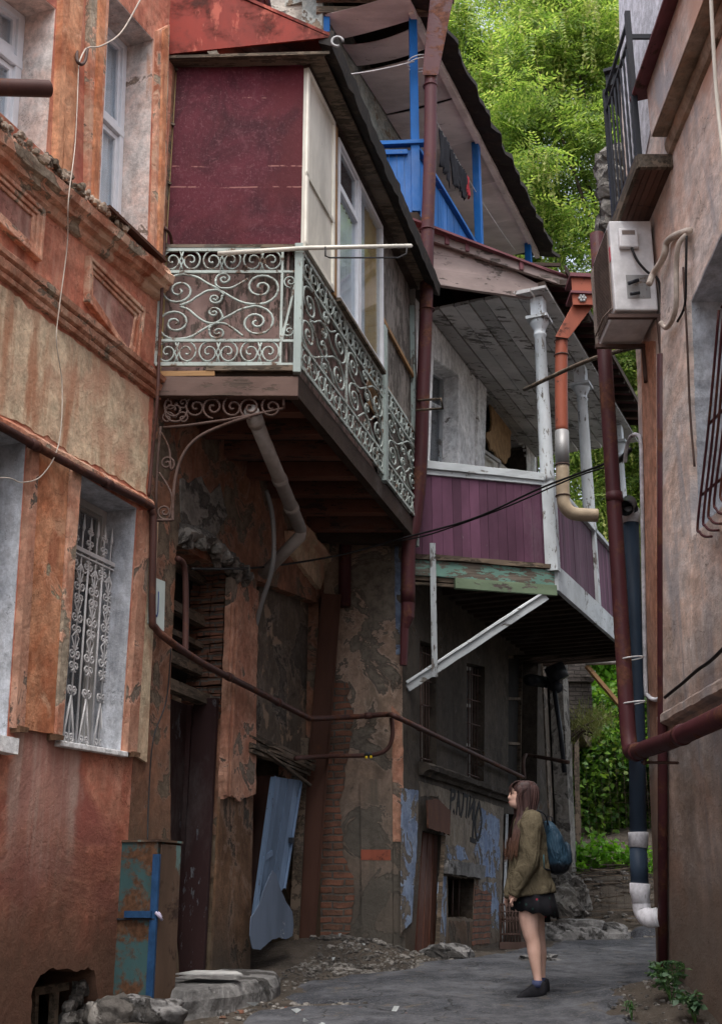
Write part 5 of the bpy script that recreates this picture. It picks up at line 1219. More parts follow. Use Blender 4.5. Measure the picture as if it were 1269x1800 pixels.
# ================================================================ MIDDLE PIPES
def wpipe(pts, r, name, mat, lab, cat='drainpipe', n=14, smooth=4, parent=None):
    mm = MB(); P_ = [tuple(p) for p in (crom(pts, smooth) if smooth else pts)]; mm.tube(P_, r, n)
    o = mm.build(name, mat, parent)
    if parent is None: tag(o, lab, cat)
    return o
mp = thing('long_downpipe', 'long maroon downpipe with wide hopper between the blue balcony and the iron balcony', 'drainpipe', loc=tuple(atY(716,1170,12.95)))
wpipe([atY(a_,b_,12.95) for a_,b_ in ((757,128),(756,250),(751,420),(748,560),(743,700),(738,830),(727,925),(718,960),(717,1060))], .082, 'pipe', M['maroonpipe'], '', parent=mp)
mm = MB()
def qbox(px1, px2, Y0, Y1, name, mat, par):
    """tapered sheet-metal box from a top outline to a bottom outline"""
    mm = MB(); t = [atY(*p, Y) for p, Y in ((px1[0],Y0),(px1[1],Y0),(px1[1],Y1),(px1[0],Y1))]; b = [atY(*p, Y) for p, Y in ((px2[0],Y0),(px2[1],Y0),(px2[1],Y1),(px2[0],Y1))]
    mm.loft([[tuple(v) for v in b],[tuple(v) for v in t]], False); return mm.build(name, mat, par, bevel=.006)
qbox([(758,-30),(800,-20)],[(742,132),(770,132)],12.85,13.05,'hopper', M['maroonpipe'], mp)
mm = MB(); a_ = atY(752,152,12.95); 
for row in (152,405,545): mm = MB(); c_ = atY(756 if row<200 else 750,row,12.95); mm.tube([(c_.x+.088*math.cos(t),c_.y+.088*math.sin(t),c_.z) for t in [i*math.pi/8 for i in range(17)]], .010, 6); mm.build('pipe_band', M['maroonpipe'], mp)
mm = MB(); p = [atY(a_,b_,12.95) for a_,b_ in ((717,1060),(716,1085),(711,1105),(710,1140),(709,1170))]; mm.tube([tuple(q_) for q_ in p], [.080,.078,.05,.045,.042], 10, smooth=False); mm.build('torn_end', M['maroonpipe'], mp)
op = thing('hopper_downpipe', 'red orange downpipe with decorated hopper at the white corner column', 'drainpipe', loc=tuple(atY(986,880,13.45)))
wpipe([atY(a_,b_,13.45) for a_,b_ in ((987,592),(986,640),(986,700),(987,762))], .078, 'pipe', M['orangepipe'], '', parent=op)
qbox([(1006,535),(1044,535)],[(975,592),(999,595)],13.35,13.55,'offset', M['orangepipe'], op)
qbox([(1003,484),(1045,486)],[(1006,536),(1043,536)],13.28,13.6,'hopper', M['orangepipe'], op)
mm = MB(); a_, b_ = atY(1001,483,13.26), atY(1047,485,13.26); mm.beam((a_.x,13.43,a_.z),(b_.x,13.43,b_.z),.38,.05); a_, b_ = atY(1002,513,13.26), atY(1046,515,13.26); mm.beam((a_.x,13.43,a_.z),(b_.x,13.43,b_.z),.37,.03); mm.build('hopper_rim', M['sheetroof'], op)
mm = MB(); c_ = atY(1023,524,13.27)
for k in range(6): a = k*math.pi/3; mm.rock((c_.x+.035*math.cos(a),13.265,c_.z+.035*math.sin(a)), .02, 6, 0, 0, (1,.5,1))
mm.rock((c_.x,13.26,c_.z), .018, 6, 0, 0, (1,.6,1)); mm.build('rosette', M['zinc'], op)
wpipe([atY(a_,b_,13.45) for a_,b_ in ((987,758),(988,820))], .084, 'sleeve', M['zinc'], '', parent=op, smooth=0)
wpipe([atY(a_,b_,13.45) for a_,b_ in ((988,815),(989,872),(993,890),(1005,902),(1025,905),(1050,906))], .080, 'elbow', flat('tan_plastic_pipe', (.34,.27,.19), .5, .2, 6), '', parent=op)
for row in (600,618,820,880): pass
for px_,row in ((986,600),(986,625),(988,818),(989,872)): mm = MB(); c_ = atY(px_,row,13.45); mm.tube([(c_.x+.086*math.cos(t),c_.y+.086*math.sin(t),c_.z) for t in [i*math.pi/8 for i in range(17)]], .008, 6); mm.build('pipe_band', M['ironbrown'], op)
wpipe([F.at(607,900,-.10),F.at(606,1066,-.10)], .072, 'cut_downpipe', M['maroonpipe'], 'short cut off red brown downpipe on the corner house under the iron balcony', smooth=0)
mm = MB(); a_ = F.at(583,1047,-.16); b_ = F.at(535,1662,-.30); mm.beam(tuple(a_),tuple(b_),.20,.14,up=(0,1,0)); mm.beam(tuple(a_+Vector((-.1,-.08,0))),tuple(b_+Vector((-.1,-.08,0))),.02,.03,up=(0,1,0)); mm.beam(tuple(a_+Vector((.1,-.08,0))),tuple(b_+Vector((.1,-.08,0))),.02,.03,up=(0,1,0))
tag(mm.build('steel_post', M['beamrust'], bevel=.004), 'leaning rust brown steel post propping the corner beside the blue door', 'post')
# plastic waste pipe under the iron balcony
pts = [(442,722),(452,745),(470,800),(492,850),(512,895),(528,930)]
Yp = [8.98,9.05,9.4,9.9,10.4,10.9]
wp = thing('plastic_waste_pipe', 'grey plastic waste pipe slanting down under the iron balcony', 'pipe', loc=tuple(atY(528,930,10.9)))
P1_ = [atY(a_,b_,Y) for (a_,b_),Y in zip(pts,Yp)]
wpipe([P1_[0],P1_[-1]], .062, 'pipe', M['greypvc'], '', parent=wp, smooth=0)
q0 = P1_[-1]; q1 = B.at(462,1010,-.05); wpipe([q0, q0+Vector((0,.03,-.06)), q1], .060, 'pipe', M['greypvc'], '', parent=wp, smooth=0)
mm = MB()
for f in (.08,.55,.80): mm = MB(); c_ = P1_[0].lerp(P1_[-1], f); d_ = (P1_[-1]-P1_[0]).normalized(); mm.tube([tuple(c_-d_*.05),tuple(c_+d_*.03)], .070, 14); mm.build('joint', M['greypvc'], wp)
wpipe([B.at(468,862,-.25),B.at(478,900,-.3),B.at(482,960,-.3),B.at(476,1010,-.25),B.at(460,1060,-.12),B.at(450,1100,-.03)], .022, 'bent_hose', M['zinc'], 'bent grey metal hose hanging in front of the dark doorway wall', 'hose', 8)
# gas pipe along the fronts
gp_ = [A.at(-60,712,-.07),A.at(0,748,-.07),A.at(130,820,-.08),A.at(255,884,-.08),A.at(268,900,-.08),A.at(270,930,-.08),A.at(268,1080,-.07),A.at(274,1104,-.07),A.at(300,1128,-.10),B.at(360,1168,-.12),B.at(450,1214,-.14),B.at(535,1258,-.2),B.at(552,1263,-.2),F.at(620,1260,-.22),F.at(680,1256,-.16),Gp.at(700,1262,-.10),Gp.at(780,1300,-.10),Gp.at(918,1366,-.10)]
mm = MB(); mm.tube([tuple(p) for p in crom(gp_, 6)], .029, 12)
for a_, b_ in ((1,2),(2,3),(9,10),(10,11),(13,14),(15,16)):
    q_ = gp_[a_].lerp(gp_[b_], .45); d_ = (gp_[b_]-gp_[a_]).normalized(); mm.tube([tuple(q_-d_*.04),tuple(q_+d_*.04)], .037, 12)
tag(mm.build('gas_pipe', M['rust']), 'long red brown gas pipe running along the fronts from the left edge to the person', 'gas pipe')
mm = MB(); mm.tube([tuple(p) for p in crom([A.at(303,436,-.05),A.at(300,414,-.08),A.at(293,404,-.08),A.at(290,415,-.06),A.at(283,560,-.09),A.at(277,700,-.12),A.at(268,800,-.06),A.at(262,872,-.06)],6)], .014, 8)
tag(mm.build('riser_pipe', M['rust']), 'thin red brown riser pipe with hooked top on the corner of the terracotta house', 'pipe')
mm = MB(); mm.tube([tuple(p) for p in crom([B.at(312,982,-.05),B.at(322,990,-.06),B.at(326,1015,-.06),B.at(327,1080,-.07),B.at(326,1148,-.09)],6)], .026, 10)
tag(mm.build('branch_pipe', M['rust']), 'brown branch pipe rising from the gas pipe into the dark transom', 'pipe')
mm = MB(); mm.tube([tuple(p) for p in crom([F.at(688,1262,-.2),F.at(690,1290,-.2),F.at(684,1312,-.2),F.at(668,1324,-.2),F.at(640,1328,-.2),F.at(580,1329,-.36),B.at(520,1333,-.15)],6)], .024, 10)
vp = mm.build('valve_pipe', M['rust']); tag(vp, 'curved rusty branch pipe with yellow valve in front of the steel post', 'pipe')
mm = MB(); c_ = F.at(647,1326,-.235); mm.rock(tuple(c_),.035,8,.1,1,(1.3,.8,.7)); mm.build('valve_body', M['blackiron'], vp)
mm = MB(); mm.rock(tuple(c_+Vector((-.02,-.03,-.035))),.016,7,.1,1); mm.rock(tuple(c_+Vector((.03,-.03,-.03))),.016,7,.1,1); mm.build('valve_handle', flat('yellow_paint',(.75,.55,.02),.5,.1), vp)
mm = MB(); mm.tube([tuple(p) for p in crom([Gp.at(921,1368,-.1),Gp.at(919,1345,-.12),Gp.at(922,1330,-.12),Gp.at(932,1328,-.15),atY(998,1340,16.5)],5)], .028, 8); tag(mm.build('handrail_pipe', M['ironbrown']), 'bent iron pipe sticking out behind the head of the person', 'pipe')
wpipe([Gp.at(930,1195,-.2),Gp.at(965,1200,-.25),atY(978,1208,17.5)], .09, 'stub_pipe', M['blackiron'], 'fat dark stub pipe under the far end of the timber balcony', 'pipe', smooth=0)
wpipe([atY(972,1170,17.6),atY(984,1195,17.6)], .15, 'vent_duct', M['blackiron'], 'dark vent duct hanging in the shade under the timber balcony', 'duct', smooth=0)
wpipe([atY(974,1215,17.5),atY(985,1290,17.5),atY(992,1358,17.5)], .035, 'thin_drainpipe', M['blackiron'], 'thin black drainpipe slanting down behind the person', 'drainpipe', 8, 0)
# cut pipe end near the camera at upper left
mm = MB(); a_ = atY(-120,150,6.4); b_ = atY(86,156,6.9); mm.hollow([tuple(a_),tuple(b_)], .058, 18); tag(mm.build('overflow_pipe', M['rust']), 'dark open pipe end sticking in from the upper left edge', 'pipe')
# cables
def cable(pts, r, name, mat, lab, cat='cable'):
    mm = MB(); mm.tube([tuple(p) for p in crom(pts, 8)], r, 6); tag(mm.build(name, mat), lab, cat)
cable([B.at(338,1000,-.1),B.at(395,1000,-.2),atY(480,995,11.4),atY(600,975,12.2),atY(700,948,12.6),atY(830,912,12.0),atY(950,858,11.2),atY(1050,820,10.4),atY(1098,800,9.7)], .012, 'overhead_cable', M['rubber'], 'black cable crossing the lane from the dark doorway to the right conduit')
cable([atY(700,951,12.62),atY(760,938,12.4),atY(880,895,11.7),atY(1000,843,10.8),atY(1060,822,10.2)], .008, 'thin_cable', M['rubber'], 'thinner black cable strapped under the one crossing the lane')
cable([atY(1072,818,10.1),atY(1092,806,9.8),atY(1106,790,9.6)], .026, 'cable_splice', M['rubber'], 'taped thick splice at the right end of the crossing cable', 'splice')
cable([A.at(252,-10,-.3),A.at(215,55,-.2),A.at(180,80,-.12),A.at(155,84,-.08),A.at(146,95,-.08),A.at(139,112,-.08)], .0065, 'pale_wire', M['palecable'], 'pale wire curving down to the hook between the upper windows', 'wire')
cable([A.at(139,115,-.08),A.at(133,250,-.14),A.at(121,350,-.22),A.at(119,430,-.12),A.at(105,540,-.10),A.at(100,600,-.10),A.at(110,680,-.05),A.at(104,780,-.10),A.at(75,835,-.07),A.at(40,848,-.06),A.at(15,840,-.06),A.at(-30,842,-.06)], .0042, 'telephone_wire', M['palecable'], 'thin grey wire hanging loosely down the terracotta front from the hook', 'wire')
mm = MB(); mm.tube([tuple(p) for p in crom([A.at(136,84,.0),A.at(136,105,-.08),A.at(142,113,-.10),A.at(150,108,-.10),A.at(154,86,-.08)],5)], .013, 6); tag(mm.build('wall_hook', M['ironbrown']), 'iron hook in the plaster between the upper windows', 'hook')
cable([A.at(301,1140,-.04),A.at(293,1230,-.04),A.at(270,1300,-.04),A.at(262,1400,-.04),A.at(260,1478,-.12)], .006, 'cabinet_wire', M['rubber'], 'thin black wire dropping down the terracotta wall to the metal cabinet', 'wire')
# pole and laundry wire frame by the iron balcony
mm = MB(); mm.tube([tuple(atY(383,446,8.86)),tuple(atY(540,436,8.86)),tuple(atY(722,432,10.2))], .020, 8); tag(mm.build('curtain_pole', M['creamboard']), 'cream painted metal rod lying along the iron balcony rail', 'rod')
mm = MB(); mm.tube([tuple(p) for p in (atY(572,434,9.0),atY(572,450,9.0),atY(580,453,9.0),atY(700,453,10.0),atY(714,446,10.1),atY(715,434,10.1))], .008, 6); tag(mm.build('drying_rack', M['rubber']), 'bent black wire rack hanging from the cream rod', 'drying rack')
mm = MB(); mm.tube([tuple(atY(734,704,12.9)),tuple(atY(775,701,12.4)),tuple(atY(778,718,12.4)),tuple(atY(732,721,12.8))], .014, 6); tag(mm.build('rail_bracket', M['oldwood']), 'small rusty bracket jutting out beside the iron balcony corner post', 'bracket')
# house number plate
NP = thing('number_plate', 'white enamel number plate half hidden behind the gas pipe', 'sign', A)
mm = MB(A); mm.prism(A.poly([(258,1012),(286,1023),(284,1110),(256,1096)]), -.025, -.005); mm.build('plate', M['signwhite'], NP)
mm = MB(A)
pp_ = [A.uz(a_,b_,-.03) for a_,b_ in ((280,1040),(279,1075),(277,1083),(273,1082),(272,1076))]
mm.tube([(a_,-.027,b_) for a_,b_ in pp_], .012, 6, flat=.3); mm.build('numeral', M['signblue'], NP)
# metal cabinet
EC = thing('electric_cabinet', 'tall rusty teal and brown sheet metal cabinet against the terracotta wall', 'cabinet', A)
cu0, cu1, cyf = -.08, .25, -.29
mm = MB(A); mm.box(cu0, cu1, cyf, .03, .72, 1.885); mm.build('body', M['greenbox'], EC, bevel=.006)
mm = MB(A); mm.box(cu0+.03, cu1-.005, cyf-.014, cyf-.001, .78, 1.87); mm.build('door', M['brownbox'], EC, bevel=.004)
mm = MB(A); mm.box(cu0-.012, cu0+.012, cyf-.022, cyf+.03, .80, 1.80); mm.build('edge_strip', M['bluemetal'], EC)
mm = MB(A); mm.box(cu0-.035, cu0-.002, cyf+.01, cyf+.22, 1.375, 1.42); mm.build('shelf', M['bluemetal'], EC)
mm = MB(A); mm.box(cu0-.012, cu0-.001, cyf-.01, .02, 1.36, 1.37); mm.build('seam', M['blackiron'], EC)
mm = MB(A); mm.tube([(cu0-.02,cyf-.02,1.41),(cu0+.01,cyf-.04,1.38),(cu0+.03,cyf-.045,1.36)], .011, 8); mm.tube([(cu0+.0,cyf-.03,1.41),(cu0+.03,cyf-.04,1.38)], .009, 8); mm.build('padlock', flat('pale_violet_padlock', (.40,.37,.48), .4), EC)
mm = MB(A); mm.box(cu0-.01, cu1+.01, cyf-.02, .03, 1.885, 1.90); mm.build('lid', M['brownbox'], EC)
# ================================================================ GROUND
GY = [(-30,-1.0),(0,0),(9.5,.75),(12.5,.90),(16,.93),(17.5,1.02),(20,1.9),(24,2.7),(40,7.0),(80,15),(600,40)]
def gz(x, y):
    for (a, b), (c, d) in zip(GY, GY[1:]):
        if y <= c: z = b+(d-b)*(y-a)/(c-a); break
    g = lambda cx, cy, sx, sy, h: h*math.exp(-((x-cx)/sx)**2-((y-cy)/sy)**2)
    z += g(2.35,9.2,.55,.9,.22)+g(-.35,12.9,.75,.6,.20)+g(.25,12.6,.5,.4,.05)+g(-.9,12.3,.5,.9,.08)+g(-1.5,8.2,.35,.5,.10)
    if 17 < y < 30: z += .25*noise.noise(Vector((x*.9, y*.9, 1)))
    z += .03*noise.noise(Vector((x*1.2, y*1.2, 0)))+.010*noise.noise(Vector((x*6, y*6, 2)))
    return z
def axis(lo, hi, a, b, fine, coarse):
    out = []; v = lo
    while v < hi:
        out.append(v)
        if a <= v <= b: v += fine
        else: d = (a-v) if v < a else (v-b); v += min(max(fine, d*.12), coarse) if v > b else max(fine, min(coarse, d*.3))
    return out+[hi]
XS = axis(-300, 300, -2.6, 5.0, .05, 40); YS = axis(-60, 500, 7.5, 20.5, .055, 40)
vs = [(x, y, gz(x, y)) for y in YS for x in XS]; nx = len(XS)
fs = [(j*nx+i, j*nx+i+1, (j+1)*nx+i+1, (j+1)*nx+i) for j in range(len(YS)-1) for i in range(nx-1)]
g = G('dirt_ground')
n = g.noise(2.5, det=9, rough=.7); n2 = g.noise(28, det=6, rough=.75)
col = g.mix(g.thr(n, .35, .65), (.050,.041,.033), (.095,.078,.062)); col = g.mix(g.thr(n2, .5, .75, 0, .8), col, (.13,.12,.105)); col = g.mix(g.thr(g.noise(60, det=2), .62, .72, 0, .6), col, (.22,.21,.195))
col = g.mix(g.thr(g.noise(9, det=8, rough=.7, off=(3,3,3)), .55, .65, 0, .7), col, (.045,.035,.028))
mt = g.fin(col, .95, g.ma('ADD', n2, g.ma('MULTIPLY', g.noise(70, det=3), .5)), .9, .03)
mm = MB(); mm.add(vs, fs, True); mm.build('ground', mt, frame=Matrix.Identity(4), kind='structure')
# the asphalt lane
RD = [(-.55,6),(-.95,8.0),(-.62,9.6),(-.55,10.6),(-.15,11.3),(.6,12.2),(1.6,14.2),(2.6,16.6),(4.0,17.3),(9,17.8),(9,15.0),(4.5,13.6),(2.3,10.6),(1.75,8.9),(1.7,6)]
def sdist(x, y):
    best = 1e9; inside = False; n_ = len(RD)
    for i in range(n_):
        (x0, y0), (x1, y1) = RD[i], RD[(i+1) % n_]
        dx, dy = x1-x0, y1-y0; t = max(0, min(1, ((x-x0)*dx+(y-y0)*dy)/(dx*dx+dy*dy)))
        best = min(best, math.hypot(x-x0-t*dx, y-y0-t*dy))
        if (y0 > y) != (y1 > y) and x < x0+(y-y0)*dx/dy: inside = not inside
    return best if inside else -best
xs = [-1.4+i*.04 for i in range(int(10.4/.04))]; ys = [6+i*.045 for i in range(int(12/.045))]
H = {}; vid = {}; vs = []; fs = []
for j, y in enumerate(ys):
    for i, x in enumerate(xs):
        d = sdist(x, y)+.22*noise.noise(Vector((x*1.6, y*1.6, 4)))+.10*noise.noise(Vector((x*6, y*6, 7)))
        hole = noise.noise(Vector((x*.9+3, y*1.4, 9)))
        if y < 9.7 and x < .9: d -= max(0, hole-.02)*2.5
        if d > -.12: H[i, j] = len(vs); vs.append((x, y, gz(x, y)+min(.028, .25*d)-.004+.004*noise.noise(Vector((x*30,y*30,1)))))
for (i, j), k in H.items():
    if (i+1, j) in H and (i, j+1) in H and (i+1, j+1) in H: fs.append((k, H[i+1, j], H[i+1, j+1], H[i, j+1]))
g = G('worn_asphalt')
n = g.noise(1.4, det=9, rough=.65, dist=.4); n2 = g.noise(90, det=4, rough=.8)
col = g.mix(g.thr(n, .38, .62), (.026,.029,.036), (.085,.088,.098)); col = g.mix(g.thr(n2, .45, .7, 0, .7), col, (.13,.13,.14)); col = g.mix(1.0, col, g.thr(g.noise(6, det=8, rough=.75, off=(1,8,1)), .3, .7, .55, 1.3), 'MULTIPLY')
col = g.mix(g.thr(g.noise(4, det=9, rough=.7, off=(5,1,1)), .58, .66, 0, .8), col, (.10,.085,.068))
vo = g.nd('TexVoronoi', {'Vector': g.nd('VectorMath', {0: g.co, 1: g.nd('VectorMath', {0: g.nd('TexNoise', {'Vector': g.co, 'Scale': 3.0, 'Detail': 6.0}).outputs[1], 'Scale': .7}, operation='SCALE').outputs[0]}, operation='ADD').outputs[0], 'Scale': 1.0}, feature='DISTANCE_TO_EDGE').outputs[0]
ck = g.ma('MULTIPLY', g.thr(vo, .012, 0, 0, .9), g.thr(g.noise(.9, off=(2,2,2)), .46, .54)); grit = g.thr(g.noise(45, det=2, rough=.5, off=(6,6,1)), .60, .68, 0, .55); col = g.mix(grit, col, (.15,.145,.14)); col = g.mix(ck, col, (.02,.02,.02))
mt = g.fin(col, .85, g.ma('SUBTRACT', g.ma('ADD', g.ma('MULTIPLY', n2, .5), g.ma('MULTIPLY', n, .8)), ck), .8, .012)
mm = MB(); mm.add(vs, fs, True); mm.build('road', mt, frame=Matrix.Identity(4), kind='structure')

# gravel, rubble and litter
def scatter(name, pts, mats, kind='stuff', seed=0):
    mm = MB()
    for k, (x, y, r) in enumerate(pts): mm.rock((x, y, gz(x, y)+r*.25), r, 6 if r < .03 else 9, .5, k+seed, (1, 1, .6))
    return mm.build(name, mats, kind=kind)
pts = []
for _ in range(2600):
    x, y = random.gauss(-.3,.7), random.gauss(12.1,.55)
    if y < 13.1 and x > -1.2+.29*(y-9.5)*.9: pts.append((x, y, random.choice((.005,.007,.009,.012,.018,.026))*random.uniform(.6,1.2)))
for _ in range(40): pts.append((random.uniform(-.5,.3), random.uniform(12.7,13.15), random.uniform(.02,.05)))
for _ in range(260): pts.append((random.uniform(-1.1,.7), random.uniform(8.2,9.6), random.uniform(.006,.026)))
for _ in range(160): pts.append((random.uniform(1.5,2.25), random.uniform(8.2,9.9), random.uniform(.006,.02)))
for _ in range(520): pts.append((random.uniform(-.6,3.2), 9+6.5*random.random()**1.6, random.uniform(.004,.012)))
scatter('gravel', pts, M['stone'])
pts = []
for _ in range(420):
    x, y = random.uniform(2.6,6.5), random.uniform(16.8,22); pts.append((x, y, random.uniform(.015,.07)))
scatter('rubble_bank', pts, M['stone'], seed=50)
mm = MB()
for _ in range(160):
    x, y = random.uniform(2.6,6.2), random.uniform(17.2,21); a = random.uniform(-.6,.6); L = random.uniform(.1,.5); z = gz(x,y)+.03
    mm.beam((x-L*math.cos(a),y-L*math.sin(a),z+random.uniform(0,.06)),(x+L*math.cos(a),y+L*math.sin(a),z+random.uniform(0,.08)),random.uniform(.01,.04),.015)
mm.build('wood_debris', M['oldwood'], kind='stuff')
mm = MB()
for _ in range(18):
    x, y = random.choice(((random.gauss(-.15,.25),random.gauss(12.5,.3)),(random.uniform(3,5.4),random.uniform(17.5,20)),(random.uniform(-.9,.4),random.uniform(8.3,9.3))))
    z = gz(x,y)+.03; s = random.uniform(.02,.06); mm.add([(x+random.uniform(-s,s),y+random.uniform(-s,s),z+random.uniform(-.01,.03)) for _ in range(4)], [(0,1,2),(0,2,3)])
mm.build('litter', flat('pale_litter',(.30,.32,.32),.7), kind='stuff')
mm = MB()
for _ in range(45):
    x, y = random.uniform(-1.0,.5), random.uniform(8.3,9.3); mm.rock((x,y,gz(x,y)+.005), random.uniform(.012,.04), 7, .3, _, (1,.7,.5))
mm.build('brick_fragments', M['brickbare'], kind='stuff')
def rockthing(name, x, y, r, sq, mat, lab, cat='stone', seed=0, dz=0, n=22):
    mm = MB(); mm.rock((x, y, gz(x,y)+r*sq[2]*.35+dz), r, n*2, .30, seed, sq); mm.sm = [True]*len(mm.f); return tag(mm.build(name, mat), lab, cat)
rockthing('concrete_lump', -1.45, 8.45, .21, (1.3,.9,.50), M['concrete'], 'rounded grey concrete lump at the foot of the metal cabinet', seed=3)
rockthing('low_stone', -1.62, 8.35, .16, (1.0,.9,.7), M['stone'], 'smaller stone left of the concrete lump below the cabinet', seed=5)
# doorstep of rough concrete
mm = MB(); top = [(-1.52,9.05),(-1.20,8.95),(-.98,9.15),(-.80,9.55),(-.66,10.1),(-.68,10.55),(-.98,10.75),(-1.35,10.7)]
rings = []
for z, k in ((.50,1.10),(.66,1.08),(.76,1.06),(.84,1.05),(.905,1.0),(.92,.95)):
    rg = []
    for i in range(len(top)*8):
        a, b = top[i//8], top[(i//8+1)%len(top)]; f = (i%8)/8; x, y = a[0]+(b[0]-a[0])*f, a[1]+(b[1]-a[1])*f
        r_ = .06*noise.noise(Vector((x*7,y*7,z*9)))+.05*noise.noise(Vector((x*3,y*3,z*3))); rg.append((-1.12+(x+1.12)*(k+r_), 9.9+(y-9.9)*(k+r_), z+.012*noise.noise(Vector((x*5,y*5,0)))+(gz(x,y)-.76)*.35))
    rings.append(rg)
mm.loft(rings, False); tag(mm.build('doorstep', M['concrete']), 'rough broken concrete doorstep slab before the terracotta doorway', 'step')
mm = MB(); z = 1.0
mm.prism([(0,0),(.5,-.02),(.42,.15),(.1,.2)], 0, .01)
mm.v = [(-1.36+a, 9.35+c*1.9, 0.970+b+.02*c) for a, b, c in mm.v]; tag(mm.build('pale_slab', flat('dusty_white_slab',(.36,.36,.35),.9)), 'thin white slab lying on the concrete doorstep', 'slab')
c_ = atY(765,1688,12.75); mm = MB(); mm.rock((.86,12.75,gz(.86,12.75)+.05), .25, 26, .3, 9, (1.0,.6,.40)); tag(mm.build('step_stone', M['concrete']), 'flat grey step stone below the narrow red brown door', 'stone')
mm = MB(); mm.rock((1.75,12.6,gz(1.75,12.6)+.02), .16, 16, .6, 4, (1.3,.6,.35)); tag(mm.build('broken_asphalt', M['concrete']), 'small heap of broken asphalt behind the legs of the person', 'rubble')
mm = MB(); mm.rock((2.95,16.9,1.0), .55, 40, .22, 14, (1.1,.5,.42)); tag(mm.build('retaining_block', M['concrete']), 'low concrete block at the lane bend behind the person', 'block')
mm = MB(); mm.rock((2.95,18.4,1.45), .42, 40, .5, 16, (.8,.6,.8)); tag(mm.build('plaster_mound', M['stone']), 'pale heap of fallen masonry under the ruin', 'rubble')
# blue leaning door leaf and torn sheet in the wide opening
BD = thing('leaning_door', 'pale blue plank door leaning askew in the dark opening under the rotten lintel', 'door', loc=tuple(B.pt(2.8,0,.8)))
q = B.poly([(478,1365),(527,1372),(497,1560),(440,1640)], .0)
mm = MB(B); nb_ = 4
for k in range(nb_): s0_, s1_ = k/nb_+.008, (k+1)/nb_-.008; mm.prism(sub(q,s0_,s1_,0,1), -.02+.004*(k%2), .015)
mm.build('planks', M['bluedoor'], BD, bevel=.003)
mm = MB(B); mm.bar(bil(q,.03,0), bil(q,.03,1), .02, -.04, -.02); mm.bar(bil(q,.97,0), bil(q,.97,1), .02, -.04, -.02); mm.bar(bil(q,.02,.55), bil(q,.3,.55), .05,-.03,-.02); mm.build('door_edge', M['bluedoor'], BD)
mm = MB(B); a_ = bil(q,.9,.55); mm.box(a_[0]-.03,a_[0]+.03,-.06,-.02,a_[1]-.03,a_[1]+.02); mm.build('lock', M['blackiron'], BD)
mm = MB(B); q = B.poly([(452,1390),(478,1365),(462,1480),(448,1500)], .3); mm.prism(B.poly([(440,1365),(482,1362),(455,1640),(430,1640)],.3), .3, .34); tag(mm.build('inner_door', M['browndoor']), 'dull brown door leaf behind the blue leaning door', 'door')
q = B.poly([(474,1530),(480,1536),(487,1560),(498,1585),(509,1603),(511,1625),(509,1645),(498,1652),(484,1648),(468,1656),(452,1670),(438,1667),(434,1645),(436,1612),(450,1590),(460,1560)], -.10)
mm = MB(B); mm.prism(jag(q, .008, .03, 2), -.13, -.124); c_ = B.uz(470,1590,-.14)
for a_, b_, s_ in ((486,1562,.05),(474,1570,.035),(470,1625,.05),(490,1655,.035),(500,1590,.04)): pass
tag(mm.build('torn_sheet', M['bluesheet']), 'teardrop shaped blue grey metal sheet with white scrapes leaning below the blue door', 'sheet')
# iron grating leaning by the dark doorway
mm = MB(); a_ = atY(878,1590,15.3); b_ = atY(914,1665,15.3)
for i in range(7):
    x = a_.x+(b_.x-a_.x)*i/6; mm.tube([(x,15.3,a_.z),(x,15.3,b_.z)], .014, 5)
for f in (0,.35,.7,.95): z = a_.z+(b_.z-a_.z)*f; mm.tube([(a_.x,15.3,z),(b_.x,15.3,z)], .014, 5)
for i in range(6):
    x = a_.x+(b_.x-a_.x)*(i+.5)/6; mm.tube([(x+.03*math.cos(t),15.29,a_.z-.14+.06*math.sin(t)) for t in [k*.7 for k in range(10)]], .008, 4)
mm.box(a_.x-.02,b_.x+.1,15.28,15.36,b_.z-.02,b_.z+.06); tag(mm.build('iron_grating', M['ironbrown']), 'scrolled iron grating standing in the lane left of the person', 'grating')

# ================================================================ RUIN AND GREENERY BEYOND
RU = thing('ruined_house', 'roofless ruin with broken brick gable and empty doorway behind the person', 'ruin', Pl(3.1,19.75,18))
RP = Pl(3.1,19.75,18)
O1 = RP.poly([(979,1245),(1001,1278),(1003,1500),(978,1500)]); O2 = RP.poly([(1006,1290),(1037,1330),(1036,1540),(1008,1530)])
mm = MB(RP); 
top_ = [RP.uz(952,1150),RP.uz(985,1158),RP.uz(1000,1195),RP.uz(1046,1335)]; tj = []
for a_, b_ in zip(top_, top_[1:]):
    for k_ in range(8): f_ = k_/8; tj.append((a_[0]+(b_[0]-a_[0])*f_, a_[1]+(b_[1]-a_[1])*f_+random.uniform(-.05,.05)))
mm.prism([(top_[0][0],.5)]+tj+[top_[-1],(top_[-1][0],.5)], 0, .4, [O1,O2]); mm.build('wall', M['dirty'], RU)
mm = MB(RP); mm.beam(RP.uz(975,1232)[0:1]+(-.06,)+RP.uz(975,1232)[1:], RP.uz(1046,1335)[0:1]+(-.06,)+RP.uz(1046,1335)[1:], .16, .22, j=.03, seg=12); mm.build('lintel_beam', M['oldwood'], RU)
mm = MB(RP); mm.box(-.3,5.6,2.5,2.8,.5,4.4); mm.build('back_wall', M['dirty'], RU)
mm = MB(RP); a_ = RP.uz(1004,1275); b_ = RP.uz(1009,1540); mm.beam((a_[0],-.08,a_[1]),(b_[0],-.08,b_[1]),.09,.06,up=(0,1,0),j=.01,seg=6); mm.build('door_post', M['oldwood'], RU)
mm = MB(RP)
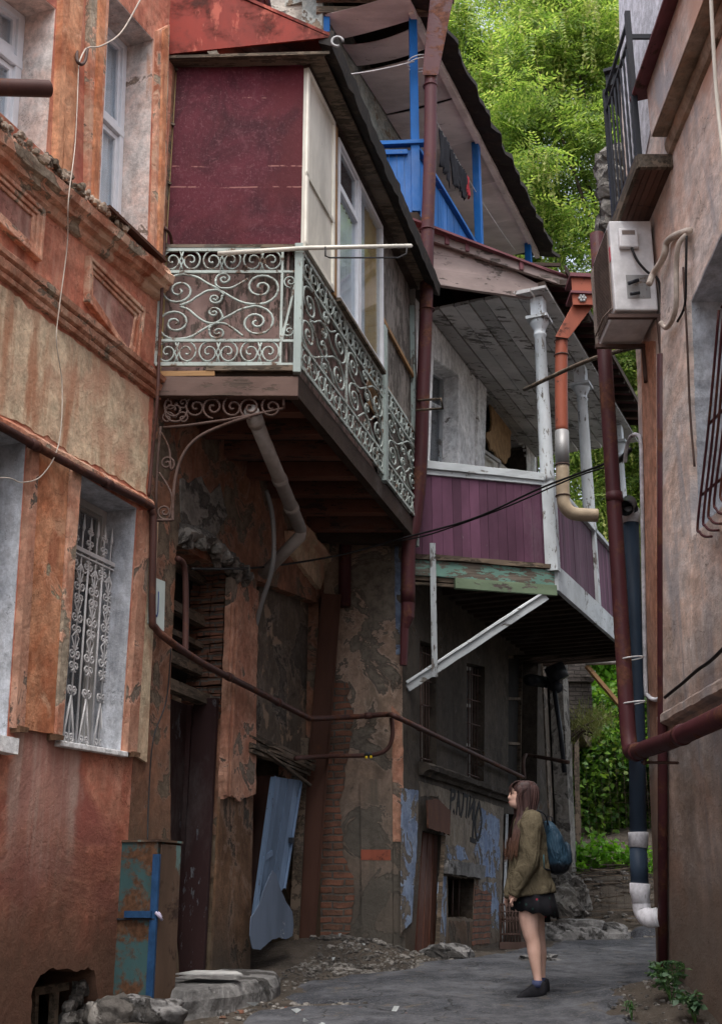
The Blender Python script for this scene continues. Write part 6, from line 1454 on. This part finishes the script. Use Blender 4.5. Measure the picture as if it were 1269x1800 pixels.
for i in range(16): mm.beam((.1+random.uniform(-.05,.05),-.1+random.uniform(-.08,.04),5.3-i*.16),(1.1+random.uniform(-.1,.1),-.1,5.05-i*.16-random.uniform(0,.1)),.03,.10,j=.01)
mm.build('collapsed_planks', M['oldwood'], RU)
mm = MB(RP); mm.box(-.05,.35,-.25,-.0,.6,5.4,.04); mm.build('stone_pier', M['stone'], RU)
CH = atY(1008,1180,21.0); mm = MB(); mm.box(CH.x-.28,CH.x+.22,20.7,21.2,CH.z-.9,CH.z+1.2,.03); mm.box(CH.x-.34,CH.x+.28,20.62,21.28,CH.z-.25,CH.z-.15,.02); tag(mm.build('brick_chimney', brick('grey_brick',(.20,.17,.15),(.14,.12,.11),(.10,.09,.08))), 'grey brick stack rising behind the ruin', 'chimney')
a_ = atY(1030,1170,20.5); b_ = atY(1110,1265,20.5); mm = MB(); mm.beam(tuple(a_),tuple(b_),.06,.14,up=(0,1,0)); tag(mm.build('diagonal_plank', wood('fresh_plank',(.42,.24,.12),'x',bare=(.32,.19,.10),peel=.6)), 'fresh orange plank leaning diagonally in front of the far brick wall', 'plank')
mm = MB(); mm.tube([tuple(atY(1028,1166,20.4)),tuple(atY(1130,1163,20.4))], .035, 8); tag(mm.build('scaffold_pole', M['greypvc']), 'level grey pole above the diagonal plank', 'pole')
c_ = atY(1075,1215,30); mm = MB(); mm.box(c_.x-4,c_.x+6,30,30.4,2,c_.z+.35); tag(mm.build('brick_wall', brick('far_brick',(.30,.17,.12),(.22,.13,.10),(.16,.14,.12))), 'distant brown brick wall among the greenery', 'wall')
mm = MB()
for i in range(34):
    x = 3.2+i*.11; mm.tube([(x,17.9,gz(x,17.9)),(x,17.9,gz(x,17.9)+2.3)], .0016, 4)
for k in range(16): z = 1.15+k*.14; mm.tube([(3.2,17.9,z),(6.9,17.9,z+.05)], .0016, 4)
tag(mm.build('wire_fence', M['ironbrown']), 'thin rusty wire mesh fence in front of the bushes', 'fence')

# ---- foliage
def mkmesh(name, V, F4, mat, parent=None, frame=None, smooth=False):
    M_ = FR[parent] if parent is not None else frame
    V = V-np.array(M_.translation)
    me = bpy.data.meshes.new(name); n = len(V); k = F4.shape[1]
    me.vertices.add(n); me.vertices.foreach_set('co', V.astype(np.float32).ravel())
    me.loops.add(F4.size); me.loops.foreach_set('vertex_index', F4.astype(np.int32).ravel())
    me.polygons.add(len(F4)); me.polygons.foreach_set('loop_start', np.arange(0, F4.size, k, dtype=np.int32))
    me.update(calc_edges=True); me.validate(); me.materials.append(mat)
    o = bpy.data.objects.new(name, me); COL.objects.link(o); FR[o] = M_
    if parent is not None: o.parent = parent
    else: o.matrix_world = M_
    return o
def leaf_base(kind):
    if kind == 'simple':
        return np.array([(0,0,0),(.45,-.5,.08),(.45,.5,.08),(1.05,0,-.05)])*np.array([1,.75,1]), np.array([(0,1,3,2)])
    if kind == 'pinnate':
        V = []; Fc = []
        for i in range(6):
            for s in (-1, 1):
                x = .15+i*.15; L = .26*(1-.35*abs(i-2.5)/2.5); a = np.array([x, 0, -.02*i*i*.3]); d = np.array([.45, s*.9, -.15])*L; w_ = np.array([.07*.9, 0, .0])
                b = len(V); V += [a, a+d*.5-w_*.6, a+d, a+d*.5+w_*.6]; Fc.append((b, b+1, b+2, b+3))
        return np.array(V), np.array(Fc)
    if kind == 'tassel':
        V = []; Fc = []
        for i in range(9):
            for s in (0, 1):
                z = -i*.11; b = len(V); an = i*1.3+s*3.1; d = np.array([math.cos(an)*.055, math.sin(an)*.055, -.05]); p = np.array([math.sin(i)*.02, math.cos(i)*.02, z])
                V += [p, p+d+np.array([.02,0,0]), p+np.array([0,0,-.11]), p-d*.3]; Fc.append((b, b+1, b+2, b+3))
        return np.array(V), np.array(Fc)
    if kind == 'blade':
        return np.array([(0,-.03,0),(0,.03,0),(.25,.035,.5),(.25,-.035,.5),(.6,0,.85),(.6,.001,.85)])[[0,1,2,3]].tolist() and np.array([(0,-.03,0),(0,.03,0),(.3,.012,1.0),(.3,-.012,1.0)]), np.array([(0,1,2,3)])
def cloud(name, C_, size, kind, mat, parent, tilt=.5, down=0.0, upright=False):
    """many leaves at the points C_, each turned its own way"""
    V0, F0 = leaf_base(kind); N = len(C_); yaw = rng.uniform(0, 2*np.pi, N); pit = rng.normal(down, tilt, N); rol = rng.normal(0, tilt, N)
    if upright: pit *= .2; rol *= .2
    s = size*rng.uniform(.65, 1.3, N)
    cy, sy, cp, sp_, cr, sr = np.cos(yaw), np.sin(yaw), np.cos(pit), np.sin(pit), np.cos(rol), np.sin(rol)
    R_ = np.empty((N,3,3))
    R_[:,0,0] = cy*cp; R_[:,0,1] = cy*sp_*sr-sy*cr; R_[:,0,2] = cy*sp_*cr+sy*sr
    R_[:,1,0] = sy*cp; R_[:,1,1] = sy*sp_*sr+cy*cr; R_[:,1,2] = sy*sp_*cr-cy*sr
    R_[:,2,0] = -sp_; R_[:,2,1] = cp*sr; R_[:,2,2] = cp*cr
    V = np.einsum('nij,kj->nki', R_, V0)*s[:,None,None]+C_[:,None,:]
    F = F0[None]+(np.arange(N)*len(V0))[:,None,None]
    return mkmesh(name, V.reshape(-1,3), F.reshape(-1,F0.shape[1]), mat, parent)
def clumps(c, r, n, per, cr, flat_=.6, shell=.5):
    """points in leaf clumps spread through an uneven ellipsoid"""
    d = rng.normal(size=(n*3,3)); d /= np.linalg.norm(d,axis=1)[:,None]; rad = rng.uniform(shell**3,1,n*3)**(1/3)
    cc = np.array(c)+d*rad[:,None]*np.array(r)
    keep = [i for i in range(len(cc)) if noise.noise(Vector(cc[i]*.55)) > -.18][:n]; cc = cc[keep]
    rs = cr*rng.uniform(.5,1.35,len(cc)); out = []
    for p, q in zip(cc, rs):
        v = rng.normal(size=(per,3)); v /= np.linalg.norm(v,axis=1)[:,None]; v *= (rng.uniform(0,1,per)**.45)[:,None]*q; v[:,2] *= flat_
        out.append(p+v)
    return np.concatenate(out), cc
def branches(mm, base, top, cc, r, k=14):
    mm.tube([tuple(p) for p in crom([base, base.lerp(top,.35)+Vector((.25,.1,0)), base.lerp(top,.7)+Vector((-.15,0,0)), top],5)], [r*(1-.75*i/15) for i in range(16)], 10)
    idx = rng.choice(len(cc), min(k,len(cc)), replace=False)
    for i in idx:
        e = Vector(cc[i]); f = random.uniform(.3,.95); s0 = base.lerp(top,f); m = s0.lerp(e,.5)+Vector((random.uniform(-.3,.3),random.uniform(-.3,.3),-.25))
        rr = r*(1-.7*f)*.55; mm.tube([tuple(p) for p in crom([s0,m,e],6)], [rr*(1-.85*j/12) for j in range(13)], 6)
LF = leafmat('locust_leaf', [(.09,.16,.04),(.18,.29,.07),(.27,.39,.10),(.38,.48,.14),(.50,.55,.20)], .5)
LT = leafmat('pale_seed_tassel', [(.26,.32,.06),(.36,.40,.10),(.44,.44,.14)], .4)
LI = leafmat('ivy_leaf', [(.02,.055,.01),(.05,.13,.02),(.10,.22,.03),(.20,.34,.05),(.13,.16,.05)], .4)
LB = leafmat('bright_leaf', [(.10,.26,.02),(.16,.36,.03),(.22,.44,.05)], .45)
LD = leafmat('dark_leaf', [(.03,.09,.02),(.06,.15,.03),(.10,.20,.03)], .3)
BK = flat('tree_bark', (.07,.055,.042), .95, .3, 6, .6)
def tree(name, base, top, parts, leafm, lab, kind='pinnate', size=.62, per=70, grp=None, tass=0, cr=.9):
    t = thing(name, lab, 'tree', loc=tuple(base), group=grp); P_ = []; CC = []
    for c, r, n in parts:
        p, cc = clumps(c, r, n, per, cr); P_.append(p); CC.append(cc)
    P_ = np.concatenate(P_); CC = np.concatenate(CC)
    mm = MB(); branches(mm, Vector(base), Vector(top), CC, .28, 26); mm.build('trunk', BK, t)
    cloud('crown', P_, size, kind, leafm, t, .55, .25)
    if tass:
        low = P_[rng.choice(len(P_), tass)]; ks = []
        for p in low: 
            if noise.noise(Vector(p*.45+5)) > .0: ks.append(p)
        ks = np.array(ks); ks = np.repeat(ks, 3, 0)+rng.normal(0,.16,(len(ks)*3,3)); cloud('seed_tassels', ks, .75, 'tassel', LT, t, .08)
    return t
tree('locust_tree', (7.6,25.5,2.5), (6.8,25,17), [((5.6,25,18),(4.6,3.0,7.0),330),((8.5,26,13),(3.6,3.0,4.5),110),((5.0,27,11),(3.2,2.5,4.0),100)], LF, 'big feathery light green tree with drooping pale tassels above the roofs', tass=3400, per=105)
tree('background_tree', (11,33,5), (11,33,14), [((9,34,13),(6,3,8),110),((3.5,36,9.5),(5,2.5,4),70),((3,38,20),(6,2.5,9),130)], LD, 'darker tree further back behind the feathery tree', 'simple', .32, 120, cr=1.2)
def bush(name, c, r, n, per, cr, size, mat, lab, kind='simple', cat='bush', stems=8, down=.3):
    t = thing(name, lab, cat, loc=(c[0], c[1], c[2]-r[2])); p, cc = clumps(c, r, n, per, cr, .8, .3)
    cloud('leaves', p, size, kind, mat, t, .6, down); mm = MB()
    for i in rng.choice(len(cc), min(stems,len(cc)), replace=False): e = Vector(cc[i]); b = Vector((c[0]+random.uniform(-.3,.3)*r[0], c[1], c[2]-r[2])); mm.tube([tuple(q_) for q_ in crom([b, b.lerp(e,.5)+Vector((random.uniform(-.1,.1),0,.1)), e],4)], .02, 5)
    mm.build('stems', BK, t); return t
a_ = atY(1085,1420,24.0); bush('ivy_thicket', (a_.x+.5,24.2,a_.z-.2), (2.3,1.0,2.7), 160, 260, .6, .115, LI, 'tall climbing thicket with large bright leaves filling the gap beyond the ruin')
a_ = atY(1085,1270,27.0); bush('leafy_sapling', (a_.x+.3,27,a_.z+.3), (2.2,.9,1.6), 80, 170, .5, .14, LB, 'bright leafy saplings above the thicket beside the orange plank')
a_ = atY(1060,1535,20.3); bush('low_bush', (a_.x,20.3,a_.z+.05), (.95,.5,.42), 46, 80, .25, .11, LB, 'low fresh green bush on the rubble bank behind the backpack')
a_ = atY(1022,1270,19.4); bush('roof_weeds', (a_.x,20.2,a_.z+.15), (.55,.6,.35), 20, 60, .22, .16, leafmat('dry_weed',[(.16,.17,.05),(.24,.23,.08),(.12,.18,.04)],.3), 'dry weeds growing on top of the ruined wall', 'blade', 'weeds')
def plant(name, px, Y, s, n, lab, mat):
    a_ = atY(*px, Y); z = gz(a_.x, Y); t = thing(name, lab, 'plant', loc=(a_.x, Y, z)); mm = MB(); P_ = []
    for k in range(n):
        an = random.uniform(0,6.28); e = Vector((a_.x+math.cos(an)*s*.5, Y+math.sin(an)*s*.4, z+s*random.uniform(.5,1.1))); b = Vector((a_.x,Y,z-.02)); pts = crom([b,b.lerp(e,.5)+Vector((0,0,.08)),e],5); mm.tube([tuple(p) for p in pts], .004, 4)
        for p in pts[3:]:
            for _ in range(2): P_.append(tuple(p+Vector((random.uniform(-.03,.03),random.uniform(-.03,.03),0))))
    mm.build('stems', LD, t); cloud('leaves', np.array(P_), s*.22, 'simple', mat, t, .4, .2)
LN = leafmat('nettle_leaf', [(.04,.09,.045),(.07,.14,.07),(.11,.19,.08)], .3)
plant('weed_plant', (1180,1765), 8.75, .22, 7, 'broad dark green weed nearest the right wall foot', LN)
plant('weed_plant', (1222,1795), 8.35, .22, 8, 'dark green weed at the bottom right corner', LN)
plant('weed_plant', (1163,1720), 9.2, .16, 5, 'small weed sprouting at the base of the dark standpipe', LN)
plant('weed_plant', (1188,1710), 9.1, .15, 4, 'thin weed between the standpipe and the right wall stain', LN)
plant('weed_plant', (1110,1790), 8.6, .08, 5, 'tiny weed in the dirt at the lower right edge of the lane', LN)
# ================================================================ PERSON and backpack
PY = 9.87
pf = atY(935,1752,PY); PZ = gz(pf.x, PY)
Sx = lambda px, py, w=0: tuple(atY(px, py, PY)+Vector((0, w, 0)))
skin = G('skin'); M['skin'] = skin.fin(skin.mix(skin.thr(skin.noise(6), .3, .7), (.58,.36,.28), (.68,.45,.37)), .5, skin.noise(60), .1, .002)
PE = thing('person', 'person in olive jacket, black short skirt and black shoes looking up to the left', 'person', loc=(pf.x, PY, PZ))
def remesh(o, vx, sm=3):
    m_ = o.modifiers.new('r','REMESH'); m_.mode = 'VOXEL'; m_.voxel_size = vx; m_.use_smooth_shade = True
    if sm: s_ = o.modifiers.new('s','SMOOTH'); s_.iterations = sm; s_.factor = .5
    return o
mm = MB()
def limb(ps, rs, n=14): 
    P_ = crom([Vector(Sx(*p)) for p in ps], 4); R_ = [v[0] for v in crom([(r,0,0) for r in rs], 4)]; mm.tube([tuple(p) for p in P_], R_, n)
k = .00448
limb([(926,1560,-.08),(928,1590,-.08),(927,1615,-.085),(930,1640,-.085),(934,1655,-.085),(936,1672,-.085),(938,1690,-.085),(941,1712,-.085),(943,1728,-.085),(944,1742,-.085)], [.085,.084,.078,.064,.056,.054,.046,.034,.031,.036])
limb([(940,1560,.08),(942,1590,.08),(943,1615,.08),(946,1640,.08),(949,1658,.08),(951,1675,.08),(952,1692,.08),(953,1712,.08),(954,1728,.08),(954,1740,.08)], [.085,.084,.078,.062,.055,.053,.044,.034,.031,.035])
limb([(944,1735,-.085),(930,1746,-.085),(912,1751,-.09)], [.035,.032,.022]); limb([(954,1733,.08),(942,1744,.08),(926,1749,.08)], [.035,.03,.022])
limb([(934,1570,0),(932,1545,0),(930,1520,0),(931,1490,0),(930,1460,0),(928,1440,0),(925,1425,0),(920,1410,0)], [.095,.105,.10,.11,.12,.10,.052,.047])
# arms
limb([(930,1447,-.12),(928,1452,-.17),(926,1480,-.19),(925,1510,-.20),(914,1538,-.19),(903,1562,-.17),(899,1572,-.165)], [.055,.055,.045,.040,.036,.028,.024])
limb([(930,1447,.12),(928,1452,.17),(926,1480,.19),(922,1510,.20),(912,1538,.19),(904,1562,.17),(900,1572,.165)], [.055,.055,.045,.040,.036,.028,.024])
for w_ in (-.165,.165):
    limb([(899,1570,w_),(897,1577,w_),(896,1583,w_)], [.026,.034,.028])
    for f in range(4): limb([(896,1580,w_-.024+f*.016),(894,1587,w_-.024+f*.016),(896-.5*f,1593+(1 if f in(1,2) else -1),w_-.022+f*.015)], [.010,.0095,.008], 8)
    limb([(899,1576,w_*1.0-.03*(1 if w_<0 else -1)),(894,1582,w_-.035*(1 if w_<0 else -1)),(891,1588,w_-.03*(1 if w_<0 else -1))], [.011,.010,.008], 8)
# head: rings following a face profile (front x px, back x px, half width, row)
prof = [(1423,908,930,.035),(1419,899,933,.052),(1416,895,936,.058),(1412.5,893.8,938,.062),(1410,893.2,940,.064),(1407.5,893.8,941,.066),(1405.5,892.6,942,.068),(1403,891.0,943,.069),(1400.5,891.8,943.5,.071),(1397,893.8,944,.073),(1393.5,894.4,944,.074),(1388,894.2,944,.074),(1383,896,942.5,.070),(1378,901,939,.058),(1374.5,908,933,.036)]
rings = []
for row, xf, xb, hw in prof:
    c = (xf+xb)/2; hx = (xb-xf)/2*k; y0 = Sx(c,row)
    nose = {1405.5:.4,1403:.75,1400.5:.55,1397:.3}.get(row, 0)
    rg = []
    for i in range(28):
        a = 2*math.pi*i/28; ca, sa = math.cos(a), math.sin(a)
        x = -hx*ca; wy = hw*sa*(abs(sa)**-.15 if abs(sa) > .05 else 1)
        if ca > .3: wy *= 1-.10*(ca-.3); 
        if nose and ca > .9: pass
        elif nose and ca > 0: x += nose*.010*ca**2*1.6
        if 1396 < row < 1399 and .65 < ca < .93: x += .006          # eye sockets
        rg.append((y0[0]+x, y0[1]+wy, y0[2]))
    rings.append(rg)
mm.loft(rings)
for w_ in (-1, 1): mm.rock(Sx(920,1402,w_*.071), .016, 10, .1, 1, (.7,.5,1.3))
body = mm.build('body', M['skin'], PE); remesh(body, .0055, 2)
mm = MB(); 
for w_ in (-.03,.03): mm.rock(Sx(896.6,1396.5,w_), .0075, 10, 0, 0, (.7,1.3,.75))
mm.build('eyes', flat('dark_eye',(.03,.02,.018),.2), PE)
mm = MB(); mm.rock(Sx(894.2,1410.3,0), .010, 10, 0, 0, (.55,1.9,.5)); mm.build('lips', flat('lips',(.38,.13,.12),.45), PE)
# jacket
mm = MB()
jp = [(1424,912,937,.075),(1430,909,943,.10),(1438,905,950,.155),(1450,901,955,.195),(1470,899,958,.20),(1495,897,961,.195),(1520,894,964,.195),(1545,890,968,.20),(1560,887,972,.205),(1572,884,975,.21),(1576,886,974,.205)]
rings = []
for row, xf, xb, hw in jp:
    c = (xf+xb)/2; hx = (xb-xf)/2*k; y0 = Sx(c,row); rg = []
    for i in range(36):
        a = 2*math.pi*i/36; e = lambda v: math.copysign(abs(v)**.8, v)
        f = 1+.05*noise.noise(Vector((math.cos(a)*2,math.sin(a)*2,row*.05)))+(.03*math.sin(a*7+row*.03) if row > 1540 else 0)
        rg.append((y0[0]+hx*e(math.cos(a))*f, y0[1]+hw*e(math.sin(a))*f, y0[2]-(xb-915)*0+.035*(-math.cos(a)-.3)*(1 if row > 1555 else 0)*-.6))
    rings.append(rg)
mm.loft(rings)
limb([(930,1440,-.14),(929,1448,-.185),(926,1470,-.205),(925,1495,-.215),(923,1515,-.215),(912,1538,-.205),(903,1558,-.19),(897,1574,-.175)], [.075,.088,.084,.082,.080,.070,.060,.050])
limb([(930,1440,.14),(929,1448,.185),(926,1470,.205),(925,1495,.215),(921,1515,.215),(912,1538,.205),(904,1558,.19),(899,1574,.175)], [.075,.085,.080,.078,.075,.068,.058,.050])
limb([(912,1428,0),(924,1423,0),(938,1428,0)], [.06,.085,.06])
g = G('olive_cord_cloth'); n = g.noise(7, det=8, rough=.7, dist=.6); col = g.mix(g.thr(n,.3,.7),(.085,.070,.044),(.120,.100,.064))
fold = g.noise(9, s=(1,1,.45), det=3, rough=.5, dist=1.6)
mj = g.fin(col, .9, g.ma('ADD', g.ma('MULTIPLY', fold, 1.3), g.ma('MULTIPLY', g.noise(90),.2)), .9, .03)
jk = mm.build('jacket', mj, PE); remesh(jk, .009, 2)
tx = bpy.data.textures.new('folds','CLOUDS'); tx.noise_scale = .10; tx.noise_depth = 2
dm = jk.modifiers.new('d','DISPLACE'); dm.texture = tx; dm.strength = .018; dm.mid_level = .5; dm.texture_coords = 'LOCAL'
mm = MB(); 
for a_, b_ in (((936,1448),(950,1462)),((952,1440),(962,1500))): pass
mm.tube([Sx(930,1446,-.245),Sx(940,1456,-.232),Sx(948,1470,-.21)], .004, 5); mm.build('seam', flat('pale_seam',(.24,.21,.15),.9), PE)
# skirt
mm = MB(); rings = []
for t_, (row, xf, xb, hw) in enumerate([(1540,906,962,.15),(1562,904,970,.178),(1588,902,976,.20),(1606,901,979,.215)]):
    c = (xf+xb)/2; hx = (xb-xf)/2*k; y0 = Sx(c,row); rg = []
    for i in range(72):
        a = 2*math.pi*i/72; f = 1+.045*math.sin(a*11+.6*math.sin(a*3))*t_/3; rg.append((y0[0]+hx*math.cos(a)*f, y0[1]+hw*math.sin(a)*f, y0[2]-.03*math.cos(a)*(t_/3)*(1)+.008*math.sin(a*11)*t_/3))
    rings.append(rg)
mm.loft(rings, cap=False)
g = G('dark_flowered_cloth'); vo = g.nd('TexVoronoi', {'Vector': g.co, 'Scale': 22.0}, feature='F1'); m1 = g.thr(vo.outputs[0], .24, .18); r_ = g.nd('SeparateColor', {0: vo.outputs[1]}).outputs[0]
col = g.mix(g.ma('MULTIPLY', m1, g.thr(r_, .74, .78)), (.010,.010,.013), (.22,.02,.04)); col = g.mix(g.ma('MULTIPLY', m1, g.thr(r_, .3, .25)), col, (.02,.05,.045))
sk = mm.build('skirt', g.fin(col, .85, g.noise(20), .3, .01), PE); sm_ = sk.modifiers.new('s','SOLIDIFY'); sm_.thickness = .005
mm = MB(); rings = []
for t_, (row, x0_, x1_) in enumerate([(1590,950,966),(1606,950,967),(1621,950,969)]): rings.append([tuple(Vector(Sx(x_,row,w_))) for x_, w_ in ((x0_,.05),(x1_,.04),(x1_,.10),((x0_+x1_)/2,.14),(x0_,.13))])
mm.loft(rings); mm.build('skirt', sk.data.materials[0], PE, label='longer rear flap of the black skirt')
# shoes and socks
for (dx, dy, w_) in ((0,0,-.087),(11,-3,.08)):
    mm = MB(); rings = []
    for px_, lo, hi, hw in ((903.5,1757,1752,.016),(906,1757.5,1749,.030),(912,1757.5,1745,.040),(920,1756.5,1740,.044),(928,1755.5,1733,.042),(936,1754.5,1727,.038),(944,1753.5,1724,.036),(952,1752,1723,.036),(956,1750,1725,.030),(957.5,1747,1730,.018)):
        a_, b_ = Sx(px_+dx,lo+dy,w_), Sx(px_+dx,hi+dy,w_); zc_, hz = (a_[2]+b_[2])/2, (b_[2]-a_[2])/2
        rings.append([(a_[0], a_[1]+hw*math.copysign(abs(math.sin(t))**.75,math.sin(t)), zc_+hz*math.copysign(abs(math.cos(t))**.75,math.cos(t))) for t in [i*math.pi/9 for i in range(18)]])
    mm.loft(rings); sh = mm.build('shoe', flat('black_suede',(.012,.012,.015),.85,.3,30), PE)
    mm = MB(); rings = []
    for px_, lo, hw in ((903,1756.5,.018),(908,1757.5,.034),(920,1756.8,.047),(936,1755,.041),(950,1753,.039),(957,1750,.024)):
        a_ = Sx(px_+dx,lo+dy,w_); rings.append([(a_[0],a_[1]+s_*hw,a_[2]+z_) for s_, z_ in ((-1,-.006),(1,-.006),(1,.016),(-1,.016))])
    mm.loft(rings, False); mm.build('sole', flat('grey_sole',(.07,.07,.07),.8), sh)
    mm = MB(); mm.tube([Sx(941+dx,1722+dy,w_),Sx(941+dx,1734+dy,w_)], [.039,.041], 14); mm.build('sock', flat('dark_blue_sock',(.05,.06,.12),.9), PE)
# hair: cap plus long strands
mm = MB(); rings = []
for row, xf, xb, hw in [(1372.5,914,930,.03),(1374,905,938,.062),(1378,899,943,.078),(1384,896,946,.086),(1391,896.5,947.5,.088),(1398,901,947.5,.088),(1405,905,947,.087),(1412,907,945.5,.085),(1420,907,944,.083),(1428,906,941,.082),(1436,905,936,.07)]:
    c = (xf+xb)/2; hx = (xb-xf)/2*k; y0 = Sx(c,row)
    rings.append([(y0[0]+hx*math.cos(a), y0[1]+hw*math.sin(a)*(1+.03*math.sin(a*9)), y0[2]) for a in [2*math.pi*i/40 for i in range(40)]])
mm.loft(rings)
g = G('auburn_hair'); s_ = g.noise(60, s=(1,1,.05), det=4); zz = g.z(); col = g.mix(g.thr(s_,.3,.7),(.028,.016,.016),(.075,.040,.036))
tip = g.mix(g.thr(s_,.3,.7),(.055,.028,.020),(.105,.055,.036)); col = g.mix(g.thr(g.ma('ADD', zz, g.ma('MULTIPLY', g.noise(9), .15)), 1.38, 1.18), col, tip)
mh = g.fin(col, .45, s_, .6, .006)
def strand(ps, r=.006): 
    P_ = crom([Vector(Sx(*p)) for p in ps], 5); n_ = len(P_); mm.tube([tuple(p) for p in P_], [r*(1-.6*i/(n_-1)) for i in range(n_)], 4)
for w_ in (-1, 1):
    for i in range(90):
        a = random.random(); x1 = 899+a*44; 
        xe = 905+a*30+random.uniform(-3,3) ; wv = random.uniform(.070,.096)
        if i < 44: # falls over the chest in front
            f = random.random(); xe2 = 889+f*16; strand([(914+random.uniform(-8,12),1376,w_*.03),(x1*.4+905*.6+4,1386,w_*.084),(905+f*8,1405,w_*wv),(906+f*10,1425,w_*(wv+.01)),(902+f*12,1445,w_*(.10+.05*f)),(895+f*12,1475,w_*(.13+.05*f)),(xe2,1500+random.uniform(-8,8),w_*(.12+.06*f)),(xe2-1+random.uniform(-3,2),1503+random.uniform(-30,14),w_*(.11+.06*f))], .0055)
        else: strand([(920+random.uniform(-6,8),1374,w_*.02),(925+a*16,1384,w_*.076),(926+a*18,1402,w_*wv),(924+a*17,1420,w_*wv),(920+a*15,1436,w_*(wv+.01))], .008)
for i in range(46):
    w_ = random.uniform(-.075,.075); strand([(916+random.uniform(-4,4),1373.5,w_*.4),(903,1376,w_*.9),(896.5,1384,w_),(894.8+abs(w_)*30,1391+random.uniform(-1,3)+abs(w_)*60,w_*1.02)], .006)
mm.build('hair', mh, PE)
# backpack
BP = thing('backpack', 'dark blue backpack with black base on the back of the person', 'backpack', loc=Sx(975,1535))
mm = MB(); rings = []
for row, xf, xb, hw in [(1443,957,966,.03),(1448,956,972,.09),(1458,956,980,.125),(1472,956,988,.14),(1488,955,994,.145),(1505,955,999,.145),(1518,957,1001,.14),(1528,961,999,.125),(1535,968,992,.09),(1538,974,986,.04)]:
    c = (xf+xb)/2; hx = (xb-xf)/2*k; y0 = Sx(c,row)
    rings.append([(y0[0]+hx*math.copysign(abs(math.cos(a))**.8,math.cos(a))*(1+.06*noise.noise(Vector((math.cos(a)*3,math.sin(a)*3,row*.06)))), y0[1]+hw*math.copysign(abs(math.sin(a))**.8,math.sin(a)), y0[2]) for a in [2*math.pi*i/36 for i in range(36)]])
mm.loft(rings); g = G('blue_nylon'); col = g.mix(g.thr(g.noise(8,det=6),.3,.7),(.012,.032,.055),(.026,.058,.090)); col = g.mix(g.thr(g.z(),.09,.05), col, (.010,.012,.016))
mm.build('bag', g.fin(col, .5, g.ma('MULTIPLY', g.noise(7, s=(1,1,.5), det=3, dist=1.5), 2), .9, .03), BP)
mm = MB(); rings = []
for row, xf, xb, hw in [(1480,990,996,.05),(1486,988,1001,.09),(1500,990,1004,.10),(1515,992,1005,.10),(1523,992,1001,.07)]:
    c = (xf+xb)/2; hx = (xb-xf)/2*k; y0 = Sx(c,row); rings.append([(y0[0]+hx*math.cos(a), y0[1]+hw*math.sin(a), y0[2]) for a in [2*math.pi*i/20 for i in range(20)]])
mm.loft(rings); mm.build('pocket', flat('dark_blue_nylon',(.018,.036,.055),.5), BP)
sb_ = flat('black_webbing',(.012,.013,.016),.8)
for w_ in (-.11,.11):
    mm = MB(); mm.tube([tuple(p) for p in crom([Vector(Sx(*p)) for p in ((960,1450,w_*.8),(954,1434,w_),(940,1427,w_*1.05),(926,1436,w_*1.1),(912,1455,w_*1.25),(908,1485,w_*1.3),(925,1515,w_*1.75),(950,1528,w_*1.5),(962,1530,w_*1.1))],5)], .013, 6, flat=.5); mm.build('strap', sb_, BP)
mm = MB(); mm.tube([Sx(960,1446,.0),Sx(963,1434,0),Sx(970,1437,0),Sx(971,1449,0)], .008, 6); mm.build('handle', sb_, BP)
mm = MB(); mm.tube([Sx(948,1504,-.215),Sx(949,1528,-.215)], .010, 6, flat=.4); mm.build('strap_end', flat('teal_webbing',(.03,.10,.12),.7), BP)
